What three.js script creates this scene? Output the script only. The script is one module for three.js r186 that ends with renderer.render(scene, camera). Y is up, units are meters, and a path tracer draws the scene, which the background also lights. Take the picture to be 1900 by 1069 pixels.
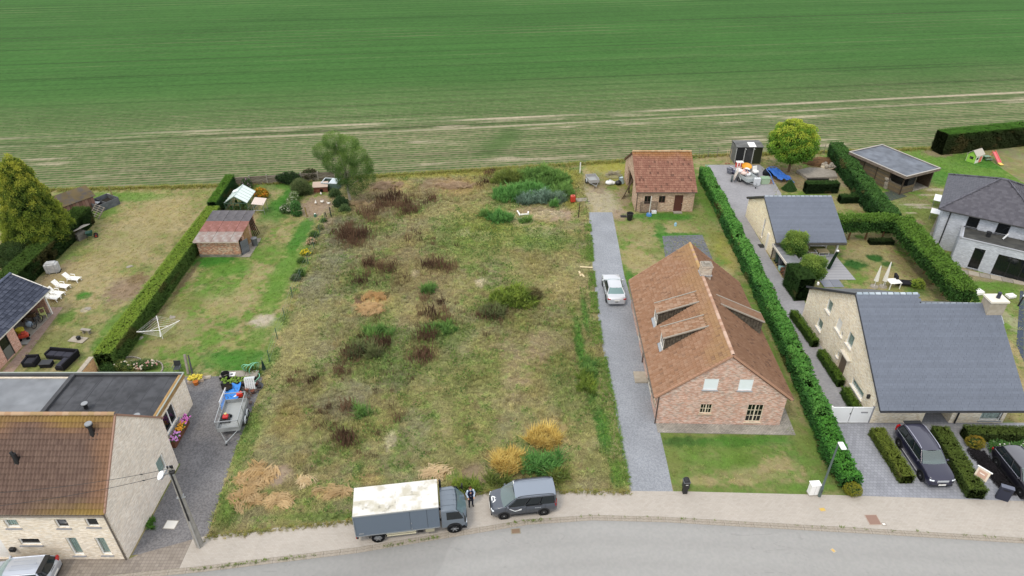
import*as THREE from 'three';
import{mergeGeometries}from 'three/addons/utils/BufferGeometryUtils.js';
import{RoundedBoxGeometry}from 'three/addons/geometries/RoundedBoxGeometry.js';
import{MarchingCubes}from 'three/addons/objects/MarchingCubes.js';

// ---------------------------------------------------------------- camera, sky, sun, exposure
const scene=new THREE.Scene();
const CAM_H=37,PITCH=33.2*Math.PI / 180,FOCAL=1270;
const camera=new THREE.PerspectiveCamera(2*Math.atan(534.5 / FOCAL)*180 / Math.PI,1024 / 576,0.5,1500);
camera.position.set(0,CAM_H,0);
camera.rotation.set(-PITCH,0,0);
const renderer=new THREE.WebGLRenderer({antialias:true});
renderer.setSize(1024,576);
renderer.toneMapping=THREE.LinearToneMapping;
renderer.toneMappingExposure=1.3;
renderer.shadowMap.enabled=true;
renderer.shadowMap.type=THREE.PCFSoftShadowMap;

const SUN_DIR=new THREE.Vector3(-0.35,1,0.5).normalize();
{
const w=512,h=256,d=new Float32Array(w*h*4),v=new THREE.Vector3();
for(let j=0;j<h;j++)for(let i=0;i<w;i++){
const lat=((j+.5) / h-.5)*Math.PI,lon=((i+.5) / w-.5)*2*Math.PI;
v.set(Math.cos(lat)*Math.cos(lon),Math.sin(lat),Math.cos(lat)*Math.sin(lon));
const s=Math.max(v.y,0),k=Math.max(v.dot(SUN_DIR),0);
let L=1.05-0.14*s+0.30*Math.pow(k,6);
const cl=1+0.05*Math.sin(lon*5+3*lat)*Math.sin(lat*11+2*Math.sin(lon*3));
L*=cl;
if(v.y<0)L=0.4;
const o=(j*w+i)*4;
d[o]=L*0.97;d[o+1]=L*0.995;d[o+2]=L*1.05;d[o+3]=1;
}
const sky=new THREE.DataTexture(d,w,h,THREE.RGBAFormat,THREE.FloatType);
sky.mapping=THREE.EquirectangularReflectionMapping;sky.magFilter=THREE.LinearFilter;sky.minFilter=THREE.LinearFilter;
sky.needsUpdate=true;
scene.background=sky;scene.environment=sky;
}
const sun=new THREE.DirectionalLight(0xfff1de,1.2);
sun.position.copy(SUN_DIR).multiplyScalar(150).add(new THREE.Vector3(0,0,-60));
sun.target.position.set(0,0,-60);
sun.castShadow=true;sun.shadow.radius=24;sun.shadow.mapSize.set(4096,4096);
Object.assign(sun.shadow.camera,{left:-110,right:110,top:110,bottom:-110,near:1,far:400});
scene.add(sun,sun.target);

// ---------------------------------------------------------------- helpers
const V=(x,y,z)=>new THREE.Vector3(x,y,z);
const TAU=Math.PI*2,PI=Math.PI;
function rng(seed){let a=seed>>>0;return()=>{a=(a+0x6D2B79F5)|0;let t=Math.imul(a ^(a>>>15),1|a);t=(t+Math.imul(t ^(t>>>7),61|t))^ t;return((t ^(t>>>14))>>>0) / 4294967296;};}
const R=rng(12345);
const rr=(a,b,r=R)=>a+(b-a)*r();
const clamp=(x,a=0,b=1)=>Math.min(b,Math.max(a,x));
const sst=(a,b,x)=>{const t=clamp((x-a) / (b-a));return t*t*(3-2*t);};
// survey: where the ray through a point of the 1900 x 1069 aerial survey meets the level h metres above ground
const SP=Math.sin(PITCH),CP=Math.cos(PITCH);
function at(u,v,h=0){const dx=(u-950) / FOCAL,dy=(v-534.5) / FOCAL,Z=(CAM_H-h) / (SP+dy*CP);return V(Z*dx,h,-Z*(CP-dy*SP));}
const metresPerPx=(u,v)=>CAM_H / (SP+(v-534.5) / FOCAL*CP) / FOCAL;
// noise
const LAT=(()=>{const r=rng(77),a=new Float32Array(65536);for(let i=0;i<65536;i++)a[i]=r();return a;})();
function vn(x,y){let xi=Math.floor(x),yi=Math.floor(y);let fx=x-xi,fy=y-yi;fx=fx*fx*(3-2*fx);fy=fy*fy*(3-2*fy);xi&=255;yi&=255;const x1=(xi+1)&255,y0=yi<<8,y1=((yi+1)&255)<<8;const a=LAT[y0+xi],b=LAT[y0+x1],c=LAT[y1+xi],d=LAT[y1+x1];return a+(b-a)*fx+(c-a+(a-b-c+d)*fx)*fy;}
function fbm(x,y,o=4){let s=0,a=.5,n=0;for(let i=0;i<o;i++){s+=a*vn(x,y);n+=a;a*=.5;x=x*2.03+17.3;y=y*2.03+9.1;}return s / n;}
// colours: a hex picked by eye -> linear albedo
const s2l=c=>c<=.04045?c / 12.92:Math.pow((c+.055) / 1.055,2.4);
const l2s=c=>c<=.0031308?c*12.92:1.055*Math.pow(c,1 / 2.4)-.055;
const C=(hex,k=1)=>[s2l((hex>>16&255) / 255)*k,s2l((hex>>8&255) / 255)*k,s2l((hex&255) / 255)*k];
const mix3=(a,b,t)=>[a[0]+(b[0]-a[0])*t,a[1]+(b[1]-a[1])*t,a[2]+(b[2]-a[2])*t];
const col=(hex,k=1)=>new THREE.Color().setRGB(...C(hex,k));
const mats={};
function M(hex,rough=.85,o={}){const key=hex+'_'+rough+JSON.stringify(o,(k,v)=>v&&v.isTexture?v.uuid:v);return mats[key]||=new THREE.MeshPhysicalMaterial({specularIntensity:rough>=.75?.25:1,color:col(hex),roughness:rough,side:THREE.DoubleSide,...o});}
const Rough=o=>new THREE.MeshPhysicalMaterial({specularIntensity:.2,side:THREE.DoubleSide,...o});
// textures
function tex(w,h,fn,{srgb=true,rep=null}={}){
const d=new Uint8Array(w*h*4);
for(let j=0,o=0;j<h;j++)for(let i=0;i<w;i++,o+=4){
const c=fn(i,j);
if(srgb){d[o]=l2s(clamp(c[0]))*255+.5;d[o+1]=l2s(clamp(c[1]))*255+.5;d[o+2]=l2s(clamp(c[2]))*255+.5;}
else{const g=clamp(c)*255+.5;d[o]=d[o+1]=d[o+2]=g;}
d[o+3]=255;
}
const t=new THREE.DataTexture(d,w,h);if(srgb)t.colorSpace=THREE.SRGBColorSpace;
t.wrapS=t.wrapT=THREE.RepeatWrapping;t.magFilter=THREE.LinearFilter;t.minFilter=THREE.LinearMipmapLinearFilter;t.generateMipmaps=true;
if(rep)t.repeat.set(rep[0],rep[1]);
t.needsUpdate=true;return t;
}
const counts={};
function numbered(n){const k=counts[n]=(counts[n]??-1)+1;return k?n+'_'+String(k).padStart(3,'0'):n;}
function sh(o){o.traverse(m=>{if(m.isMesh){m.castShadow=m.receiveShadow=true;}});return o;}
function tag(o,label,category,group,kind){if(label)o.userData.label=label;if(category)o.userData.category=category;if(group)o.userData.group=group;if(kind)o.userData.kind=kind;return o;}
function thing(name,label,category,p=V(0,0,0),turn=0,group){const o=new THREE.Group();o.name=numbered(name);o.position.set(p.x,p.y,p.z);o.rotation.y=turn;scene.add(o);return tag(o,label,category,group);}
function copyOf(root,p,turn,label,group,s=1){const c=root.clone();c.name=numbered(root.name.replace(/_\d{3}$/,''));c.userData={...root.userData};c.position.set(p.x,p.y,p.z);c.rotation.y=turn;if(s!==1)c.scale.setScalar(s);if(label)c.userData.label=label;if(group)c.userData.group=group;scene.add(c);return c;}
function metricUV(g){
const p=g.attributes.position,n=g.attributes.normal,uv=new Float32Array(p.count*2);
for(let i=0;i<p.count;i++){const ax=Math.abs(n.getX(i)),ay=Math.abs(n.getY(i)),az=Math.abs(n.getZ(i));const x=p.getX(i),y=p.getY(i),z=p.getZ(i);if(ay>=ax&&ay>=az){uv[2*i]=x;uv[2*i+1]=z;}else if(ax>=az){uv[2*i]=z;uv[2*i+1]=y;}else{uv[2*i]=x;uv[2*i+1]=y;}}
g.setAttribute('uv',new THREE.BufferAttribute(uv,2));return g;
}
const _m=new THREE.Matrix4(),_q=new THREE.Quaternion(),_e=new THREE.Euler();
class MB{
constructor(){this.g=[];}
add(geo,mat4,keepUV){
let g=geo.index?geo.toNonIndexed():geo.clone();
for(const k of Object.keys(g.attributes))if(!['position','normal','uv'].includes(k))g.deleteAttribute(k);
if(!g.attributes.normal)g.computeVertexNormals();
if(!keepUV)metricUV(g);
if(mat4)g.applyMatrix4(mat4);
g.morphAttributes={};this.g.push(g);return this;
}
trs(geo,x,y,z,rx=0,ry=0,rz=0,sx=1,sy=1,sz=1){return this.add(geo,new THREE.Matrix4().compose(V(x,y,z),new THREE.Quaternion().setFromEuler(new THREE.Euler(rx,ry,rz,'YXZ')),V(sx,sy,sz)));}
box(w,h,d,x,y,z,ry=0,rx=0,rz=0){return this.trs(new THREE.BoxGeometry(w,h,d),x,y,z,rx,ry,rz);}
rbox(w,h,d,r,x,y,z,ry=0,rx=0,rz=0){return this.trs(new RoundedBoxGeometry(w,h,d,2,Math.min(r,w / 2.05,h / 2.05,d / 2.05)),x,y,z,rx,ry,rz);}
cyl(r1,r2,h,x,y,z,seg=12,rx=0,ry=0,rz=0){return this.trs(new THREE.CylinderGeometry(r1,r2,h,seg),x,y,z,rx,ry,rz);}
sph(r,x,y,z,sx=1,sy=1,sz=1,seg=12){return this.trs(new THREE.SphereGeometry(r,seg,Math.max(6,seg*.7|0)),x,y,z,0,0,0,sx,sy,sz);}
bar(a,b,r,seg=6,r2=r){const d=b.clone().sub(a),L=d.length();return this.add(new THREE.CylinderGeometry(r2,r,L,seg),new THREE.Matrix4().compose(a.clone().add(b).multiplyScalar(.5),_q.clone().setFromUnitVectors(V(0,1,0),d.normalize()),V(1,1,1)));}
beam(a,b,w,t,up=V(0,1,0)){
const d=b.clone().sub(a),L=d.length();d.normalize();const s=d.clone().cross(up).normalize(),u=s.clone().cross(d).normalize();
const m=new THREE.Matrix4().makeBasis(s,u,d.clone().negate()).setPosition(a.clone().add(b).multiplyScalar(.5));return this.add(new THREE.BoxGeometry(w,t,L),m);
}
tube(pts,r,seg=24,rs=6){return this.add(new THREE.TubeGeometry(new THREE.CatmullRomCurve3(pts),seg,r,rs,false));}
// flat polygon (outline in 2D, in the plane of U,V at O), t thick away from the normal U x V
plate(O,U,W,pts,t,holes=[]){
const u0=Math.min(...pts.map(p=>p[0])),u1=Math.max(...pts.map(p=>p[0]));
const s=new THREE.Shape(pts.map(p=>new THREE.Vector2(p[0]===u0?u0+.004:p[0]===u1?u1-.004:p[0],p[1])));
for(const h of holes)s.holes.push(new THREE.Path(h.map(p=>new THREE.Vector2(p[0],p[1]))));
const g=new THREE.ExtrudeGeometry(s,{depth:t,bevelEnabled:false});g.translate(0,0,-t);
const N=U.clone().cross(W).normalize();return this.add(g,new THREE.Matrix4().makeBasis(U,W,N).setPosition(O),true);
}
build(name,mat,parent,kind){
const g=this.g.length>1?mergeGeometries(this.g):this.g[0];const m=new THREE.Mesh(g,mat);m.castShadow=m.receiveShadow=true;
if(parent){m.name=name;parent.add(m);}else{m.name=numbered(name);scene.add(m);}
if(kind)m.userData.kind=kind;return m;
}
}
const mb=()=>new MB();
const rect=(x,y,w,h)=>[[x,y],[x+w,y],[x+w,y+h],[x,y+h]];
// flat world sheet over a polygon of [x, z] points; uv = world metres through uvf
function sheet(name,pts,y,mat,uvf=(x,z)=>[x,z],kind='structure'){
const s=new THREE.Shape(pts.map(p=>new THREE.Vector2(p[0],-p[1])));
const g=new THREE.ShapeGeometry(s);g.rotateX(-PI / 2);const p=g.attributes.position,uv=g.attributes.uv;
for(let i=0;i<p.count;i++){const a=uvf(p.getX(i),p.getZ(i));uv.setXY(i,a[0],a[1]);}
g.translate(0,y,0);
const m=new THREE.Mesh(g,mat);m.name=numbered(name);m.receiveShadow=true;m.castShadow=true;if(kind)m.userData.kind=kind;scene.add(m);return m;
}
const xz=(...uv)=>uv.map(([u,v])=>{const p=at(u,v);return[p.x,p.z];});
function inPoly(x,z,P){let c=false;for(let i=0,j=P.length-1;i<P.length;j=i++){const a=P[i],b=P[j];if((a[1]>z)!==(b[1]>z)&&x<(b[0]-a[0])*(z-a[1]) / (b[1]-a[1])+a[0])c=!c;}return c;}
function lineAt(P,x){for(let i=0;i<P.length-1;i++)if(x<=P[i+1][0]||i===P.length-2){const t=(x-P[i][0]) / (P[i+1][0]-P[i][0]);return P[i][1]+(P[i+1][1]-P[i][1])*t;}}
// ---------------------------------------------------------------- the lie of the land
const K=0.62;
const FE=[[-120,-74],[-64.5,-78.8],[-37.9,-80.4],[-7.2,-85],[25.6,-90.2],[61,-93.2],[120,-99]];
const RE=[[-60,-21],[-40,-23.2],[-30,-23.9],[-18.7,-25.2],[-9.67,-26.5],[-3.1,-27.8],[1,-28.6],[5.25,-28.95],[10,-28.8],[15.6,-28.4],[23,-27.9],[32.2,-27.2],[60,-24.5]];
const PB=[[-60,-26.1],[-23.6,-26.1],[-22.9,-26.5],[-19.5,-27.75],[-15,-28.4],[-10.5,-29],[-5,-30.3],[-1.8,-31.35],[4.4,-31.4],[12,-31.3],[21.8,-31],[34.2,-30.5],[60,-28.6]];
const LOTX=[[-90,-22.6],[-72,-22],[-44,-19.9],[-28,-19.3],[-20,-19]].map(p=>[p[0],p[1]]);
const lotX=z=>lineAt(LOTX,z);
const DRIVE=xz([1092,394],[1096,440],[1100,500],[1107,565],[1113,620],[1127,690],[1143,770],[1155,845],[1169,913],[1249,913],[1238,860],[1224,800],[1219,786],[1200,700],[1185,630],[1172,560],[1158,510],[1148,455],[1136,394]);
const LEFTDRIVE=[...xz([338,700],[420,698],[487,700],[480,730],[462,775],[440,825],[425,870],[400,945],[380,1013]),[-19.6,-26.9],[-23.5,-26.35],[-23.5,-33.8],[-25,-33.8],[-25,-39.9]];
// colour of the open ground; every patch of grass, weeds and bare soil in metres
const cl={
tan:C(0xb9a97e,K),dry:C(0xa59d70,K),olive:C(0x848c50,K),green:C(0x6d9440,K),lush:C(0x4f8834,K),deep:C(0x426f34,K),brown:C(0x8f7d5e,K),red:C(0x826450,K),soil:C(0xb09c86,K),pale:C(0xc9bfa9,K),straw:C(0xc6ab78,K),grey:C(0x908e78,K),yellow:C(0xa9a54c,K),dirt:C(0xa08c74,K),orange:C(0xb38f58,K),
};
const blobs=[];
// patches read off the survey: [u, v, half width, half height, colour, strength]
for(const[u,v,a,b,c,s]of[
// left garden
[235,535,34,26,'dirt',1],[253,517,18,12,'brown',1],[155,548,14,8,'lush',1],[120,590,20,16,'green',.8],[90,640,40,30,'olive',.7],[200,480,60,60,'tan',.5],[230,365,90,10,'green',.8],[300,400,60,40,'tan',.6],[190,395,30,14,'green',.8],[130,480,18,12,'green',.5],[210,600,14,40,'green',.8],[188,640,14,14,'green',.8],[160,575,9,5,'pale',.8],[110,505,20,30,'dirt',.7],[130,510,30,30,'tan',.6],[160,625,20,12,'dry',.6],[40,450,20,12,'grey',1],[10,480,20,20,'brown',.8],[255,440,60,30,'dry',.4],
// second garden
[400,485,50,12,'lush',1],[425,500,40,14,'green',1],[555,440,16,50,'lush',.9],[530,500,22,40,'green',.9],[510,545,20,40,'green',.8],[515,390,30,30,'lush',.8],[535,370,25,25,'lush',.9],[490,425,20,20,'dry',.6],[470,520,24,30,'tan',.5],[440,665,60,22,'lush',.9],[395,630,20,12,'green',.7],[330,620,50,40,'dry',.6],[300,590,50,40,'dry',.5],[350,560,40,20,'olive',.6],[430,560,50,30,'tan',.5],[490,595,25,13,'pale',1],[270,652,30,25,'dry',.8],[585,385,34,20,'soil',1],[610,412,10,12,'soil',.9],[550,340,60,14,'lush',.6],[320,690,30,10,'green',.7],[430,600,14,12,'green',.8],[475,630,20,26,'green',.7],[370,440,8,24,'deep',.8],[500,470,40,16,'green',.6],[400,540,40,14,'green',.5],[520,600,20,20,'green',.6],[450,690,40,10,'lush',.8],[345,490,12,30,'green',.5],[340,525,6,40,'brown',.7],[290,585,5,40,'brown',.6],
// weedy lot
[640,430,40,30,'grey',.6],[620,470,30,60,'grey',.6],[570,600,35,90,'dry',.6],[540,690,30,60,'dry',.5],[590,530,40,40,'grey',.5],[700,370,60,25,'dirt',.7],[720,345,60,14,'straw',.5],[815,340,40,14,'dirt',.8],[850,345,50,18,'orange',.4],[790,355,40,18,'brown',.6],[690,560,34,22,'straw',.9],[668,555,12,8,'red',1],[715,548,10,6,'red',1],[700,580,30,14,'brown',.6],[985,398,50,14,'soil',1],[1025,400,42,13,'soil',1],[1050,396,18,10,'soil',1],[1015,398,36,8,'pale',.45],[970,408,24,12,'pale',.7],[860,432,14,8,'pale',.8],[893,440,20,10,'pale',.5],[1005,430,30,12,'pale',.5],[770,508,10,7,'pale',1],[890,525,9,10,'pale',.9],[1020,500,80,40,'dry',.6],[1050,540,40,30,'tan',.4],[880,440,90,40,'green',.4],[930,420,100,40,'yellow',.3],[1000,450,60,20,'green',.5],[750,500,90,40,'brown',.5],[700,520,60,30,'green',.35],[730,660,90,50,'deep',.35],[820,620,60,30,'green',.4],[700,620,40,60,'green',.4],[860,690,80,40,'olive',.6],[980,640,70,40,'dirt',.4],[960,690,30,40,'soil',.4],[1040,700,30,60,'olive',.7],[640,740,60,40,'grey',.4],[560,740,40,50,'brown',.35],[535,780,30,40,'orange',.2],[725,820,12,20,'pale',.7],[510,880,32,18,'soil',1],[470,890,30,25,'straw',.7],[455,920,25,30,'straw',.6],[520,930,30,16,'straw',.5],[620,915,40,14,'straw',.5],[815,875,25,10,'straw',.8],[880,880,30,16,'dirt',.7],[680,890,40,10,'straw',.4],[1020,800,40,30,'straw',.5],[940,850,40,22,'orange',.6],[1000,640,24,30,'soil',.4],[745,520,20,30,'brown',.5],[800,550,30,60,'brown',.4],[430,940,30,40,'green',.6],[460,810,22,60,'green',.5],[505,665,14,20,'lush',.6],[500,640,10,14,'green',.6],[610,960,110,8,'green',.5],[660,640,30,30,'olive',.5],[1090,760,30,60,'olive',.5],[1075,640,10,60,'lush',.9],[1095,700,12,60,'lush',.9],[1120,800,14,50,'lush',.9],[1145,880,14,30,'green',.9],[1085,580,6,40,'lush',.8],[900,905,40,8,'olive',.7],[1060,880,60,24,'brown',.4],[1110,860,30,30,'olive',.5],[660,330,60,8,'dry',.6],[780,325,80,7,'yellow',.6],[880,320,70,8,'yellow',.6],[1050,330,30,20,'yellow',.7],[1060,370,14,22,'yellow',.6],
// behind the central house and round the barn
[1115,370,34,28,'pale',.75],[1110,345,20,16,'dirt',.6],[1150,330,30,30,'yellow',.5],[1130,310,50,10,'yellow',.7],[1150,400,16,10,'soil',.9],[1158,365,14,20,'soil',.7],[1230,402,70,7,'lush',.9],[1195,430,50,24,'dry',.6],[1180,480,30,30,'tan',.7],[1260,425,40,12,'tan',.5],[1230,440,12,30,'lush',.8],[1265,437,50,5,'lush',.9],[1340,460,20,40,'yellow',.5],[1310,420,20,40,'olive',.6],[1300,360,10,50,'green',.7],[1170,520,10,20,'lush',.8],[1270,820,50,11,'deep',.75],[1350,820,60,12,'lush',.7],[1430,817,50,10,'lush',.6],[1310,845,90,20,'green',.5],[1400,880,70,16,'dry',.6],[1300,893,50,9,'tan',.55],[1380,895,30,6,'tan',.6],[1480,800,20,50,'olive',.5],[1510,790,10,40,'lush',.5],[1440,862,34,14,'tan',.55],[1250,860,20,30,'olive',.6],[1350,860,40,14,'green',.5],[1420,640,14,80,'green',.6],[1500,905,60,8,'green',.6],
// right-hand gardens
[1470,330,60,24,'dirt',.7],[1450,345,30,14,'brown',.5],[1530,306,40,14,'brown',.9],[1550,330,36,20,'soil',.7],[1575,320,12,20,'dirt',.6],[1590,360,50,14,'dry',.7],[1560,378,40,14,'tan',.6],[1540,330,16,8,'pale',.9],[1590,345,14,8,'green',.7],[1610,455,50,40,'tan',.7],[1630,490,60,24,'dry',.6],[1585,492,28,10,'deep',1],[1625,480,14,8,'deep',1],[1645,490,12,6,'deep',.9],[1597,440,8,4,'green',.9],[1650,520,40,24,'tan',.7],[1560,505,30,14,'olive',.7],[1690,500,20,40,'brown',.6],[1560,300,30,6,'yellow',.6],
[1800,310,120,30,'green',.9],[1750,330,40,24,'lush',.7],[1850,300,60,16,'lush',.8],[1740,360,30,18,'dry',.6],[1700,390,30,16,'green',.6],[1720,400,24,20,'olive',.7],[1690,370,30,14,'dirt',.4],[1710,430,14,18,'green',.7],[1740,285,30,6,'dirt',.8],[1850,285,60,3,'dirt',.8],[1840,535,50,20,'green',.8],[1850,555,30,16,'olive',.7],[1790,505,24,12,'soil',.7],[1830,515,60,8,'soil',.7],[1880,600,16,40,'pale',.5],[1700,540,30,14,'deep',.4],[1670,350,30,8,'deep',.6],[1700,380,26,2.2,'pale',.8],[1715,385,24,2,'pale',.7],[1690,395,14,1.8,'pale',.7],[1735,352,26,3,'pale',.8],[1725,362,26,2,'pale',.7],[1705,412,10,6,'dirt',.7],
]){const p=at(u,v),k=metresPerPx(u,v),d=Math.sin(Math.atan((v-534.5) / FOCAL)+PITCH);blobs.push({x:p.x,z:p.z,a:a*k,b:b*k / d,c:cl[c],s});}
const cells=new Map(),CS=4;
for(const b of blobs)for(let i=Math.floor((b.x-1.7*b.a) / CS);i<=Math.floor((b.x+1.7*b.a) / CS);i++)for(let j=Math.floor((b.z-1.7*b.b) / CS);j<=Math.floor((b.z+1.7*b.b) / CS);j++){const k=i*1000+j;(cells.get(k)||cells.set(k,[]).get(k)).push(b);}
const lotMean=C(0xa39c72,K);
const lotPoly=(x,z)=>x>lotX(z)&&x<9.4;
function groundColour(x,z){
const n1=fbm(x*.11+40,z*.11+90,3),n2=fbm(x*.55+7,z*.55+31,3),n3=fbm(x*2.3,z*2.3,3),n4=vn(x*11,z*11),n5=vn(x*23+5,z*23);
let c;
if(lotPoly(x,z)){
const g=sst(.34,.66,n1*.45+n2*.35+n3*.2);
c=mix3(cl.dry,cl.olive,g);c=mix3(c,cl.brown,.55*sst(.45,.72,fbm(x*.3+90,z*.3,3)));c=mix3(c,cl.grey,.5*sst(.4,.7,fbm(x*.4,z*.4+55,2)));
c=mix3(c,cl.green,.7*sst(.5,.74,n3*.55+fbm(x*.45+3,z*.45+200,3)*.45));
c=mix3(c,cl.red,.4*sst(.62,.8,fbm(x*1.1+500,z*1.1,3)));
c=mix3(c,cl.tan,.45*sst(.6,.8,fbm(x*.8+300,z*1.2,3)));c=mix3(c,lotMean,.22);
}else{
const g=sst(.36,.64,n1*.4+n2*.4+n3*.2)*(x<-34.6?.55:1);
c=mix3(cl.tan,cl.dry,sst(.3,.7,n2));c=mix3(c,cl.olive,g*.8);c=mix3(c,cl.green,(x<-34.6?.3:.75)*sst(.47,.64,n1*.4+n3*.35+n2*.25));c=mix3(c,cl.tan,.5*sst(.52,.68,fbm(x*1.3+40,z*1.3,3)));c=mix3(c,cl.deep,.35*sst(.6,.72,fbm(x*2.1+140,z*2.1,3)));
if(x>11&&x<26)c=mix3(c,mix3(cl.olive,cl.lush,.45),(z>-37?.8:.45)*sst(.25,.6,n2*.6+n3*.4));
if(x>44)c=mix3(c,cl.green,.4);
}
const cell=cells.get(Math.floor(x / CS)*1000+Math.floor(z / CS));
if(cell)for(const b of cell){const d=Math.hypot((x-b.x) / b.a,(z-b.z) / b.b)+(n3-.5)*.9+(n2-.5)*.5;if(d<1.25)c=mix3(c,b.c,b.s*(1-sst(.55,1.25,d)));}
const k=.62+.42*n3+.22*n4+.14*n5;
return[c[0]*k*(1+.1*(n2-.5)),c[1]*k,c[2]*k*(1-.12*(n2-.5))];
}
const GX0=-66,GZ0=-96,GW=66,GD=72,GN=2048;
function groundMat(x0){return Rough({roughness:.96,side:THREE.DoubleSide,map:tex(GN,GN,(i,j)=>groundColour(x0+(i+.5) / GN*GW,GZ0+GD-(j+.5) / GN*GD))});}
const gA=groundMat(-66),gB=groundMat(0);
const uvA=(x,z)=>[(x+66) / GW,(GZ0+GD-z) / GD],uvB=(x,z)=>[x / GW,(GZ0+GD-z) / GD];
const gcell=(P)=>P;

// base ground to the horizon
sheet('ground',[[-1400,1400],[1400,1400],[1400,-1400],[-1400,-1400]],-.03,M(0x7d8a4c,.97));
const below=(P,x0,x1)=>{const r=[[x0,lineAt(P,x0)]];for(const p of P)if(p[0]>x0&&p[0]<x1)r.push(p);r.push([x1,lineAt(P,x1)]);return r;};
// gardens and the lot: between the pavement and the field
const lotEdge=[[-86,lotX(-86)],[-72,-22],[-44,-19.9],[-28.2,-19.35]];
sheet('lawn',[...below(PB,-66,-34.6),...below(FE,-66,-34.6).reverse()],0,gA,uvA);
sheet('lawn',[...below(PB,-34.6,-19.35),[-19.9,-44],[-22,-72],...below(FE,-34.6,-22.4).reverse()],0,gA,uvA);
tag(sheet('weedy_lot',[...below(PB,-19.35,0),...below(FE,-22.4,0).reverse(),[-22,-72],[-19.9,-44]],0,gA,uvA),'overgrown building plot of dry grass and weeds');
sheet('weedy_lot',[...below(PB,0,9.4),...below(FE,0,9.4).reverse()],0,gB,uvB);
sheet('lawn',[...below(PB,9.4,26.4),...below(FE,9.4,26.4).reverse()],0,gB,uvB);
sheet('lawn',[...below(PB,26.4,43),...below(FE,26.4,43).reverse()],0,gB,uvB);
sheet('lawn',[...below(PB,43,100),...below(FE,43,100).reverse()],0,gB,uvB);
sheet('lawn',[...below(PB,-110,-66),...below(FE,-110,-66).reverse()],0,gA,uvA);

// ---- the field: crop rows run nearly across the view
const FO=[-64.5,-78.8],E1=[.9923,-.124],E2=[-.124,-.9923];
const fst=(x,z)=>[(x-FO[0])*E1[0]+(z-FO[1])*E1[1],(x-FO[0])*E2[0]+(z-FO[1])*E2[1]];
const fxz=(s,t)=>[FO[0]+s*E1[0]+t*E2[0],FO[1]+s*E1[1]+t*E2[1]];
const ROW=.75;
const rowRnd=k=>LAT[(k*37+11)&65535];
const track=(s,t)=>{const a=19.3+.0145*Math.max(0,s-60)*.9-.4*Math.sin(s*.03),b=a-3.6;return Math.max(Math.exp(-Math.pow((t-a) / .42,2)),.75*Math.exp(-Math.pow((t-b) / .32,2)));};
function cover(s,t){
let c=.30+.66*sst(6,44,t)+.34*(fbm(s*.035,t*.09+40,3)-.5)+.2*(fbm(s*.2+9,t*.8,2)-.5);
const d=(s-64-(t-8)*.55);c+=.5*Math.exp(-Math.pow(d / 2.2,2))*sst(2.5,5,t)*(1-sst(13,15.5,t));
return clamp(c,.05,1);
}
const fsoil=C(0xc4b496,K),fsoil2=C(0xa69c7e,K),fleaf=C(0x607a46,K),fleaf2=C(0x50743c,K),ffar=C(0x52843f,.51),fpale=C(0xd6c6ae,K),fdark=C(0x3b4a30,K);
function fieldColour(s,t,far){
const n=fbm(s*.7,t*1.5,3),k=Math.floor(t / ROW),ph=t / ROW-k,cv=cover(s,t);
let c=mix3(fsoil,fsoil2,n);
const wide=(k&1?.56:.66)+.3*cv+(rowRnd(k)-.5)*.22;
const inRow=1-sst(wide*.5-.08,wide*.5+.1,Math.abs(ph-.5));
const leaf=mix3(fleaf,ffar,sst(8,52,t));
c=mix3(c,leaf,clamp(inRow*(.74+.5*cv+(vn(s*3.1,k*3.3)-.5)*.5)));
c=mix3(c,leaf,cv*cv*.92);
if(!(k&1))c=mix3(c,fdark,(.55-.3*cv)*(1-sst(.04,.16,Math.min(ph,1-ph))));
const ln=(p,w)=>{const q=t / p-Math.floor(t / p),on=clamp(vn(s*.02+p,Math.floor(t / p)*3.7)*2.2-.5);return on*Math.exp(-Math.pow((q-.5)*p / w,2));};
const lines=.22*ln(3,.3)+.3*ln(11.25,.45);c=[c[0]*(1-lines),c[1]*(1-lines),c[2]*(1-lines)];
const tr=track(s,t)*clamp(fbm(s*.06+13,t*.1,3)*2.6-.55,0.15,1);c=mix3(c,fpale,tr*.9);
c=mix3(c,fpale,.55*sst(.66,.8,fbm(s*.09+70,t*.5+3,3))*(1-sst(14,24,t)));
const b=.78+.3*fbm(s*.02,t*.35,3)+.14*fbm(s*.05,t*.06,2)+.3*(vn(s*2.2,t*2.6)-.5);
return[c[0]*b,c[1]*b,c[2]*b];
}
{
const S0=-70,SW=290,T0=-6,TW=64,n=2048;
const near=Rough({roughness:.95,side:THREE.DoubleSide,map:tex(n,n,(i,j)=>fieldColour(S0+(i+.5) / n*SW,T0+(j+.5) / n*TW))});
const edge=below(FE,-118,118);
sheet('crop_field',[...edge,fxz(S0+SW,T0+TW),fxz(S0,T0+TW)],.004,near,(x,z)=>{const[s,t]=fst(x,z);return[(s-S0) / SW,(t-T0) / TW];});
const S1=-190,SW1=560,T1=58,TW1=340;
const far=Rough({roughness:.95,side:THREE.DoubleSide,map:tex(2048,1024,(i,j)=>fieldColour(S1+(i+.5) / 2048*SW1,T1+(j+.5) / 1024*TW1,true))});
sheet('crop_field',[fxz(S1,T1),fxz(S1+SW1,T1),fxz(S1+SW1,T1+TW1),fxz(S1,T1+TW1)],.004,far,(x,z)=>{const[s,t]=fst(x,z);return[(s-S1) / SW1,(t-T1) / TW1];});
}

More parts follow.
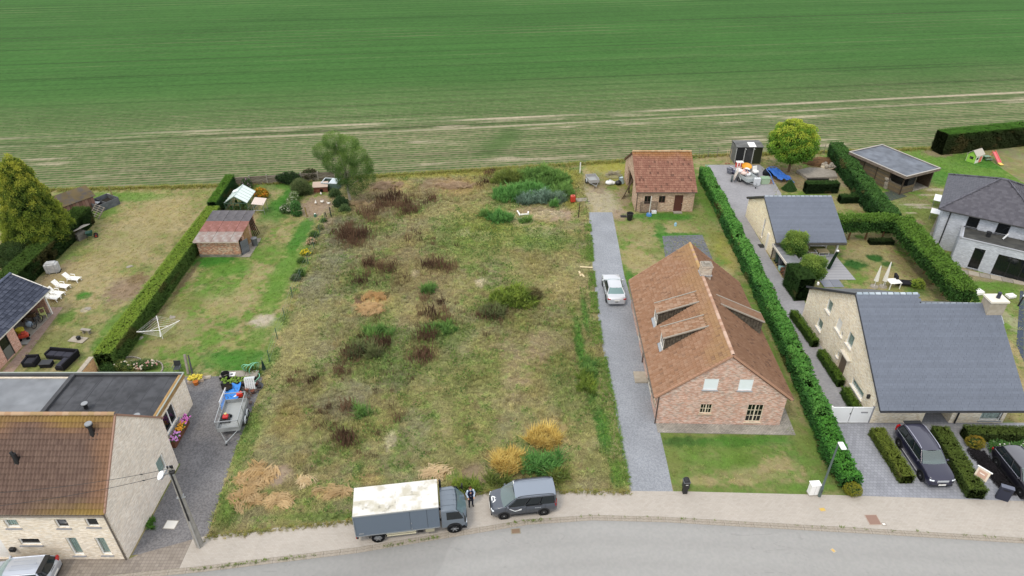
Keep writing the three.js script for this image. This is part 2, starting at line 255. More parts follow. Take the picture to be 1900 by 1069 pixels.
// ---- gravel, paving, road
const speckle=(a,b,c,scale,big=.25)=>tex(1024,1024,(i,j)=>{const x=i / 1024*16,y=j / 1024*16;const n=fbm(x*scale,y*scale,2),m=fbm(x*.45,y*.45,3),w=vn(x*31,y*31);let q=mix3(a,b,sst(.25,.75,n));q=mix3(q,c,sst(.72,.95,w)*.55);const k=1-big / 2+big*m;return[q[0]*k,q[1]*k,q[2]*k];},{rep:[1 / 16,1 / 16]});
const bumpN=(scale)=>tex(512,512,(i,j)=>fbm(i / 512*scale*4,j / 512*scale*4,3),{srgb:false,rep:[.25,.25]});
const bGravel=bumpN(22),bFine=bumpN(12);
const mGravel=Rough({roughness:.95,side:THREE.DoubleSide,map:speckle(C(0xa3a8b0,K),C(0xb7bcc3,K),C(0xcdd0d4,K),14,.3),bumpMap:bGravel,bumpScale:.03});
const mTarGravel=Rough({roughness:.95,side:THREE.DoubleSide,map:speckle(C(0x7d7c7e,K),C(0x959496,K),C(0xb0aaa6,K),12,.45),bumpMap:bGravel,bumpScale:.02});
sheet('gravel_driveway',DRIVE,.008,mGravel);
sheet('gravel_driveway',LEFTDRIVE,.008,mTarGravel);
sheet('gravel_pad',xz([1229,438],[1303,436],[1322,480],[1318,520],[1240,520]),.008,Rough({roughness:.95,side:THREE.DoubleSide,map:speckle(C(0x74777d,K),C(0x888b92,K),C(0x9b9ea4,K),11,.3),bumpMap:bGravel,bumpScale:.02}));
// block paving: joints and tone per block
function blockTex(a,b,c,bw,bh,joint,jc,size=8,big=.25,running=true,n=1024){
const nx=Math.round(size / bw),ny=Math.round(size / bh);
const f=(i,j)=>{const y=j / n*ny,r=Math.floor(y),x=i / n*nx+(running&&r&1?.5:0),q=Math.floor(x),fx=x-q,fy=y-r;return[q%nx,r,Math.min(fx,1-fx)*bw,Math.min(fy,1-fy)*bh];};
const map=tex(n,n,(i,j)=>{const[q,r,dx,dy]=f(i,j),h=LAT[(q*131+r*977)&65535],h2=LAT[(q*31+r*577+99)&65535];let k=mix3(a,b,h);k=mix3(k,c,h2>.86?.5:0);const e=sst(0,joint,Math.min(dx,dy));k=mix3(jc,k,.25+.75*e);const m=1-big / 2+big*fbm(i / n*6,j / n*6,4);return[k[0]*m,k[1]*m,k[2]*m];},{rep:[1 / size,1 / size]});
const bump=tex(n / 2,n / 2,(i,j)=>{const[q,r,dx,dy]=f(i*2,j*2);return sst(0,joint*1.4,Math.min(dx,dy))*(.8+.2*LAT[(q*131+r*977)&65535]);},{srgb:false,rep:[1 / size,1 / size]});
return{map,bumpMap:bump};
}
const mPaver=Rough({roughness:.9,side:THREE.DoubleSide,...blockTex(C(0xacafb7,K),C(0xb8bbc3,K),C(0xa0a3ab,K),.25,.25,.026,C(0x8a8d94,K)),bumpScale:.008});
const mPaverRear=Rough({roughness:.9,side:THREE.DoubleSide,...blockTex(C(0xb4b4b9,K),C(0xc0c0c4,K),C(0xa8a8ac,K),.2,.1,.012,C(0x9a9a9e,K)),bumpScale:.005});
const mPave=Rough({roughness:.93,side:THREE.DoubleSide,...blockTex(C(0xd2cabf,K),C(0xd8d1c7,K),C(0xcac2b7,K),.22,.11,.014,C(0xc0b5a8,K),8,.16),bumpScale:.004});
const mPaveGrey=Rough({roughness:.93,side:THREE.DoubleSide,...blockTex(C(0xa79d92,K),C(0xb5aba0,K),C(0x958c84,K),.22,.22,.022,C(0x857d75,K),8,.2,false),bumpScale:.004});
const PAVE_L=-20.2,KERB=.42;
const off=(P,d)=>P.map(p=>[p[0],p[1]-d]);
sheet('pavement',[...below(off(RE,KERB),PAVE_L,66),...below(PB,PAVE_L,66).reverse()],.012,mPave);
sheet('pavement',[...below(off(RE,KERB),-58,PAVE_L),...below(PB,-58,PAVE_L).reverse()],.012,mPaveGrey);
// concrete gutter strip along the road
const mGutter=Rough({roughness:.93,side:THREE.DoubleSide,map:speckle(C(0xb5ab9d,K),C(0xc3baad,K),C(0x8f887e,K),6,.35)});
{
const k=mb();let carry=0;const P=below(RE,-50,62),parts=new THREE.Group();parts.name='gutter_kerb';parts.userData.kind='structure';scene.add(parts);
for(let i=0;i<P.length-1;i++){const a=P[i],b=P[i+1],L=Math.hypot(b[0]-a[0],b[1]-a[1]),n=Math.max(1,Math.round(L / 1));for(let j=0;j<n;j++){const t0=(j+.008) / n,t1=(j+.992) / n;const p=V(a[0]+(b[0]-a[0])*t0,-.02,a[1]+(b[1]-a[1])*t0),q=V(a[0]+(b[0]-a[0])*t1,-.02,a[1]+(b[1]-a[1])*t1);const g1=mb();g1.beam(V(p.x,-.02,p.z-.3),V(q.x,-.02,q.z-.3),.19,.1);g1.beam(V(p.x,-.035,p.z-.1),V(q.x,-.035,q.z-.1),.19,.1);g1.build('kerb_stone',mGutter,parts);}}
}
const mRoad=Rough({roughness:.9,map:tex(2048,512,(i,j)=>{const x=-58+i / 2048*124,z=-30+j / 512*30;const d=z-lineAt(RE,x);let q=mix3(C(0xb8b8b5,K),C(0xbebdba,K),sst(.2,.8,fbm(x*7,z*7,2)));let k=.95+.1*fbm(x*.2,z*.5,4);const jx=x+.35*z+.3*fbm(z*.6,3,2);k*=1-.09*(1-sst(-13.2,-13,jx))*sst(-34,-33.6,jx);k*=1-.045*(Math.exp(-Math.pow((d-1.5) / .35,2))+Math.exp(-Math.pow((d-3.1) / .35,2)));k*=1-.1*Math.exp(-Math.pow(d / .25,2));const cr=Math.abs(fbm(x*.13+50,z*.7,3)-.5);if(cr<.003)k*=.9;return[q[0]*k,q[1]*k,q[2]*k];}),bumpMap:bFine,bumpScale:.006});
sheet('road',[...below(RE,-58,66),[66,0],[-58,0]],.004,mRoad,(x,z)=>[(x+58) / 124,(z+30) / 30]);
// right-hand property paving
const RFRONT=[...xz([1580,920],[1568,890],[1540,800],[1535,786]),[27,-37.85],[31.05,-37.85],[31.05,-39.5],[33.1,-39.5],[33.1,-37.85],[44,-37.85],[44,-29.75],...below(PB,22.9,44).reverse().slice(1)];
sheet('paved_forecourt',RFRONT,.016,mPaver);
sheet('paved_driveway',[[24.2,-37.85],[25,-60],[25.8,-84],...xz([1308,306],[1410,306],[1425,318],[1450,360]),[31,-72.3],[27.5,-72.3],[27.3,-62.4],[27.3,-58.5],[28.2,-55],[27.7,-52.3],[27,-50],[27,-37.85]],.016,mPaverRear);
// ---------------------------------------------------------------- building kit
function brickMat(pal,mortar,{bw=.215,bh=.068,joint=.014,size=4,patch=3,amp=.5,bump=.006,n=1024}={}){
const nx=Math.round(size / bw),ny=Math.round(size / bh / 2)*2,P=pal.map(h=>C(h,1.15)),mo=C(mortar,1.1);
const f=(u,v)=>{const y=v*ny,r=Math.floor(y),x=u*nx+(r&1?.5:0),q=Math.floor(x);return[q%nx,r,Math.min(x-q,1-x+q)*bw,Math.min(y-r,1-y+r)*bh];};
const map=tex(n,n,(i,j)=>{
const u=i / n,v=j / n,[q,r,dx,dy]=f(u,v),h=LAT[(q*191+r*7717)&65535],h2=LAT[(q*53+r*877+9)&65535];
const cx=q / nx,cy=r / ny,w=vn(cx*11*patch+3,cy*5*patch);
let c=P[Math.min(P.length-1,clamp(h*(1-amp)+w*amp*1.25-.1)*P.length|0)];
const k=.86+.28*h2;c=[c[0]*k,c[1]*k,c[2]*k];
const e=sst(joint*.35,joint,Math.min(dx,dy));c=mix3(mo,c,e);
const s=.88+.24*fbm(u*5,v*5,4);return[c[0]*s,c[1]*s,c[2]*s];
},{rep:[1 / size,1 / size]});
const bt=tex(n / 2,n / 2,(i,j)=>{const[q,r,dx,dy]=f(i*2 / n,j*2 / n);return sst(joint*.3,joint*1.2,Math.min(dx,dy))*(.6+.4*LAT[(q*191+r*7717)&65535]);},{srgb:false,rep:[1 / size,1 / size]});
return Rough({map,bumpMap:bt,bumpScale:bump,roughness:.92,side:THREE.DoubleSide});
}
const bRed=brickMat([0xa5715c,0xb98a76,0xc9a696,0xae7f6c,0xbfa294,0x9c8377,0xd2bfb2],0xb3a89c,{amp:.6});
const bCream=brickMat([0xd2c6b2,0xd8cdbb,0xcabca5,0xded5c6,0xcfc0a9],0xd2c9bb,{amp:.3,patch:5});
const bIvory=brickMat([0xe0d5bd,0xe6dcc7,0xd9cbad,0xe9e1cf,0xd0bf9f],0xded5c2,{amp:.35,patch:5});
const bGrey=brickMat([0xa8adb6,0xafb4bc,0xa1a6af,0xb6bbc2],0xaeb2b9,{amp:.25,patch:5});
const bPink=brickMat([0xc08c78,0xcd9c88,0xb87f6a,0xd4aa98],0xc4b4a8,{amp:.4});
const bShed=brickMat([0xa5694d,0xb77d5c,0x93614c,0xc49c80,0xb8a58f,0x7f5a4a],0xa59a8c,{amp:.55,patch:5});
const bBarn=brickMat([0xa8846c,0xb99a80,0x9b7a66,0xc2a890,0xa9917e],0xb0a594,{amp:.5});
const noiseBump=bFine;
const plain=(a,b,size=6,sc=3,rough=.9,big=.35)=>Rough({roughness:rough,specularIntensity:rough>=.75?.2:.7,side:THREE.DoubleSide,map:tex(256,256,(i,j)=>{const x=i / 256*size,y=j / 256*size;const q=mix3(C(a,K),C(b,K),sst(.25,.75,fbm(x*sc,y*sc,4)));const k=1-big / 2+big*fbm(x*.7+30,y*.7,3);return[q[0]*k,q[1]*k,q[2]*k];},{rep:[1 / size,1 / size]})});
const mConcrete=plain(0xb9b2a6,0xa8a196,6,4),mStone=plain(0xcfc6b6,0xbfb5a4,6,3),mBitumen=plain(0x55575b,0x66686d,8,2,.85,.4),mZincFlat=plain(0x90959b,0x9fa4aa,8,1.2,.6,.45),mEpdm=plain(0x4e5054,0x5c5e62,8,2,.7,.35);
const mWoodGrey=plain(0x8f8574,0x786f62,2,9),mWood=plain(0xa58a66,0x8e7453,2,9),mWoodDark=plain(0x5a4b3d,0x6a594a,2,9);
const mTile=Rough({color:0xffffff,roughness:.82,side:THREE.DoubleSide});
const mSlate=new THREE.MeshStandardMaterial({color:0xffffff,roughness:.62,side:THREE.DoubleSide});
const mLead=M(0x9aa0a6,.55),mZinc=M(0x9fa6ac,.4,{metalness:.5}),mGutter2=M(0x6f675e,.5,{metalness:.3}),mBlackTrim=M(0x24262a,.5),mWhite=M(0xe9e9e6,.5),mWhiteMatt=M(0xe4e2dd,.8),mCreamPaint=M(0xd8ccb4,.6),mBlackPlastic=M(0x1d1e20,.5),mSteel=M(0xb4b8ba,.35,{metalness:.8}),mGalv=M(0xa9adaf,.45,{metalness:.6});
const mGlass=new THREE.MeshPhysicalMaterial({color:0xffffff,roughness:.04,transmission:1,thickness:0,ior:1.5,side:THREE.DoubleSide});
const mGlassDark=new THREE.MeshStandardMaterial({color:col(0x14181b),roughness:.06,side:THREE.DoubleSide});
const mVoid=M(0x1a1816,.95);
function frameAt(O,U,W){const N=U.clone().cross(W).normalize();return new THREE.Matrix4().makeBasis(U,W,N).setPosition(O);}
const XP=V(1,0,0),XN=V(-1,0,0),YP=V(0,1,0),ZP=V(0,0,1),ZN=V(0,0,-1);
// window in a wall: m maps (x along wall, y up, z outward) to the house
function addWindow(parent,m,w,h,{frame=mWhite,cols=1,rows=1,bar=.05,f=.07,recess=.1,sill=mLead,sillOut=.08,glass=mGlassDark,curtain=null,shutter=null,leafs=1,name='window'}={}){
const b=mb(),bx=(B,w,h,d,x,y,z)=>B.add(new THREE.BoxGeometry(w,h,d),m.clone().multiply(new THREE.Matrix4().makeTranslation(x,y,z)));
bx(b,w,f,.07,w / 2,f / 2,-recess);bx(b,w,f,.07,w / 2,h-f / 2,-recess);bx(b,f,h-2*f,.07,f / 2,h / 2,-recess);bx(b,f,h-2*f,.07,w-f / 2,h / 2,-recess);
const iw=(w-2*f),ih=h-2*f;
for(let l=1;l<leafs;l++)bx(b,f*1.3,ih,.066,f+iw*l / leafs,h / 2,-recess+.003);
const tc=cols*leafs;
for(let i=1;i<tc;i++)if(i%cols)bx(b,bar,ih,.05,f+iw*i / tc,h / 2,-recess+.001);
for(let j=1;j<rows;j++)for(let l=0;l<leafs;l++)bx(b,iw / leafs-f*.5,bar,.044,f+iw*(l+.5) / leafs,f+ih*j / rows,-recess+.002);
const win=b.build(name,frame,parent);
if(shutter){const s=mb(),n=Math.max(3,Math.round(ih / .09));for(let i=0;i<n;i++)bx(s,iw,ih / n-.012,.03,w / 2,f+ih*(i+.5) / n,-recess);bx(s,iw,ih,.012,w / 2,h / 2,-recess-.01);s.build('roller_shutter',shutter,win);}
else for(let i=0;i<tc;i++)for(let j=0;j<rows;j++){const p=mb();bx(p,iw / tc-.01,ih / rows-.01,.012,f+iw*(i+.5) / tc,f+ih*(j+.5) / rows,-recess-.012);p.build('pane',glass,win);}
if(curtain){const c=mb(),n=10;for(let i=0;i<n;i++)bx(c,iw / n*.98,ih,.02,f+iw*(i+.5) / n,h / 2,-recess-.09-(i&1)*.03);c.build('curtain',curtain,win);}
if(sill){const s=mb();bx(s,w+.16,.06,sillOut+recess,w / 2,-.032,(sillOut-recess) / 2);s.build('sill',sill,win);}
return win;
}
function pantile(tw,tl,amp,lift=.035,seg=6,lap=1.12){
const P=[],N=[],T=[];const prof=x=>amp*(Math.sin(x*TAU-.6)*.5+.5);
const ring=[[tl*lap,0],[0,lift],[0,lift-.03]];
for(const[s,y]of ring)for(let i=0;i<=seg;i++)P.push(i / seg*tw*1.04,y+prof(i / seg),-s);
for(let r=0;r<2;r++)for(let i=0;i<seg;i++){const a=r*(seg+1)+i,b=a+1,c=a+seg+1,d=c+1;T.push(a,c,b,b,c,d);}
let g=new THREE.BufferGeometry();g.setAttribute('position',new THREE.Float32BufferAttribute(P,3));g.setIndex(T);g=g.toNonIndexed();g.computeVertexNormals();metricUV(g);return g;
}
function slateGeo(w,l,lift=.04){const g=new THREE.BoxGeometry(w*.98,.02,l*1.25);g.translate(w / 2,lift,-l*.62);g.rotateX(.03 / l);return metricUV(g);}
// tiles over a slope: O lower-left corner, U along the eave, S up the slope
function tileSlope(parent,name,O,U,S,width,len,tw,tl,geo,mat,colour,{skip=null,stagger=false}={}){
const nx=Math.round(width / tw),ny=Math.round(len / tl),sx=width / nx / tw,sy=len / ny / tl,N=S.clone().cross(U).negate().normalize();if(N.y<0)N.negate();
const Z=S.clone().negate(),list=[],r=rng(nx*131+ny);
for(let j=0;j<ny;j++)for(let i=stagger&&j&1?-.5:0;i<nx;i++){const u=(i+.5) / nx*width,s=(j+.5) / ny*len;if(skip&&skip(u,s))continue;list.push([Math.max(0,i),j,u,s,i<0?.5:(i>nx-1?.5:1)]);}
const im=new THREE.InstancedMesh(geo,mat,list.length),m=new THREE.Matrix4(),c=new THREE.Color(),q=new THREE.Matrix4();
list.forEach(([i,j,u,s,cut],k)=>{
const p=O.clone().addScaledVector(U,i / nx*width).addScaledVector(S,j / ny*len).addScaledVector(N,.02+rr(0,.012,r));
m.makeBasis(U,N,Z).multiply(q.makeRotationY(rr(-.012,.012,r))).multiply(new THREE.Matrix4().makeScale(sx*cut,1,sy)).setPosition(p);im.setMatrixAt(k,m);const a=colour(u,s,r);im.setColorAt(k,c.setRGB(a[0],a[1],a[2]));
});
im.name=name;im.userData.kind='stuff';im.castShadow=im.receiveShadow=true;parent.add(im);return im;
}
const ridgeGeo=(()=>{const g=new THREE.CylinderGeometry(.13,.14,.4,8,1,true,-PI / 2,PI);g.rotateX(-PI / 2);return metricUV(g.toNonIndexed());})();
function ridgeTiles(parent,A,B,colours,step=.38,r=rng(5)){
const d=B.clone().sub(A),n=Math.max(1,Math.round(d.length() / step));const q=new THREE.Quaternion().setFromUnitVectors(V(0,0,1),d.clone().normalize());const ms=colours.map(h=>M(h,.85));
for(let i=0;i<n;i++){const m=new THREE.Mesh(ridgeGeo,ms[r()*ms.length|0]);m.position.copy(A).addScaledVector(d,(i+.5) / n);m.quaternion.copy(q);m.name='ridge_tile';m.castShadow=m.receiveShadow=true;parent.add(m);}
}
const pick=(P,r)=>P[r()*P.length|0];
const jit=(c,a,r)=>{const k=1+(r()-.5)*a;return[c[0]*k,c[1]*k,c[2]*k];};

// ================================================================ 1. long red brick house in the middle
{
const H=thing('brick_house','long red brick house with clay tile roof and three wedge dormers, mid right','house',V(15.55,0,-37.7),-.026);
const X=4.65,D=15.8,EV=2.95,RG=6.7,tan=(RG-2.65) / 5.0;
const yAt=x=>RG-Math.abs(x)*tan;
const eh=yAt(X)-.05;
const toX=wx=>wx-15.55;
// walls
const holesF=[[toX(13.92),3.42,1.04,1.05],[toX(16.45),3.42,1.0,1.05],[toX(14.0),1.06,.9,.95],[toX(17.5),.3,1.2,1.75]];
let w=mb();w.plate(V(0,0,0),XP,YP,[[-X,0],[X,0],[X,eh],[0,RG-.08],[-X,eh]],.3,holesF.map(h=>rect(...h)));w.build('front_wall',bRed,H);
w=mb();w.plate(V(0,0,-D),XN,YP,[[-X,0],[X,0],[X,eh],[0,RG-.08],[-X,eh]],.3);w.build('rear_wall',bRed,H);
const lw=[[1.6,.9,1,1.2],[4.6,0,1.1,2.2],[7.2,.9,1.2,1.2],[10.4,0,2.4,2.2],[13.6,.9,1,1.2]];
w=mb();w.plate(V(-X,0,-D+.3),ZP,YP,rect(0,0,D-.6,eh),.3,lw.map(h=>rect(...h)));w.build('side_wall',bRed,H);
w=mb();w.plate(V(X,0,-.3),ZN,YP,rect(0,0,D-.6,eh),.3,[]);w.build('side_wall',bRed,H);
const mF=(x,y)=>frameAt(V(x,y,0),XP,YP);
addWindow(H,mF(holesF[0][0],holesF[0][1]),1.04,1.05,{shutter:M(0xdfe8ea,.55),frame:M(0xdfe3e4,.6),f:.05,recess:.05,sill:mLead});
addWindow(H,mF(holesF[1][0],holesF[1][1]),1.0,1.05,{shutter:M(0xdfe8ea,.55),frame:M(0xdfe3e4,.6),f:.05,recess:.05,sill:mLead});
addWindow(H,mF(holesF[2][0],holesF[2][1]),.9,.95,{frame:mCreamPaint,cols:2,rows:2,leafs:2,f:.06,bar:.03,recess:.1,sill:M(0xb5a68f,.8)});
addWindow(H,mF(holesF[3][0],holesF[3][1]),1.2,1.75,{frame:mCreamPaint,cols:2,rows:3,leafs:2,f:.06,bar:.03,recess:.1,sill:M(0xcbbfa9,.8)});
for(const h of lw)addWindow(H,frameAt(V(-X,h[1],-D+.3+h[0]),ZP,YP),h[2],h[3],{frame:h[1]?mCreamPaint:M(0xd9d2c4,.6),cols:1,rows:h[1]?2:1,leafs:h[2]>2?3:1,name:h[1]?'window':'door',sill:mStone});
// pale quoins and lintels on the drive side
for(const h of lw)mb().box(.04,.16,h[2]+.4,-X-.022,h[1]+h[3]+.1,-D+.3+h[0]+h[2] / 2).build('lintel',mStone,H);
// roof deck
const SL=Math.hypot(5.0,5.0*tan),S1=V(1,tan,0).normalize(),S2=V(-1,tan,0).normalize();
const deck=mb();for(const s of[-1,1]){deck.plate(V(s*5.0,RG-5*tan,s<0?-D-.08:.08),s<0?ZP:ZN,s<0?S1:S2,rect(0,0,D+.16,SL),.14);}
const roof=deck.build('roof',M(0x6b5446,.9),H);
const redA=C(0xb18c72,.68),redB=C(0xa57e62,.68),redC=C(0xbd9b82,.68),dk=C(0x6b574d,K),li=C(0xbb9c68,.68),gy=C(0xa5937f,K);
const dz=[[-8.75,-7.45],[-5.45,-4.15]];
const inD=(z,s,D0)=>D0.some(([a,b])=>z>a&&z<b&&s>1.25&&s<5.2);
tileSlope(roof,'clay_tiles',V(-5.03,RG-5*tan,-D-.1),ZP,S1,D+.2,SL-.02,.23,.29,pantile(.23,.29,.085,.06),mTile,(u,s,r)=>{const n=fbm(u*.4,s*.6+3,3);let c=r()<.5?redA:redB;if(r()<.25)c=redC;c=mix3(c,li,.7*sst(.68,1.02,s / SL+(n-.5)*.5));if(r()<.02+.1*sst(.5,.7,n))c=mix3(c,dk,.55);if(r()<.06)c=mix3(c,gy,.3);return jit(mix3(c,redA,.45),.1,r);},{skip:(u,s)=>inD(u-D-.1,s,dz)});
const dzR=[[-8.3,-7.2]];
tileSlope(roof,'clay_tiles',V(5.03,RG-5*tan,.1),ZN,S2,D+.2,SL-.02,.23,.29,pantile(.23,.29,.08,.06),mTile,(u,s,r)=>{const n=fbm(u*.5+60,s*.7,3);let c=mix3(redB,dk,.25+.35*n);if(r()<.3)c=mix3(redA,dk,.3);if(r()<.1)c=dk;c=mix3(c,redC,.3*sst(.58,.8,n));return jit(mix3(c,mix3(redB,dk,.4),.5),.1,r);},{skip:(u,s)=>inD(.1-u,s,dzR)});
ridgeTiles(roof,V(0,RG+.03,.08),V(0,RG+.03,-10.2),[0xb89a86,0xab8c78,0xbfa492,0xa5836e]);
ridgeTiles(roof,V(0,RG+.03,-11.55),V(0,RG+.03,-D-.08),[0xb3966a,0xab8c78,0xad8d62]);
// verge tiles on both gables
for(const z of[.1,-D-.1])for(const s of[-1,1])mb().beam(V(s*5.03,RG-5*tan+.03,z),V(0,RG+.02,z),.12,.14).build('verge',M(0xa8836d,.85),roof);
// chimney
w=mb();w.box(.85,1.7,.8,.3,RG-.05,-10.85);w.box(.95,.1,.9,.3,RG+.84,-10.85);const ch=w.build('chimney',brickMat([0xb3a594,0xa3968a,0xc0b4a4,0x9a8270],0xbcb2a4,{n:512,size:2,amp:.4}),roof);
w=mb();w.box(.83,.08,.78,.3,RG+.93,-10.85);w.box(.42,.14,.38,.3,RG+1.03,-10.85);w.build('chimney_cap',mConcrete,ch);
w=mb();w.box(1.0,.04,.95,.3,RG+.02,-10.85);w.build('flashing',mLead,ch);
// dormers
function dormer(side,z0,z1,foot,pal){
const d=new THREE.Group();d.name='dormer';roof.add(d);const s=side;
const yf=yAt(foot),top=yf+1.45,xe=.72,ye=yAt(xe)+.06,wz=(z0+z1) / 2,W=z1-z0;
const fp=[[0,0],[W,0],[W,top-yf-.12],[0,top-yf-.12]];
w=mb();w.plate(V(s*foot,yf,s<0?z0:z1),s<0?ZP:ZN,YP,fp,.08,[rect(.14,.2,W-.28,.95)]);w.build('face',M(0xdedbd2,.7),d);
addWindow(d,frameAt(V(s*foot,yf+.2,s<0?z0+.14:z1-.14),s<0?ZP:ZN,YP),W-.28,.95,{frame:mWhite,leafs:2,f:.04,recess:.04,sill:null});
// cheeks: vertical boards from the face back to the roof
const n=15;for(const z of[z0,z1]){const cb=new THREE.Group();cb.name='cheek';d.add(cb);const g=mb();for(let i=0;i<n;i++){const xa=foot-.01-(foot-xe)*i / n,xb=foot-.01-(foot-xe)*(i+.93) / n;const lt=x=>top+(ye-top)*(foot-x) / (foot-xe)-.06;g.plate(V(0,0,z),s<0?XP:XN,YP,[[s<0?-xa:-xa,yAt(xa)-.1],[-xb,yAt(xb)-.1],[-xb,lt(xb)],[-xa,lt(xa)]],.03+(i&1)*.008);}g.build('cheek_board',plainBoard,cb);}
// roof of the dormer
const A=V(s*(foot+.12),top+(top-ye) / (foot-xe)*.12,0),L=Math.hypot(foot+.12-xe,A.y-ye),SS=V(-s*(foot+.12-xe),ye-A.y,0).normalize();
const dk2=mb();dk2.plate(V(A.x,A.y,s<0?z0-.12:z1+.12),s<0?ZP:ZN,SS,rect(0,0,W+.24,L),.08);const dr=dk2.build('dormer_roof',mWoodDark,d);
tileSlope(dr,'clay_tiles',V(A.x,A.y,s<0?z0-.02:z1+.02),s<0?ZP:ZN,SS,W+.04,L-.25,.205,.29,pantile(.205,.29,.04),mTile,(u,q,r)=>jit(mix3(pick(pal,r),gy,.3*r()),.12,r));
w=mb();for(const z of[z0-.09,z1+.09])w.beam(V(A.x,A.y+.03,z),V(s*xe,ye+.05,z),.09,.1);w.build('bargeboard',M(0x9c958a,.8),dr);
w=mb();for(const z of[z0-.05,z1+.05])w.beam(V(s*foot,yAt(foot)+.06,z),V(s*(xe+.1),yAt(xe+.1)+.06,z),.16,.03,V(s*tan,1,0).normalize());w.beam(V(s*(foot+.1),yAt(foot+.1)+.06,z0-.1),V(s*(foot+.1),yAt(foot+.1)+.06,z1+.1),.22,.03,V(s*tan,1,0).normalize());w.build('flashing',mLead,d);
}
const plainBoard=plain(0x7d7568,0x625b51,2,6);
for(const[a,b]of dz)dormer(-1,a,b,3.92,[redA,redB,redC]);
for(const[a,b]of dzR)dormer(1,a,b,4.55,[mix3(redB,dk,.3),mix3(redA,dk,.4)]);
// gutters and downpipes
for(const s of[-1,1])mb().bar(V(s*5.1,2.6,.05),V(s*5.1,2.6,-D-.05),.07,8).build('gutter',mGutter2,roof);
for(const z of[.06,-7.2])mb().bar(V(-X-.08,.05,z),V(-X-.08,2.6,z),.05).build('downpipe',M(0x4b3f38,.5),H);
// weathered apron along the foot of the walls, stone step
const ap=mb();ap.plate(V(0,.03,0),XP,ZN,[[-X,-1.0],[X+.9,-1.0],[X+1.0,2.2],[X,2.2],[X,0],[-X,0]],.05);ap.build('apron',Rough({roughness:.95,side:THREE.DoubleSide,...blockTex(C(0xb5b1a8,K),C(0xc8c3b8,K),C(0x9a988f,K),.2,.12,.02,C(0x6d6d66,K),8,.7),bumpScale:.01}),H);
w=mb();w.box(1.0,.15,1.3,-X-.5,.085,-5.2);w.build('step',mStone,H);
}

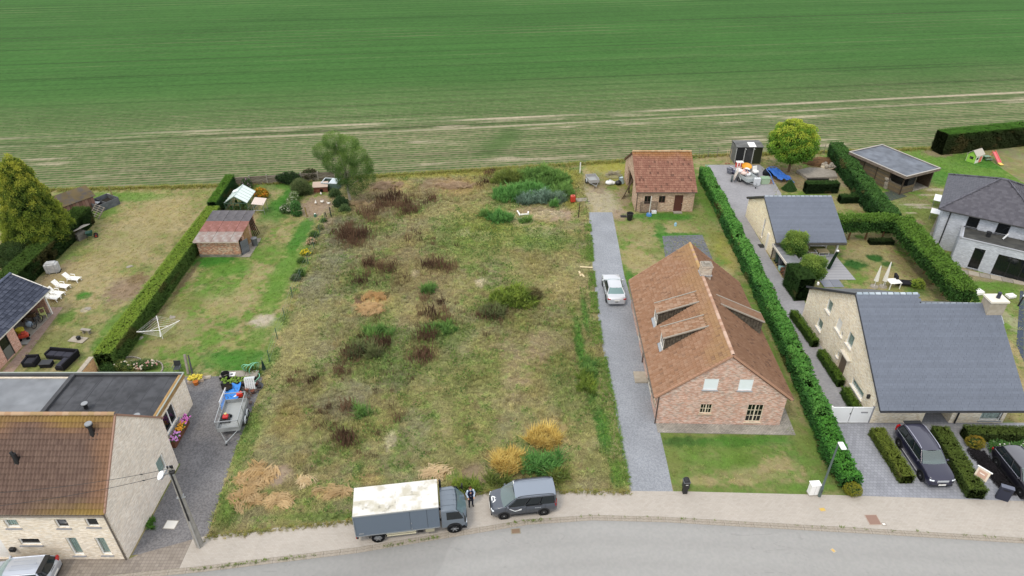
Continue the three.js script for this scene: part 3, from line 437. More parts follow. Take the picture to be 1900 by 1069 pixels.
// ================================================================ 2. cream brick house at the lower left
{
const x1=-23.6,x0=-38.4,zf=-26.1,zb=-33.7,zr=-29.9,EV=4.5,RG=8.35;
const H=thing('corner_house','cream brick house with mossy brown tile roof and flat-roofed wing, lower left','house',V(-31,0,-30));
const L=(x,y,z)=>V(x+31,y,z+30);
const wins=[[-29.85,2.95,.8,.75,'t'],[-26.85,2.95,.72,.78,'d'],[-25.05,3.05,.72,.75,'d'],[-29.65,1.35,1.25,.6,'p'],[-26.8,.35,.66,1.7,'t'],[-25.05,.38,.6,1.66,'t']];
let w=mb();w.plate(L(x0,0,zf),XP,YP,rect(0,0,x1-x0,EV),.3,[...wins.map(a=>rect(a[0]-x0,a[1],a[2],a[3])),rect(4.6,.02,3.1,2.35)]);w.build('front_wall',bCream,H);
w=mb();w.plate(L(x1,0,zf),ZN,YP,[[0,0],[7.6,0],[7.6,EV],[3.8,RG],[0,EV]],.3,[rect(5.45,1.05,1.0,1.42)]);w.build('gable_wall',brickMat([0xd3c8ba,0xd8cfc3,0xccbfaf,0xdcd4c9],0xd5ccc1,{amp:.3,patch:5,bump:.01}),H);
w=mb();w.plate(L(x1-.3,0,zb),XN,YP,rect(0,0,x1-x0-.3,EV),.3);w.build('rear_wall',bCream,H);
const teal=M(0xa9c4bd,.9,{transmission:.3,roughness:.9});
for(const a of wins)addWindow(H,frameAt(L(a[0],a[1],zf),XP,YP),a[2],a[3],{glass:a[4]==='t'?mGlass:mGlassDark,curtain:a[4]==='t'?teal:null,frame:mWhite,f:.06,recess:.12,sill:M(0x8d8f94,.7)});
addWindow(H,frameAt(L(x1,1.05,zf-5.45),ZN,YP),1.0,1.42,{glass:mGlass,curtain:teal,frame:mWhite,f:.06,recess:.12,sill:M(0x9a9ca0,.7)});
// pale garage door with house lamp beside it
w=mb();for(let i=0;i<5;i++)w.box(3.08,.45,.06,x0+4.6+1.55+31,.26+i*.465,zf-.12+30);w.build('garage_door',mWhiteMatt,H);
w=mb();w.rbox(.34,.3,.2,.05,-30.25+31,1.05,zf+.1+30);w.build('letter_box',mBlackPlastic,H);
// roof
const tan=(RG-EV) / 3.8,SL=Math.hypot(3.95,3.95*tan),Sf=V(0,tan,-1).normalize(),Sb=V(0,tan,1).normalize(),ov=.15;
const deck=mb();deck.plate(L(x0,EV-ov*tan,zf+ov),XP,Sf,rect(0,0,x1-x0-.02,SL),.14);deck.plate(L(x1-.02,EV-ov*tan,zb-ov),XN,Sb,rect(0,0,x1-x0-.02,SL),.14);
const roof=deck.build('roof',M(0x5f5046,.9),H);
const a=C(0x877064,K),b=C(0x77625a,K),c2=C(0x947d70,K),moss=C(0xb0954e,K),org=C(0xad8668,K);
const tcol=(u,s,r)=>{const W=x1-x0,n=fbm(u*.5,s*.8,3);let c=mix3(a,mix3(b,c2,r()),.5);const e=Math.max(sst(W-1.6,W-.1,u+(n-.5)),sst(SL-1.3,SL,s+(n-.5)*1.5));c=mix3(c,org,e*.7);c=mix3(c,moss,.8*Math.max(sst(SL-.7,SL+.1,s+(n-.5)),(1-sst(.1,1.1,s+(n-.5)))*sst(W-5.5,W-.5,u+(n-.5)*3)));return jit(c,.1,r);};
tileSlope(roof,'clay_tiles',L(x0,EV-ov*tan,zf+ov),XP,Sf,x1-x0+.04,SL-.03,.22,.335,pantile(.22,.335,.085,.08),mTile,tcol);
tileSlope(roof,'clay_tiles',L(x1+.02,EV-ov*tan,zb-ov),XN,Sb,x1-x0+.04,SL-.03,.205,.335,pantile(.205,.335,.05),mTile,(u,s,r)=>jit(pick([a,b,c2],r),.25,r));
ridgeTiles(roof,L(x1+.02,RG+.15,zr),L(x0,RG+.15,zr),[0xa58a70,0xad9378,0x9c8462,0xa28468]);
for(const z of[zf+ov,zb-ov])mb().beam(L(x1+.03,EV-ov*tan+.05,z),L(x1+.03,RG+.1,zr),.1,.12).build('verge',M(0x96796a,.85),roof);
w=mb();w.bar(L(x0,EV-.22,zf+.22),L(x1,EV-.22,zf+.22),.065,8);w.build('gutter',mGutter2,roof);
w=mb();w.bar(L(x1-.1,.05,zf+.07),L(x1-.1,EV-.2,zf+.09),.05,8);w.build('downpipe',mGutter2,H);
// vents
const vent=(x,z,cap,base)=>{const y=EV+(Math.min(zf-z,3.8))*tan;const v=mb();v.cyl(.13,.16,.75,0,.35,0,10);if(cap){v.cyl(.22,.2,.12,0,.82,0,12);v.cyl(.14,.22,.06,0,.9,0,12);}else v.cyl(.1,.12,.25,-.06,.75,0,8,0,0,.3);v.box(.55,.05,.6,0,.07,0,0,Math.atan(tan),0);for(const g of v.g)g.translate(x+31,y,z+30);const o=v.build('roof_vent',mBlackPlastic,roof);if(cap){const k=mb();k.cyl(.2,.22,.06,x+31,y+.96,z+30,12);k.build('vent_cap',M(0x8f9397,.4,{metalness:.4}),o);}};
vent(-24.75,-29.1,true);vent(-29.0,-28.0,false);
// rear wing
const W0=-46,W1=-25.0,ZB=-39.9,WH=2.95,SPL=-33.25;
w=mb();w.plate(L(W1,0,zb),ZN,YP,rect(0,0,6.2,WH),.3,[rect(2.1,.85,1.75,1.6)]);w.plate(L(W1-.3,0,ZB),XN,YP,rect(0,0,W1-W0-.3,WH),.3);w.plate(L(W0,0,ZB+.3),ZP,YP,rect(0,0,5.9,WH),.3);w.build('wing_wall',bCream,H);
addWindow(H,frameAt(L(W1,.85,zb-2.1),ZN,YP),1.75,1.6,{frame:mWhite,leafs:2,recess:.1,sill:mLead});
w=mb();w.box(SPL-W0,.1,6.0,(SPL+W0) / 2+31,WH-.12,-36.75+30);w.build('flat_roof',mZincFlat,H);
w=mb();w.box(W1-SPL,.1,6.0,(W1+SPL) / 2+31,WH-.04,-36.75+30);w.build('flat_roof',mBitumen,H);
w=mb();for(const y of[0]){w.box(.28,.42,6.3,W1-.1+31,WH-.02,-36.85+30);}w.build('fascia',plain(0xc9a878,0xb99664,2,5),H);
w=mb();w.box(W1-W0,.3,.22,(W1+W0) / 2+31,WH+.06,ZB+.05+30);w.box(.3,.26,6.1,SPL+31,WH+.1,-36.8+30);w.build('parapet',mEpdm,H);
w=mb();w.box(W1-W0+.1,.05,.1,(W1+W0) / 2+31,WH+.23,ZB-.05+30);w.box(.09,.05,6.3,W1+.05+31,WH+.22,-36.85+30);w.box(W1-SPL,.1,.14,(W1+SPL) / 2+31,WH+.1,zb-.1+30);w.build('roof_edge_trim',M(0x9fa79f,.5,{metalness:.3}),H);
w=mb();w.box(.09,.012,5.9,0,WH+.02,-36.8+30);for(let i=0;i<7;i++)w.box(.06,.008,5.9,W1-.9-i*1.05+31,WH+.018,-36.8+30);w.build('roofing_seam',M(0x4a4c50,.8),H);
for(const[x,z,big]of[[-30.4,-36.2,0],[-25.9,-34.7,1]]){const v=mb();v.cyl(.12,.16,big?.9:.35,x+31,WH+.3,z+30,10);v.cyl(.26,.2,.1,x+31,WH+(big?.78:.5),z+30,12);const o=v.build('roof_vent',mBlackPlastic,H);const k=mb();k.cyl(.22,.24,.05,x+31,WH+(big?.86:.56),z+30,12);k.build('vent_cap',M(0x8f9397,.4),o);}
}

// ================================================================ 3. small barn with tile roof
{
const H=thing('brick_barn','small brick barn with red clay tile roof, brown door and open left end','barn',V(18.05,0,-78));
const X=3.4,D=9.6,EV=2.75,RG=5.55,z1=4.85,z0=z1-D,zr=(z1+z0) / 2,tan=(RG-EV) / (D / 2);
const fw=[[.95,1.0,.75,1.05,'w'],[2.65,1.15,.75,.9,'w'],[4.5,.05,1.0,2.1,'d']];
let w=mb();w.plate(V(-X,0,z1),XP,YP,rect(0,0,2*X,EV),.25,fw.map(a=>rect(a[0],a[1],a[2],a[3])));w.build('front_wall',bBarn,H);
w=mb();w.plate(V(-X,0,z0),ZP,YP,[[0,0],[2.2,0],[2.2,2.7],[6.6,2.7],[6.6,0],[D,0],[D,EV],[D / 2,RG],[0,EV]],.25);w.build('gable_wall',bBarn,H);
w=mb();w.plate(V(X,0,z1),ZN,YP,[[0,0],[D,0],[D,EV],[D / 2,RG],[0,EV]],.25);w.build('gable_wall',bBarn,H);
w=mb();w.plate(V(X,0,z0),XN,YP,rect(0,0,2*X,EV),.25);w.build('rear_wall',bBarn,H);
const mB=M(0x4a2f2a,.6);
for(const a of fw.slice(0,2))addWindow(H,frameAt(V(-X+a[0],a[1],z1),XP,YP),a[2],a[3],{frame:mB,leafs:2,recess:.08,sill:null});
w=mb();for(let i=0;i<6;i++)w.box(.155,2.08,.05,-X+4.5+.083+i*.167,1.09,z1-.1);const dr=w.build('door',M(0x552f27,.6),H);w=mb();w.cyl(.03,.03,.12,-X+5.38,1.05,z1-.03,8,PI / 2);w.build('handle',mSteel,dr);
const ov=.25,SL=Math.hypot(D / 2+ov,(D / 2+ov)*tan),Sf=V(0,tan,-1).normalize(),Sb=V(0,tan,1).normalize();
const dk=mb();dk.plate(V(-X-.15,EV-ov*tan,z1+ov),XP,Sf,rect(0,0,2*X+.3,SL),.12);dk.plate(V(X+.15,EV-ov*tan,z0-ov),XN,Sb,rect(0,0,2*X+.3,SL),.12);
const roof=dk.build('roof',M(0x6b5446,.9),H);
const a=C(0xa97c6a,K),b=C(0x9c7060,K),c2=C(0xb88d78,K),d=C(0x5f473f,K),li=C(0xb98748,K);
tileSlope(roof,'clay_tiles',V(-X-.17,EV-ov*tan,z1+ov+.03),XP,Sf,2*X+.34,SL-.02,.22,.32,pantile(.22,.32,.045,.045),mTile,(u,s,r)=>{const n=fbm(u*.6,s*.8+20,3);let c=mix3(a,pick([a,b,c2],r),.6);if(r()<.05)c=mix3(c,d,.6);c=mix3(c,li,.6*sst(.75,1,s / SL+(n-.5)*.3));return jit(c,.12,r);});
tileSlope(roof,'clay_tiles',V(X+.17,EV-ov*tan,z0-ov),XN,Sb,2*X+.34,SL-.02,.22,.32,pantile(.22,.32,.045),mTile,(u,s,r)=>jit(pick([a,b,c2],r),.3,r));
ridgeTiles(roof,V(-X-.15,RG+.12,zr),V(X+.15,RG+.12,zr),[0xae9070,0xa88a68,0xb39a7a]);
w=mb();w.bar(V(-X-.1,EV-.15,z1+.32),V(X+.1,EV-.15,z1+.32),.06,8);w.bar(V(-X+.05,.05,z1+.07),V(-X+.05,EV-.2,z1+.2),.045,8);w.build('gutter',M(0x54483f,.5),roof);
w=mb();w.box(.14,2.7,.14,-X-.02,1.35,zr-.4);for(let i=0;i<5;i++)w.beam(V(-X-.7-i*.12,.02,.6+i*.25),V(-X+.1,2.3,.3+i*.2),.08,.05);w.build('timber_post',mWoodDark,H);
w=mb();w.box(1.0,.1,.5,-X+5,.05,z1+.3);w.build('doorstep',mConcrete,H);
// wire gate leaning against the front, pole with a blue foot
const g=thing('wire_gate','dark wire mesh gate leaning against the left end of the barn front','gate',V(16.15,0,-72.95),0);w=mb();w.box(2.0,.05,.05,0,.05,.1);w.box(2.0,.05,.05,0,1.35,-.05);w.box(.05,1.35,.05,-.97,.7,.03);w.box(.05,1.35,.05,.97,.7,.03);w.build('frame',M(0x5a5048,.6),g);w=mb();for(let i=0;i<15;i++)w.box(.012,1.3,.012,-.9+i*.128,.7,.03);for(let j=0;j<9;j++)w.box(1.9,.012,.012,0,.12+j*.15,.02);w.build('mesh',M(0x4b443e,.6),g);
}
// ================================================================ 4. right-hand house with the large slate roof
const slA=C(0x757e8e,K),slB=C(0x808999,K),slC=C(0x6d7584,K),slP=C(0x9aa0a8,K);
const slateCol=(seed,warm=0)=>(u,s,r)=>{const n=fbm(u*.5+seed,s*.35,3);let c=mix3(slA,slC,r()*.6);const rw=.93+.14*LAT[(Math.round(s*5)*131)&65535];c=mix3(c,slB,n*.7);if(warm)c=[c[0]*(1+warm),c[1],c[2]*(1-warm*.5)];return jit([c[0]*rw,c[1]*rw,c[2]*rw],.08,r);};  // per-course tone paints in the shade lines between slate rows
{
const x0=27.0,x1=37.2,zf=-37.85,zr=-44.35,zb=-51.9,EV=2.3,RG=7.4,sl=(RG-EV) / (zr+36.75)*-1;
const H=thing('slate_house','ivory brick house with very large slate roof and stone chimney, right of the paved drive','house',V(32,0,-44));
const L=(x,y,z)=>V(x-32,y,z+44);
const yF=z=>RG-(z-zr)*(RG-EV) / (-36.75-zr);
const bs=.575,yB=z=>RG-(zr-z)*bs;
// gable wall towards the drive (faces -x); u runs along +z from zb
const G=(z,y)=>[z-zb,y];
const gw=[[-48.35,3.25,.95,1.15],[-49.0,.95,1.0,1.0],[-46.05,2.95,.85,1.1],[-43.95,3.0,1.0,1.2],[-41.5,.75,2.0,.7],[-45.05,2.9,.4,.5],[-44.6,1.1,.35,.55]];
let w=mb();w.plate(L(x0,0,zb),ZP,YP,[G(zb,0),G(-44.2,0),G(-44.2,2.15),G(-42.9,2.15),G(-42.9,0),G(zf,0),G(zf,yF(zf)-.12),G(zr,RG-.12),G(zb,yB(zb)-.12)],.3,gw.map(a=>rect(a[0]-zb,a[1],a[2],a[3])));w.build('gable_wall',bIvory,H);
const mw=M(0xe6e8e6,.5);
gw.forEach((a,i)=>{const g=i===2?{shutter:M(0xe4e4de,.6)}:{glass:mGlass,curtain:i<5?M(0xb9cfc9,.9,{transmission:.3,roughness:.9}):null};addWindow(H,frameAt(L(x0,a[1],a[0]),ZP,YP),a[2],a[3],{frame:mw,f:.07,recess:.1,sill:M(0xd9d6cf,.7),sillOut:.1,...g});});
w=mb();w.box(.06,2.1,1.28,x0+.26-32,1.06,-43.55+44);w.build('door',M(0x77695a,.6),H);
w=mb();w.box(.35,.12,1.5,x0-.1-32,2.22,-43.2+44);w.build('door_hood',M(0xcfcabd,.7),H);
w=mb();w.rbox(.14,.26,.22,.04,x0-.06-32,4.35,-50.6+44);w.build('wall_lamp',mWhite,H);
w=mb();w.box(.2,.34,.14,x0-.12-32,1.9,-38.7+44);w.build('wall_lantern',mBlackTrim,H);
// front wall with a recessed porch and window bay
w=mb();w.plate(L(x0,0,zf),XP,YP,rect(0,0,4.05,3.0),.3);w.plate(L(x0+4.05,0,zf-.3),ZN,YP,rect(0,0,1.7,3.0),.25);w.plate(L(33.1,0,zf-2.0),ZP,YP,rect(0,0,1.7,3.0),.25);w.plate(L(x0+4.05,0,zf-1.9),XP,YP,rect(0,0,2.1,3.0),.2,[rect(.2,0,1.0,2.1)]);w.plate(L(33.1,0,zf),XP,YP,rect(0,0,4.1,3.0),.3,[rect(2.2,.25,1.6,1.7)]);w.build('front_wall',bIvory,H);
w=mb();w.box(.96,2.08,.06,31.75-32,1.05,zf-1.98+44);w.build('door',M(0x34383c,.5),H);
addWindow(H,frameAt(L(35.3,.25,zf),XP,YP),1.6,1.7,{glass:mGlass,curtain:M(0xb9cfc9,.9,{transmission:.3,roughness:.9}),frame:mw,f:.08,recess:.1,sill:mLead});
w=mb();w.bar(L(33.5,.05,zf+.08),L(33.5,2.4,zf+.08),.06,8);w.build('downpipe',mBlackTrim,H);
w=mb();w.bar(L(29.2,1.35,zf+.05),L(29.45,1.6,zf+.06),.03,5);w.bar(L(29.7,1.35,zf+.05),L(29.45,1.6,zf+.06),.03,5);w.bar(L(29.45,1.6,zf+.06),L(29.45,1.2,zf+.05),.03,5);w.build('wall_anchor',mBlackTrim,H);
w=mb();w.plate(L(x1,0,zf),ZN,YP,[[0,0],[zf+45.2,0],[zf+45.2,5.5],[zf-zr,RG-.85],[0,yF(zf)-.12]],.3);for(const[p,q,h]of[[[31.4,-50.1],[27.1,-51.8],2.6],[[37,-45],[31.5,-49.4],3.4]]){const a=L(p[0],0,p[1]),d=L(q[0],0,q[1]).sub(a);w.plate(a,d.clone().normalize(),YP,rect(0,0,d.length(),h),.2);}w.build('side_wall',bIvory,H);
// front slope
const XL=26.78,XR=37.5,SL=Math.hypot(-36.75-zr,RG-EV),Sf=V(0,(RG-EV),zr+36.75).normalize();
const deck=mb();deck.plate(L(XL,EV,-36.75),XP,Sf,[[0,0],[XR-XL,0],[XR-XL,SL-.75],[4.95,SL-.75],[4.7,SL],[0,SL]],.16);
const roof=deck.build('roof',M(0x3a3d42,.8),H);
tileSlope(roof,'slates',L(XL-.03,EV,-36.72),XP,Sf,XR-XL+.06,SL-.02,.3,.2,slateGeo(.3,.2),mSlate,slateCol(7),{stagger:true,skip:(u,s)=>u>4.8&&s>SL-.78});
// rear slopes, much shorter on the right
const nb=V(0,-bs,-1).normalize();const rb=mb();
const q3=(pts)=>{const g=new THREE.BufferGeometry();const P=[];for(let i=1;i<pts.length-1;i++)for(const p of[pts[0],pts[i],pts[i+1]])P.push(p.x,p.y,p.z);g.setAttribute('position',new THREE.Float32BufferAttribute(P,3));g.computeVertexNormals();rb.add(g);};
const rbk=(x,z)=>L(x,yB(z),z);
q3([rbk(XL,zr),rbk(31.5,zr),rbk(31.5,-50.3),rbk(XL,zb-.2)]);
const zr2=zr+.55,y2=RG-.55,rb2=(x,z)=>L(x,y2-(zr2-z)*.6,z);
q3([rb2(31.5,zr2),rb2(XR,zr2),rb2(XR,-45.2),rb2(31.5,-49.6)]);
rb.build('rear_roof',plain(0x6f7276,0x7c7f82,4,3,.7,.3),roof);
w=mb();w.beam(L(XL-.02,RG+.02,zr),L(XL-.02,yB(zb)+.02,zb-.15),.12,.16);w.beam(L(XL-.02,RG+.02,zr),L(XL-.02,EV+.02,-36.75),.08,.12);w.box(XR-XL,.14,.12,(XL+XR) / 2-32,EV-.08,-36.72+44);w.build('verge',M(0x3b3d42,.6),roof);
const zc=[0xa3afb8,0xb3bec6,0x98a5af];
ridgeTiles(roof,L(XL,RG+.03,zr),L(31.6,RG+.03,zr),zc,.5);ridgeTiles(roof,L(31.6,y2-.02,zr2+.02),L(36.4,y2-.02,zr2+.02),zc,.5);
w=mb();w.box(1.25,1.9,1.0,37.0-32,6.75,-43.3+44);const ch=w.build('chimney',mStone,roof);w=mb();w.box(1.4,.14,1.15,37.0-32,7.7,-43.3+44);w.build('chimney_slab',M(0xddd7ca,.8),ch);w=mb();w.cyl(.13,.15,.5,37.1-32,8.0,-43.3+44,10);w.build('chimney_pot',M(0x262a3a,.5),ch);w=mb();w.box(1.3,.05,1.5,37.0-32,6.45,-42.9+44,0,.6);w.build('flashing',mLead,ch);
}
// ================================================================ 5. garage and covered terrace
{
const H=thing('slate_garage','garden building with sand brick gable and slate roof beside the upper paved drive','garage',V(31,0,-67));
const L=(x,y,z)=>V(x-31,y,z+67);
const x0=27.45,x1=34.1,zf=-62.4,zr=-67.3,zb=-72.0,RG=4.75,EV=2.25,t=(RG-EV) / (-61.6-zr),tb=.5;
let w=mb();w.plate(L(x0,0,zb),ZP,YP,[[0,0],[zf-zb,0],[zf-zb,RG-(zf-zr)*t-.1],[zr-zb,RG-.1],[0,RG-(zr-zb)*tb-.1]],.3,[rect(5.6,.4,.55,2.3)]);w.build('gable_wall',brickMat([0xe6d8b6,0xecdfc2,0xdccca6,0xeadfc6],0xe4d8bc,{amp:.3,n:512,size:3}),H);
addWindow(H,frameAt(L(x0,.4,zb+5.6),ZP,YP),.55,2.3,{frame:mWhite,rows:2,recess:.08,sill:mStone,glass:mGlass,curtain:M(0xdad8cf,.9)});
w=mb();w.box(.1,1.9,.5,x0-.05-31,.97,-64.2+67);w.build('side_door_panel',M(0xe6e2d8,.7),H);
w=mb();w.plate(L(x1,0,zf-3),ZN,YP,[[0,0],[zf-3-zb,0],[zf-3-zb,RG-(zr-zb)*tb-.1],[zf-3-zr,RG-.1],[0,RG-(zf-3-zr)*t-.1]],.3);w.plate(L(x1,0,zb),XN,YP,rect(0,0,x1-x0,2.3),.3);w.plate(L(x0,0,zf),XP,YP,rect(0,0,2.6,2.3),.3);w.plate(L(x0+2.6,0,zf-3),XP,YP,rect(0,0,x1-x0-2.6,2.4),.25,[rect(1.2,0,2,2.1)]);w.build('wall',bIvory,H);
w=mb();for(const x of[30.3,33.9])w.box(.16,2.3,.16,x-31,1.15,-62.0+67);w.build('post',mWhiteMatt,H);
const XL=27.25,XR=34.5,SL=Math.hypot(-61.6-zr,RG-EV),Sf=V(0,RG-EV,zr+61.6).normalize(),Sb=V(0,tb,1).normalize(),BL=Math.hypot(4.9,4.9*tb);
const dk=mb();dk.plate(L(XL,EV,-61.6),XP,Sf,rect(0,0,XR-XL,SL),.16);dk.plate(L(XR,RG-4.9*tb,zr-4.9),XN,Sb,rect(0,0,XR-XL,BL),.16);const roof=dk.build('roof',M(0x3a3d42,.8),H);
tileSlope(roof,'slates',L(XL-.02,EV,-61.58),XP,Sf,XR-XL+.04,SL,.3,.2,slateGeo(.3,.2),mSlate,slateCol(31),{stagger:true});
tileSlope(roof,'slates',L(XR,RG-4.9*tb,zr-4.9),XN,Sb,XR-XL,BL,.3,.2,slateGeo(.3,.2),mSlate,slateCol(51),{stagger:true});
ridgeTiles(roof,L(XL,RG+.02,zr),L(XR,RG+.02,zr),[0x8d959e,0x99a2ab],.5);
w=mb();w.beam(L(XL,RG+.02,zr),L(XL,RG-4.9*tb,zr-4.9),.1,.16);w.beam(L(XL,RG+.02,zr),L(XL,EV,-61.6),.08,.12);w.box(XR-XL,.2,.16,(XL+XR) / 2-31,EV-.1,-61.52+67);w.build('verge',M(0x4a4843,.6),roof);
}
// ================================================================ 6. modern grey house, upper right
{
const H=thing('modern_house','pale grey house with dark hipped roof and black-framed windows at the right edge','house',V(46.3,0,-64.97),-33.0*PI / 180);
const xl=-.6,xr=8.0,zf=.6,zb=-9.0,EV=4.6,AP=7.1,mFr=M(0x1b1d20,.4);
let w=mb();const uw=[[1.75,3.2,1.05,1.15],[4.4,3.2,1.1,1.15]];
w.plate(V(xl,0,zf),XP,YP,rect(0,0,xr-xl,EV),.3,uw.map(a=>rect(a[0]-xl,a[1],a[2],a[3])));w.plate(V(xl,0,zb),ZP,YP,rect(0,0,zf-zb,EV),.3);w.plate(V(xr,0,zf),ZN,YP,rect(0,0,zf-zb,EV),.3);w.plate(V(xr,0,zb),XN,YP,rect(0,0,xr-xl,EV),.3);w.build('wall',bGrey,H);
for(const a of uw)addWindow(H,frameAt(V(a[0],a[1],zf),XP,YP),a[2],a[3],{frame:mFr,f:.07,recess:.1,sill:mFr});
w=mb();w.bar(V(.1,.05,zf+.08),V(.1,EV-.2,zf+.08),.06,8);w.bar(V(xl-.35,EV-.05,zf+.45),V(xr+.4,EV-.05,zf+.45),.07,8);w.bar(V(xl-.45,EV-.05,zf+.4),V(xl-.45,EV-.05,zb-.3),.07,8);w.build('gutter',M(0x26282b,.4),H);
// pyramid roof of flat tiles, laid course by course
const e=[V(xl-.45,EV,zf+.45),V(xr+.5,EV,zf+.45),V(xr+.5,EV,zb-.4),V(xl-.45,EV,zb-.4)],a1=V(3.5,AP,-4.2),a2=V(4.1,AP,-4.2);
const faces=[[e[0],e[1],a2,a1],[e[1],e[2],a2],[e[2],e[3],a1,a2],[e[3],e[0],a1]];
const g=mb();for(const f of faces){const P=[];for(let i=1;i<f.length-1;i++)for(const p of[f[0],f[i],f[i+1]])P.push(p.x,p.y,p.z);const q=new THREE.BufferGeometry();q.setAttribute('position',new THREE.Float32BufferAttribute(P,3));q.computeVertexNormals();g.add(q);}g.box(xr-xl+.9,.06,zf-zb+.8,(xl+xr) / 2,EV-.05,(zf+zb) / 2);
const roof=g.build('roof',M(0x55565c,.8),H),geo=slateGeo(.3,.25,.02);
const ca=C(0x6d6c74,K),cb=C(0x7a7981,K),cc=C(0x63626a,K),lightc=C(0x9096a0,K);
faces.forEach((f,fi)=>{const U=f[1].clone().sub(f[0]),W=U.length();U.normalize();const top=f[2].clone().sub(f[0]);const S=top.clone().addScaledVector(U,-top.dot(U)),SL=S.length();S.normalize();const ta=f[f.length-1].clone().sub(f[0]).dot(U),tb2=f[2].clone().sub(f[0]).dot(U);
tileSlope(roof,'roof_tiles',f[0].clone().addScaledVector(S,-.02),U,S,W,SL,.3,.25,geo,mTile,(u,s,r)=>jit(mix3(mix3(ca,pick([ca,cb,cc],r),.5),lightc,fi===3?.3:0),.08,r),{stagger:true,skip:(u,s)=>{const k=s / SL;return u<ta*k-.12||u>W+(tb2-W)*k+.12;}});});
const rc=[0x56565e,0x62626a];for(const[p,q]of[[e[0],a1],[e[1],a2],[e[2],a2],[e[3],a1]])ridgeTiles(roof,p.clone().add(V(0,.06,0)),q.clone().add(V(0,.06,0)),rc,.33);ridgeTiles(roof,a1.clone().add(V(0,.06,0)),a2.clone().add(V(0,.06,0)),rc,.3);
// front wing
const X0=1.5,X1=11,Z1=3.6,HH=3.1;const ww=[[3.1,.15,.95,2.3,1],[5.2,.05,4.6,2.3,4]];
w=mb();w.plate(V(X0,0,Z1),XP,YP,rect(0,0,X1-X0,HH),.3,ww.map(a=>rect(a[0]-X0,a[1],a[2],a[3])));w.plate(V(X0,0,zf),ZP,YP,rect(0,0,Z1-zf-.3,HH),.3);w.plate(V(X1,0,Z1-.3),ZN,YP,rect(0,0,Z1-zf-.3,HH),.3);w.build('wing_wall',bGrey,H);
for(const a of ww)addWindow(H,frameAt(V(a[0],a[1],Z1),XP,YP),a[2],a[3],{frame:mFr,leafs:a[4],f:.08,recess:.1,sill:M(0x8a8c90,.7)});
w=mb();w.box(X1-X0-.1,.1,Z1-zf-.1,(X0+X1) / 2,HH-.06,(Z1+zf) / 2);w.build('flat_roof',plain(0x4f504f,0x63635f,5,1.6,.85,.6),H);
w=mb();w.box(X1-X0+.1,.08,.2,(X0+X1) / 2,HH+.06,Z1-.05);w.box(.2,.08,Z1-zf,X0+.05,HH+.06,(Z1+zf) / 2);w.build('coping',M(0x9a9da2,.5),H);
for(const[x,z]of[[3.9,1.7],[7.5,1.5]]){const v=mb();v.cyl(.2,.22,.4,x,HH+.2,z,10);v.cyl(.28,.28,.1,x,HH+.45,z,10);v.build('roof_vent',mBlackPlastic,H);}
w=mb();w.bar(V(5.2,HH+.05,1.6),V(5.5,HH+.6,1.3),.09,8);w.build('flue',M(0xc9cbcc,.4),H);
}
// ================================================================ 7. timber pool house with flat roof
{
const H=thing('timber_shelter','timber garden shelter with grey flat roof and open end, beyond the ivy hedge','shelter',V(48.95,0,-82.4),25*PI / 180);
const W=5.2,D=7.9,HH=2.55;let w=mb();
w.box(W+.9,.34,.1,0,HH,D / 2+.4);w.box(W+.9,.34,.1,0,HH,-D / 2-.4);w.box(.1,.34,D+.7,-W / 2-.4,HH,0);w.box(.1,.34,D+.7,W / 2+.4,HH,0);w.build('fascia',plain(0xa5968a,0x8f8175,2,5),H);
w=mb();w.box(W+.7,.08,D+.7,0,HH+.06,0);w.build('flat_roof',plain(0x6d747f,0x828a96,7,1.5,.6,.55),H);
w=mb();w.box(W+.92,.05,.16,0,HH+.19,D / 2+.4);w.box(W+.92,.05,.16,0,HH+.19,-D / 2-.4);w.box(.16,.05,D+.66,-W / 2-.4,HH+.19,0);w.box(.16,.05,D+.66,W / 2+.4,HH+.19,0);w.build('roof_edge',M(0xaaa59e,.6),H);
const xs=-W / 2,bays=4,bl=D / bays;
for(let i=0;i<=bays;i++){const p=mb();p.box(.12,HH,.12,xs,HH / 2,-D / 2+i*bl);p.build('post',M(0x4c4238,.8),H);}
for(const x of[-.4,W / 2]){const p=mb();p.box(.1,HH,.1,x,HH / 2,D / 2);p.build('post',mWoodGrey,H);}
const vb=[mWoodGrey,plain(0xa59274,0x8e7c62,2,7),plain(0x9a8a70,0x85765e,2,7)];
for(let i=0;i<bays;i++){const n=i===bays-1?7:14;const pn=new THREE.Group();pn.name='timber_panel';H.add(pn);for(let j=0;j<n;j++){const p=mb();p.box(.04+(j%2)*.01,.155,bl-.13,xs,.12+j*.166,-D / 2+(i+.5)*bl);p.build('board',vb[(i+j)%3],pn);}}
w=mb();w.box(W,HH-.3,.1,0,(HH-.3) / 2,-D / 2);w.box(.1,HH-.3,D,W / 2,(HH-.3) / 2,0);w.build('rear_panel',mWoodDark,H);
const pn=new THREE.Group();pn.name='timber_panel';H.add(pn);for(let j=0;j<6;j++){const p=mb();p.box(2.1,.155,.05,-W / 2+1.1,.12+j*.166,D / 2);p.build('board',vb[j%3],pn);}
w=mb();w.box(W,.06,D,0,.03,0);w.build('floor_slab',mConcrete,H);
const b=thing('barbecue','black barbecue standing in the open end of the timber shelter','barbecue',H.localToWorld(V(.8,.06,2.5)).setY(.06),.4);w=mb();w.rbox(1.3,.35,.6,.08,0,.95,0);w.build('lid',mBlackPlastic,b);w=mb();w.box(1.2,.7,.5,0,.42,0);w.build('cabinet',M(0x2a2b2d,.5),b);
}
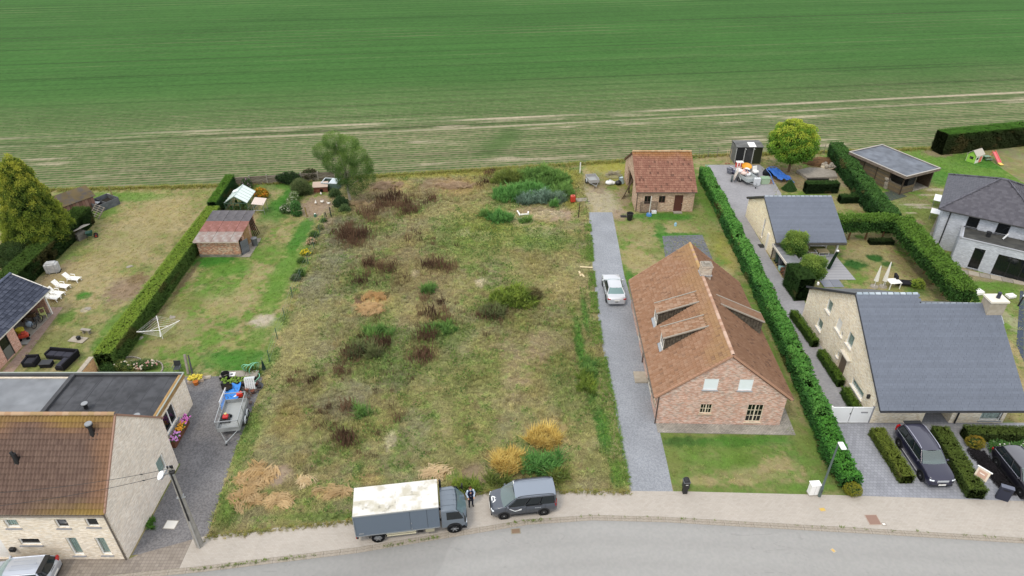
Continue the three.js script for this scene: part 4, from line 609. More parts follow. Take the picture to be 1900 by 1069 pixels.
// ================================================================ 8. brick shed, greenhouse, hen house, left sheds
{
const H=thing('brick_shed','old brick garden shed with rusty corrugated roof and concrete foot','shed',V(-30.9,0,-65.3));
const X=2.15,D=5.5,z1=2.75,h0=1.95,h1=2.4;let w=mb();
w.plate(V(-X,.32,z1),XP,YP,rect(0,0,2*X,h0-.32),.2);w.plate(V(-X,.32,z1-D),ZP,YP,[[0,0],[D,0],[D,h0-.32],[0,h1-.32]],.2);w.plate(V(X,.32,z1),ZN,YP,[[0,0],[D-1.6,0],[D-1.6,h1-.45],[0,h0-.32]],.2,[rect(.35,-.0,.9,1.45)]);w.plate(V(X,.32,z1-D),XN,YP,rect(0,0,2*X,h1-.32),.2);w.build('brick_wall',bShed,H);
w=mb();w.box(2*X+.06,.34,.26,0,.16,z1-.1);w.box(.26,.34,D-.3,-X+.1,.16,z1-D / 2);w.box(.24,.34,D-1.7,X-.11,.16,z1-(D-1.6) / 2-.15);w.build('concrete_foot',plain(0xb0aa9e,0x928d80,3,4),H);
// roof sheets, each its own piece: front pale grey, then red, then dark
const sl=Math.atan((h1-h0) / D),sheets=[[0,.32,0xcac2bc,0xb8a49c],[.32,.66,0xbb8a82,0xab7a70],[.66,1,0x777579,0x858286]];
const corr=(w,l)=>{const P=[],T=[],n=Math.round(w / .0375);for(let i=0;i<=n;i++)for(const z of[0,-l])P.push(i / n*w,.022*Math.sin(i*PI / 2),z);for(let i=0;i<n;i++)T.push(2*i,2*i+2,2*i+1,2*i+1,2*i+2,2*i+3);const g=new THREE.BufferGeometry();g.setAttribute('position',new THREE.Float32BufferAttribute(P,3));g.setIndex(T);g.computeVertexNormals();return metricUV(g);};
const RL=D+.6,nsx=5;sheets.forEach(([a,b,c1,c2],k)=>{const m=plain(c1,c2,3,2.2,.85,.5);for(let i=0;i<nsx;i++){const g=corr(4.75 / nsx,RL*(b-a)+.12);const s=mb();s.trs(g,-2.37+i*4.75 / nsx,h0+.06+a*RL*Math.sin(sl)+k*.015+(i&1)*.01,z1+.35-a*RL,sl);s.build('roof_sheet',m,H);}});
w=mb();w.box(4.7,.1,.06,0,h0-.02,z1+.3);w.build('eaves_board',M(0xc9bdb0,.8),H);
w=mb();for(let i=0;i<5;i++)w.box(.19,1.6,.04,-.4+i*.2,.82,0);const dm=w;for(const g of dm.g){g.rotateY(PI / 2-.5);g.translate(X+.35,0,z1-.75);}dm.build('door',plain(0x8f9298,0x77797d,2,5),H);
w=mb();w.box(.05,1.9,1.5,X+.02,1.0,z1-2.6);w.build('board_panel',plain(0xc2a078,0xb08c62,2,4),H);
w=mb();for(let i=0;i<4;i++)w.bar(V(X+.25+i*.05,.05,z1-4.2-i*.3),V(X-.05,2.1,z1-4.1-i*.3),.05,5);w.build('leaning_pole',mWoodDark,H);
const bk=thing('water_butt','grey water barrel beside the brick shed door','barrel',V(-28.0,0,-65.0));w=mb();w.cyl(.32,.28,.9,0,.45,0,14);w.build('drum',M(0x55585c,.6),bk);w=mb();w.cyl(.34,.34,.04,0,.92,0,14);w.build('lid',M(0x6a6d70,.6),bk);
const pv=thing('shed_slabs','worn concrete paving along the door side of the brick shed','paving',V(-28.3,0,-64.4));for(let i=0;i<4;i++){const s=mb();s.rbox(1.0,.08,1.0,.02,0,.03,1.4-i*1.02,.02*i);s.build('slab',mConcrete,pv);}
}
{
const G=thing('greenhouse','small green-framed glass greenhouse with white panelled roof behind the brick shed','greenhouse',V(-32.3,0,-73.9));const W=2.6,D=3.2,E=1.5,RG=2.35,mF=M(0x4d6b58,.5);
let w=mb();const P=(x,y,z)=>V(x,y,z);for(const z of[-D / 2,D / 2]){for(const x of[-W / 2,-.45,.45,W / 2])w.box(.05,E+(Math.abs(x)<1?.5:0),.05,x,(E+(Math.abs(x)<1?.5:0)) / 2,z);for(const s of[-1,1])w.beam(P(s*W / 2,E,z),P(0,RG,z),.05,.06);w.box(W,.05,.05,0,E,z);w.box(W,.1,.06,0,.05,z);}
for(const x of[-W / 2,W / 2]){for(let i=1;i<5;i++)w.box(.04,E,.04,x,E / 2,-D / 2+i*D / 5);w.box(.05,.05,D,x,E,0);w.box(.06,.1,D,x,.05,0);w.box(.04,.04,D,x,.8,0);}w.build('frame',mF,G);
const roofM=M(0xd3dedb,.35),gl=mGlass;const SL=Math.hypot(W / 2+.06,RG-E+.04),ang=Math.atan2(RG-E,W / 2);
for(const s of[-1,1])for(let i=0;i<5;i++){const p=mb();p.box(SL,.02,D / 5-.03,s*(W / 4),(E+RG) / 2+.06,-D / 2+(i+.5)*D / 5,0,0,-s*ang);p.build('roof_pane',roofM,G);}
w=mb();for(const s of[-1,1])for(let i=0;i<=5;i++)w.beam(P(s*(W / 2+.04),E+.07,-D / 2+i*D / 5),P(0,RG+.07,-D / 2+i*D / 5),.04,.05);w.beam(P(0,RG+.09,-D / 2),P(0,RG+.09,D / 2),.1,.06);w.build('glazing_bar',M(0xb4c4be,.4),G);
w=mb();w.box(.7,.03,.6,-.4,RG-.05,-.2,0,0,ang-.35);w.build('roof_vent',M(0xe2eae8,.3),G);
for(const x of[-W / 2,W / 2])for(let i=0;i<5;i++){const p=mb();p.box(.01,E-.16,D / 5-.05,x,E / 2+.04,-D / 2+(i+.5)*D / 5);p.build('pane',gl,G);}
for(const[x,h]of[[-.87,E-.1],[.87,E-.1],[0,E+.2]]){const p=mb();p.box(.8,h-.1,.01,x,h / 2+.05,D / 2);p.build('pane',gl,G);}
const pl=mb();for(let i=0;i<26;i++)pl.sph(rr(.14,.28),rr(-1,1),rr(.2,.8),rr(-1.3,1.2),1,rr(.8,1.4),1,6);pl.build('tomato_plants',M(0x35562c,.9),G);
const T=thing('canopy_table','white corrugated lean-to top on thin legs right of the greenhouse','garden table',V(-29.75,0,-72.9));w=mb();for(let i=0;i<7;i++)w.box(.19,.03,1.5,-.6+i*.2,1.55-i*.02,0,0,.12);w.build('top',M(0xcdbfb6,.7),T);w=mb();for(const x of[-.6,.6])for(const z of[-.6,.6])w.bar(V(x,0,z),V(x,1.48,z),.03);w.bar(V(-.6,.6,.6),V(.6,.6,.6),.025);w.build('leg',mGalv,T);
}
{
const S=thing('wooden_shed','old dark timber shed with sagging felt roof behind the conifer','shed',V(-52.3,0,-73.2),-.62);let w=mb();const W=3.2,D=4.2,E=1.7,RG=2.5;
w.plate(V(-W / 2,0,D / 2),XP,YP,[[0,0],[W,0],[W,E],[W / 2,RG],[0,E]],.08);w.plate(V(W / 2,0,-D / 2),XN,YP,[[0,0],[W,0],[W,E],[W / 2,RG],[0,E]],.08);w.plate(V(-W / 2,0,-D / 2),ZP,YP,rect(0,0,D,E),.08);w.build('wall',plain(0x87685a,0x6f574c,2,6),S);
const bw=new THREE.Group();bw.name='boarded_wall';S.add(bw);for(let i=0;i<12;i++){const p=mb();p.box(.05,E,D / 12-.02,W / 2+(i&1)*.012,E / 2,-D / 2+(i+.5)*D / 12);p.build('board',[plain2(0x8f6e60),plain2(0x7f6256),plain2(0x987a6c)][i%3],bw);}
const SL=Math.hypot(W / 2+.2,(RG-E)*(1+.4 / W)),an=Math.atan2(RG-E,W / 2);for(const s of[-1,1]){const p=mb();p.box(SL,.07,D+.5,s*(W / 4+.08),(E+RG) / 2-.02,0,0,0,-s*an);p.build('roof_slope',s>0?plain(0x6c6660,0x7d6f52,4,2,.95,.5):plain(0x8a7d5c,0x6c655c,4,2,.95,.5),S);}
const c=thing('compost_bay','open grey concrete-panel compost bay next to the old timber shed','compost bin',V(-49.2,0,-74.6),-.5);w=mb();w.box(2.2,.9,.06,0,.45,-1.3);w.box(2.2,.9,.06,0,.45,1.3);w.box(.06,.9,2.6,-1.1,.45,0);w.box(.06,.9,2.6,1.1,.45,0);w.box(2.1,.8,.05,0,.42,.2);w.build('panel',plain(0x83878c,0x70747a,2,3),c);w=mb();w.box(2,.4,2.4,0,.2,0);w.build('compost',M(0x33302a,.95),c);w=mb();w.box(.7,.06,.5,-.2,.75,.7,.3);w.build('lid_board',M(0x9da1a5,.7),c);
const p=thing('pallet','weathered pallet leaning against the compost bay','pallet',V(-48.6,0,-72.1),-.55);for(let i=0;i<6;i++){const s=mb();s.box(1.9,.03,.17,0,.18+i*.17,.55-i*.2,0,-.9);s.build('slat',i&1?plain2(0xa9a197):plain2(0x979086),p);}w=mb();for(const x of[-.85,0,.85])w.beam(V(x,.08,.62),V(x,1.1,-.5),.09,.1);w.build('bearer',plain2(0x857d73),p);
const h=thing('rabbit_hutch','small grey wooden hutch with tilted lid beside the dark hedge','hutch',V(-48.0,0,-66.7),-.45);w=mb();w.box(1.2,.8,1.1,0,.4,0);w.build('body',plain(0x9a968d,0x858178,2,4),h);for(let i=0;i<3;i++){const s=mb();s.box(.4,.03,1.9,-.42+i*.42,1.0+i*.12,-.3,0,0,.28);s.build('lid_board',plain2(0xb0aaa0),h);}
const wb=thing('wheelbarrow','dark green wheelbarrow with red wheels parked at the hutch','wheelbarrow',V(-46.8,0,-66.7),.5);w=mb();w.add(new THREE.CylinderGeometry(.5,.3,.42,4,1,true),new THREE.Matrix4().makeRotationY(PI / 4).setPosition(0,.55,0));w.box(.42,.03,.42,0,.35,0);w.build('tray',M(0x2f5a4c,.5),wb);for(const s of[-1,1]){const k=mb();k.trs(new THREE.TorusGeometry(.17,.06,8,16),.55,.2,s*.22,0,0,0);k.build('wheel',mBlackPlastic,wb);const q=mb();q.cyl(.12,.12,.05,.55,.2,s*.22,12,PI / 2);q.build('rim',M(0x9c3a2a,.5),wb);}w=mb();for(const s of[-1,1]){w.bar(V(.55,.2,s*.18),V(-.9,.65,s*.3),.02);w.bar(V(-.3,.45,s*.25),V(-.35,0,s*.25),.02);}w.build('handle',M(0x33403a,.5),wb);
}
function plain2(h){return M(h,.9);}
// left outbuilding: open shed under a dark tile roof
{
const H=thing('tiled_outbuilding','brick outbuilding with dark blue tile roof and open store bay, at the left edge','outbuilding',V(-45,0,-48.4));
const L=(x,y,z)=>V(x+45,y,z+48.4);
const xw=-42.75,z1=-43.3,zo=-47.2,z2=-52.2,EV=2.45,XR=-45.4,RG=4.1,X0=-49;let w=mb();
w.plate(L(xw,0,z1),ZN,YP,rect(0,0,zo-z1<0?z1-zo:0,EV),.25,[rect(1.9,.05,1.0,2.0)]);w.plate(L(X0,0,z1),XP,YP,[[0,0],[xw-X0,0],[xw-X0,EV],[XR-X0,RG-.1],[0,EV]],.25);w.plate(L(xw,0,zo),XN,YP,rect(0,0,3.2,EV),.2);w.plate(L(X0+1,0,z2),XP,YP,rect(0,0,xw-X0-1.4,EV),.2);w.plate(L(X0+1,0,z1),ZN,YP,rect(0,0,9,EV),.2);w.build('brick_wall',bPink,H);
w=mb();w.box(.06,1.0,.96,xw-.08+45,.56,zo+1.5+48.4);w.build('door',M(0x6a6c66,.6),H);w=mb();w.box(.03,.98,.96,xw-.08+45,1.56,zo+1.5+48.4);w.build('door_pane',mGlassDark,H);w=mb();w.box(.1,2.05,.06,xw-.05+45,1.05,zo+2.02+48.4);w.box(.1,2.05,.06,xw-.05+45,1.05,zo+.98+48.4);w.build('door_frame',M(0x54564f,.6),H);
w=mb();w.beam(L(-42.9,0,z2+.1),L(-42.9,EV-.05,z2+.1),.12,.12,V(1,0,0));w.build('post',mWhiteMatt,H);
const tan=(RG-EV) / (xw+.3-XR),ZA=z1+.15,ZB=z2-.35,SL=Math.hypot(xw+.3-XR,RG-EV),S1=V(-1,tan,0).normalize(),S2=V(1,tan,0).normalize();
const dk=mb();dk.plate(L(xw+.3,EV,ZA),ZN,S1,rect(0,0,ZA-ZB,SL),.12);dk.plate(L(2*XR-xw-.3,EV,ZB),ZP,S2,rect(0,0,ZA-ZB,SL),.12);const roof=dk.build('roof',M(0x44474e,.8),H);
const a=C(0x565c6c,K),b=C(0x626878,K),c=C(0x4b5160,K);
for(const[O,U,S]of[[L(xw+.33,EV,ZA+.02),ZN,S1],[L(2*XR-xw-.33,EV,ZB),ZP,S2]])tileSlope(roof,'roof_tiles',O,U,S,ZA-ZB+.04,SL,.28,.33,pantile(.28,.33,.05,.045),mTile,(u,s,r)=>jit(pick([a,b,c],r),.06,r));
ridgeTiles(roof,L(XR,RG+.08,ZA),L(XR,RG+.08,ZB),[0x596070,0x646b7b,0x505767]);
w=mb();w.beam(L(xw+.3,EV-.04,ZA),L(xw+.3,EV-.04,ZB),.1,.12);w.beam(L(xw+.3,EV,ZB),L(XR,RG+.04,ZB),.1,.16);w.build('fascia',M(0xd2cfc6,.7),roof);
w=mb();w.box(3.2,.06,5.2,xw-1.7+45,.03,-49.7+48.4);w.build('floor_slab',mConcrete,H);
}
// ---------------------------------------------------------------- plants
const mLeaf=new THREE.MeshPhysicalMaterial({color:0xffffff,specularIntensity:.3,roughness:.9,transmission:.35,thickness:0,side:THREE.DoubleSide}),LEAF=1.5;
function leafCluster(n,size,spread,seed,lw=.55){
const r=rng(seed),P=[];
for(let i=0;i<n;i++){
const a=r()*TAU,e=(r()-.35)*1.9,d=V(Math.cos(a)*Math.cos(e),Math.sin(e),Math.sin(a)*Math.cos(e)),o=d.clone().multiplyScalar(spread*(.25+.75*r()));
const s=V(r()-.5,r()-.5,r()-.5).cross(d).normalize().multiplyScalar(size*lw*.5),t=d.clone().multiplyScalar(size),m=t.clone().multiplyScalar(.45);
const A=o,B=o.clone().add(m).add(s),Cc=o.clone().add(t),D=o.clone().add(m).sub(s);
for(const p of[A,B,Cc,A,Cc,D])P.push(p.x,p.y,p.z);
}
const g=new THREE.BufferGeometry();g.setAttribute('position',new THREE.Float32BufferAttribute(P,3));g.computeVertexNormals();return g;
}
function bladeTuft(n,h,spread,w,seed,lean=.5){
const r=rng(seed),P=[];
for(let i=0;i<n;i++){const a=r()*TAU,d=V(Math.cos(a),0,Math.sin(a)),b=d.clone().multiplyScalar(spread*r()),hh=h*(.55+.6*r()),s=V(-d.z,0,d.x).multiplyScalar(w*.5),tip=b.clone().addScaledVector(d,lean*hh*(.3+r())).setY(hh),mid=b.clone().lerp(tip,.5).setY(hh*.62);
const q=[b.clone().add(s),b.clone().sub(s),mid.clone().sub(s.clone().multiplyScalar(.8)),mid.clone().add(s.clone().multiplyScalar(.8)),tip];
for(const k of[0,1,2,0,2,3,3,2,4])P.push(q[k].x,q[k].y,q[k].z);}
const g=new THREE.BufferGeometry();g.setAttribute('position',new THREE.Float32BufferAttribute(P,3));g.computeVertexNormals();return g;
}
const _M4=new THREE.Matrix4(),_Q=new THREE.Quaternion(),_E=new THREE.Euler(),_C=new THREE.Color(),_S=V(1,1,1);
// list items: [x, y, z, scale, colour, (yaw)(tilt)]
function scatterMesh(name,geo,list,parent,kind='stuff',r=rng(list.length+3),free=true,mat=mLeaf){
const im=new THREE.InstancedMesh(geo,mat,list.length);
list.forEach((p,i)=>{_E.set(free?rr(-.5,.5,r)*free:rr(-.15,.15,r),r()*TAU,free?rr(-.5,.5,r)*free:rr(-.15,.15,r));_Q.setFromEuler(_E);_S.setScalar(p[3]);im.setMatrixAt(i,_M4.compose(V(p[0],p[1],p[2]),_Q,_S));im.setColorAt(i,_C.setRGB(p[4][0]*LEAF,p[4][1]*LEAF,p[4][2]*LEAF));});
im.name=parent?name:numbered(name);if(kind)im.userData.kind=kind;im.castShadow=im.receiveShadow=true;(parent||scene).add(im);return im;
}
const G=h=>C(h,K);
const leafS=[1,2].map(s=>leafCluster(8,.06,.055,40+s)),leafM=leafCluster(7,.12,.14,50),leafL=leafCluster(6,.2,.22,60),leafThin=leafCluster(9,.13,.16,70,.28),leafIvy=leafCluster(5,.16,.13,80,.85),needle=leafCluster(10,.26,.12,90,.32);
// clipped hedge along a path of [x, z]; cols: side and top colours
function hedge(label,path,w,h,o={}){
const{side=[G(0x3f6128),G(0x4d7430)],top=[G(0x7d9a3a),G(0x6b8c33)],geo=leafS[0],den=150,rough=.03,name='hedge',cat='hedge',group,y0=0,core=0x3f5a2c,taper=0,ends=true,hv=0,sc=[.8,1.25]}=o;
const A=path[0],H=thing(name,label,cat,V(A[0],0,A[1]),0,group),L=[],r=rng(Math.abs(A[0]*91+A[1]*17|0)+5),cb=mb();
let acc=0;
for(let i=0;i<path.length-1;i++){
const a=V(path[i][0]-A[0],0,path[i][1]-A[1]),b=V(path[i+1][0]-A[0],0,path[i+1][1]-A[1]),d=b.clone().sub(a),len=d.length();d.normalize();const s=V(-d.z,0,d.x);
const hh=Array.isArray(h)?h:[h,h],H0=hh[Math.min(i,hh.length-1)]??hh[0],H1=hh[Math.min(i+1,hh.length-1)];
const n=Math.max(2,Math.ceil(len / 1.2));for(let k=0;k<n;k++){const t=(k+.5) / n,hq=H0+(H1-H0)*t-.07;cb.add(new THREE.BoxGeometry(w-.16,hq-y0,len / n+.02),new THREE.Matrix4().makeBasis(s,YP,d).setPosition(a.clone().addScaledVector(d,len*t).setY(y0+(hq-y0) / 2)));}
const put=(t,q,y,c,isTop)=>{const wob=(fbm((a.x+d.x*t+A[0])*.9+y,(a.z+d.z*t+A[1])*.9+q,2)-.5)*2*rough;const p=a.clone().addScaledVector(d,t).addScaledVector(s,q+Math.sign(q)*wob*(isTop?0:1));L.push([p.x,y+(isTop?wob:0)+rr(-rough,rough,r)*.5,p.z,rr(sc[0],sc[1],r),jit(c,.3,r)]);};
const Hq=t=>H0+(H1-H0)*t / len+hv*(fbm((t+acc)*.5,A[0],2)-.5);
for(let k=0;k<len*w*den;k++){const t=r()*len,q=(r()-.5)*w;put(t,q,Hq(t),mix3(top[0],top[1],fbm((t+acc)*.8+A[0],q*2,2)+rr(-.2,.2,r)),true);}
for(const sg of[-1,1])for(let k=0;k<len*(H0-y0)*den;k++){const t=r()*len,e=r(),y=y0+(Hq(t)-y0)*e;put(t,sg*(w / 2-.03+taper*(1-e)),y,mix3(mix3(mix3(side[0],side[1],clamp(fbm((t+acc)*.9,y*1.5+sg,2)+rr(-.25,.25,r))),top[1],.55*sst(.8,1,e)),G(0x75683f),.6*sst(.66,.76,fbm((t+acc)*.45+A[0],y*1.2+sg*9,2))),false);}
if(ends)for(const[tt,on]of[[0,i===0],[len,i===path.length-2]])if(on)for(let k=0;k<w*(H0-y0)*den;k++){const e=r();put(tt+(tt?-.03:.03),(r()-.5)*w,y0+(Hq(tt)-y0)*e,mix3(side[0],side[1],r()),false);}
acc+=len;
}
cb.build('inner_growth',M(core,.95),H);scatterMesh('foliage',geo,L,H);return H;
}
// shrub or crown from overlapping lobes [x, y, z, rx, ry, rz]
function lobeList(lobes,den,cols,r,{inner=.25,topc=null,sc=[.7,1.3],gap=0,wild=false}={}){
const L=[];
for(const[x,y,z,a,b,c]of lobes){const area=4*PI*Math.pow((Math.pow(a*b,1.6)+Math.pow(a*c,1.6)+Math.pow(b*c,1.6)) / 3,1 / 1.6),lobeT=r();
for(let k=0;k<area*den;k++){const u=r()*2-1,f=r()*TAU,q=Math.sqrt(1-u*u),rad=1-inner*r()*r()+.06*r();const dx=q*Math.cos(f),dy=u,dz=q*Math.sin(f);const wb=.72+.5*vn(dx*2.1+x*1.7+lobeT*40,dz*2.1+dy*2.3+z*1.7);const rad2=wild?rad*wb:rad;const px=x+dx*a*rad2,py=y+dy*b*rad2,pz=z+dz*c*rad2;if(py<.03)continue;
if(gap&&fbm(px*1.4+11,pz*1.4+py*1.7,2)<gap)continue;
let hid=false;for(const m of lobes){const e=((px-m[0]) / m[3])**2+((py-m[1]) / m[4])**2+((pz-m[2]) / m[5])**2;if(e<.45){hid=true;break;}}if(hid&&r()<.8)continue;
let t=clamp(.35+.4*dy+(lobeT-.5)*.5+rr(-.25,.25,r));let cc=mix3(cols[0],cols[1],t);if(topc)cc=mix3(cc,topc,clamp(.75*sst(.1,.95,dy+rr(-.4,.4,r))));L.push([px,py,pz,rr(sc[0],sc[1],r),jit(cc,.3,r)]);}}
return L;
}
const shootGeo=bladeTuft(9,.5,.15,.045,77,.9);
function shrub(name,label,cat,p,lobes,cols,o={}){
const{geo=leafM,den=60,group,core=0x2b3f20,flowers=null,stems=false}=o;const r=rng(Math.abs(p.x*77+p.z*13|0)+9);
const S=thing(name,label,cat,p,0,group),cb=mb();for(const l of lobes)cb.trs(new THREE.IcosahedronGeometry(1,1),l[0],Math.max(l[1],.02),l[2],0,0,0,l[3]*.78,l[4]*.78,l[5]*.78);
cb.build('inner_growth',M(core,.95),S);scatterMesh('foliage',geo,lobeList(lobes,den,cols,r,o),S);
if(o.shoots){const F=[];for(const l of lobes)for(let i=0;i<12;i++){const f=r()*TAU,q=r();F.push([l[0]+Math.cos(f)*q*l[3],Math.max(0,l[1]+l[4]*.55*(1-q)),l[2]+Math.sin(f)*q*l[5],rr(.5,1.3,r),jit(mix3(cols[0],cols[1],r()),.4,r)]);}scatterMesh('shoots',shootGeo,F,S,'stuff');}
if(flowers){const F=[],[hexes,n,size]=flowers;for(let i=0;i<n;i++){const l=lobes[r()*lobes.length|0],f=r()*TAU,u=r()*.9+.1,q=Math.sqrt(1-u*u);F.push([l[0]+q*Math.cos(f)*l[3]*1.05,l[1]+u*l[4]*1.06,l[2]+q*Math.sin(f)*l[5]*1.05,size*rr(.7,1.3,r),jit(G(hexes[r()*hexes.length|0]),.2,r)]);}scatterMesh('flowers',new THREE.IcosahedronGeometry(1,0),F,S,'stuff');}
return S;
}
const lob=(w,h,d,n,seed,low=.45)=>{const r=rng(seed),L=[[0,h*low,0,w*.36,h*(1-low),d*.36]];for(let i=0;i<n;i++){const a=i / n*TAU+r(),k=rr(.5,.75,r);L.push([Math.cos(a)*w*.28,h*rr(.25,.55,r),Math.sin(a)*d*.28,w*.5*k*.75,h*.42*k*1.1,d*.5*k*.75]);}return L;};

// ---- hedges
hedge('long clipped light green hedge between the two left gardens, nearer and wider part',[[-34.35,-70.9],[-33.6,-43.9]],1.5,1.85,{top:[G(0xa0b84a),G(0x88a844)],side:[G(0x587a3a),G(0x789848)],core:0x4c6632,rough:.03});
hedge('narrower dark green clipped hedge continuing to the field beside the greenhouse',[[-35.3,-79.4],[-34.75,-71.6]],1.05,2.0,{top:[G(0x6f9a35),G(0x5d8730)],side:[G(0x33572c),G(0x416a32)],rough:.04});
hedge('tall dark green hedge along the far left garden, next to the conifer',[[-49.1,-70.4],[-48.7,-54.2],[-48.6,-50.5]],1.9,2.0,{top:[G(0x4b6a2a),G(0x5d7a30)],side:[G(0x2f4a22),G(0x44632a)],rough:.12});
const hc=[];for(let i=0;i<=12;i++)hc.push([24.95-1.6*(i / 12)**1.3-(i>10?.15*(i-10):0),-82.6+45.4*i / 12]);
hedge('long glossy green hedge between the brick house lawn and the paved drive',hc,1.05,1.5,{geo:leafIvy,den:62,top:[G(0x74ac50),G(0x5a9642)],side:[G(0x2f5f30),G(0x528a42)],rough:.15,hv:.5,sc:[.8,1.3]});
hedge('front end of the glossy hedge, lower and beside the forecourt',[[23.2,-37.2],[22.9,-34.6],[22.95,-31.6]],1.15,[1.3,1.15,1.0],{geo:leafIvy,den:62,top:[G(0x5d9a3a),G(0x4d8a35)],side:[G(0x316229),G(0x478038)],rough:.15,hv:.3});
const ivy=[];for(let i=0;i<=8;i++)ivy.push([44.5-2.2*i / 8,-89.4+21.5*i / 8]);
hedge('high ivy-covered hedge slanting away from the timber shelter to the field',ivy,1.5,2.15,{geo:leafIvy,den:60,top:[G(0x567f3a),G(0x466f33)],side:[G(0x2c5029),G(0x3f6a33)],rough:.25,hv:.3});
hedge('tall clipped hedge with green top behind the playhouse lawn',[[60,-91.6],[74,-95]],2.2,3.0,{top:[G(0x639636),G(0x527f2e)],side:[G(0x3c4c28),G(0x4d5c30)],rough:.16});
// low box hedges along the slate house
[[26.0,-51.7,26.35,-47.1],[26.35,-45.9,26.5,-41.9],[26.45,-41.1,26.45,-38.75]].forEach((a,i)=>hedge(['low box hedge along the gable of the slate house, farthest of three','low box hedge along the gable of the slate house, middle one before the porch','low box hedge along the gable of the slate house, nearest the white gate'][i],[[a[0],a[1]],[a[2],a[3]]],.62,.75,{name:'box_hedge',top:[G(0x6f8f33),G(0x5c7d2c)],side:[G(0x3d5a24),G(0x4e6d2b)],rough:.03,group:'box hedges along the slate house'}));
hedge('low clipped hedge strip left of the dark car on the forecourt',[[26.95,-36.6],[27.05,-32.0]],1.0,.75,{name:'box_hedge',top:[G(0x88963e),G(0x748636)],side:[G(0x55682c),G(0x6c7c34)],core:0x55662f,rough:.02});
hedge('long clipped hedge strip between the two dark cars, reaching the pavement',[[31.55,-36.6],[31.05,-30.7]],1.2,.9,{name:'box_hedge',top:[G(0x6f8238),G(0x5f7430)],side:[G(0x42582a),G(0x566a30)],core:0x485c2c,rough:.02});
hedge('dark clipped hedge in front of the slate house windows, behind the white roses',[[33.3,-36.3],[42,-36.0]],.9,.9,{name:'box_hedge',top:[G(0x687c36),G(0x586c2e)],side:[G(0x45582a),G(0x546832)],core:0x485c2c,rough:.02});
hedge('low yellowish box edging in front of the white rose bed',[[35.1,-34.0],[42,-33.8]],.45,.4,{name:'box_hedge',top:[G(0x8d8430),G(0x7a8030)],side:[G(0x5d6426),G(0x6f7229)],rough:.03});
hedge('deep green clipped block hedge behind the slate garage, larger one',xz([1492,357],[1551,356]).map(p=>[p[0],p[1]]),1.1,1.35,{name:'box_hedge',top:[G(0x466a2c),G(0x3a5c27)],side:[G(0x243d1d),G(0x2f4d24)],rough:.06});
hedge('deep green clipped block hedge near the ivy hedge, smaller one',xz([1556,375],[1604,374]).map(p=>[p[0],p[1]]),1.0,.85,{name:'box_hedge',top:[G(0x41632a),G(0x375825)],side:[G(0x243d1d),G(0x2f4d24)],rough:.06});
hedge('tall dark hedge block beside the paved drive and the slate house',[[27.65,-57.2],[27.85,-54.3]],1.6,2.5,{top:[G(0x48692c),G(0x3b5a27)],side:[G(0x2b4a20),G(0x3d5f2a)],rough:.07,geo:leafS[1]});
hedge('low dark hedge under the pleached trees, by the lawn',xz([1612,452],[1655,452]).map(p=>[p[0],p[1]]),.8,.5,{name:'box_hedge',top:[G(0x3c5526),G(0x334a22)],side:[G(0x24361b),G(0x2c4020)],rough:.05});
{const p=at(1464,352);const s=thing('box_cone','clipped dark green box cone behind the slate garage','topiary',p);const L=[];const r=rng(4);for(let i=0;i<700;i++){const e=Math.sqrt(r()),f=r()*TAU;L.push([.95*e*Math.cos(f),1.45*(1-e),.8*e*Math.sin(f),rr(.8,1.2,r),jit(mix3(G(0x33562a),G(0x507a34),r()),.3,r)]);}const c=mb();c.cyl(.04,.85,1.3,0,.65,0,10);c.build('inner_growth',M(0x263c1c),s);scatterMesh('foliage',leafS[0],L,s);}

// pleached limes: row along the terrace lawn, then along the boundary; each tree has a trunk and a clipped block of foliage
function pleached(px,pz,w,d,y0,y1,label,turn=0,dark=1){const T=thing('pleached_tree',label,'tree',V(px,0,pz),turn,'pleached trees round the terrace lawn');const t=mb();t.bar(V(0,0,0),V(.05,y0+.9,0),.11,7,.07);t.build('trunk',plain2(0x7b6046),T);const r=rng(Math.abs(px*31+pz*7|0));const L=[];const cols=[G(0x2d5024),G(0x4d7a34)],top=G(0x84a83a);const A=2*((w+d)*(y1-y0))+2*w*d;
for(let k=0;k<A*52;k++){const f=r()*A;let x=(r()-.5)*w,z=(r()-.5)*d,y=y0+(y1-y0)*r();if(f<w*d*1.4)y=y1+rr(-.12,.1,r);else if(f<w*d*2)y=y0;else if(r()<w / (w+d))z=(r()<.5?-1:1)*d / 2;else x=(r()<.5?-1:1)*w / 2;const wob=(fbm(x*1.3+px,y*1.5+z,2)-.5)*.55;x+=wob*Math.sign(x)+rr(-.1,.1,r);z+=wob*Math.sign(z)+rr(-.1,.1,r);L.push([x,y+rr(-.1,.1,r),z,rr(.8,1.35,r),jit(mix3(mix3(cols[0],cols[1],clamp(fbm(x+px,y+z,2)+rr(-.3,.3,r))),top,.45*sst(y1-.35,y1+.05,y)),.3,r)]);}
const c=mb();c.box(w-.3,y1-y0-.25,d-.3,0,(y0+y1) / 2,0);c.build('inner_growth',M(0x26401b),T);scatterMesh('crown',leafIvy,L,T);}
for(let i=0;i<4;i++)pleached(35.3+i*1.9,-66.2-i*.1,2.0,1.3,1.35,2.7,['pleached tree on a bare stem, next to the garage wall','pleached tree on a bare stem, second from the garage','pleached tree on a bare stem, third from the garage','pleached tree at the corner where the row meets the boundary'][i]);
for(let i=0;i<7;i++)pleached(42.35-i*.12,-65.2+i*2.0,1.9,2.1,1.25,2.75,['pleached boundary tree nearest the row by the garage','second pleached boundary tree','third pleached boundary tree','fourth pleached boundary tree, beside the grey house','fifth pleached boundary tree, opposite the big black window','sixth pleached boundary tree, behind the parasols','last pleached boundary tree, just behind the slate house roof'][i]);

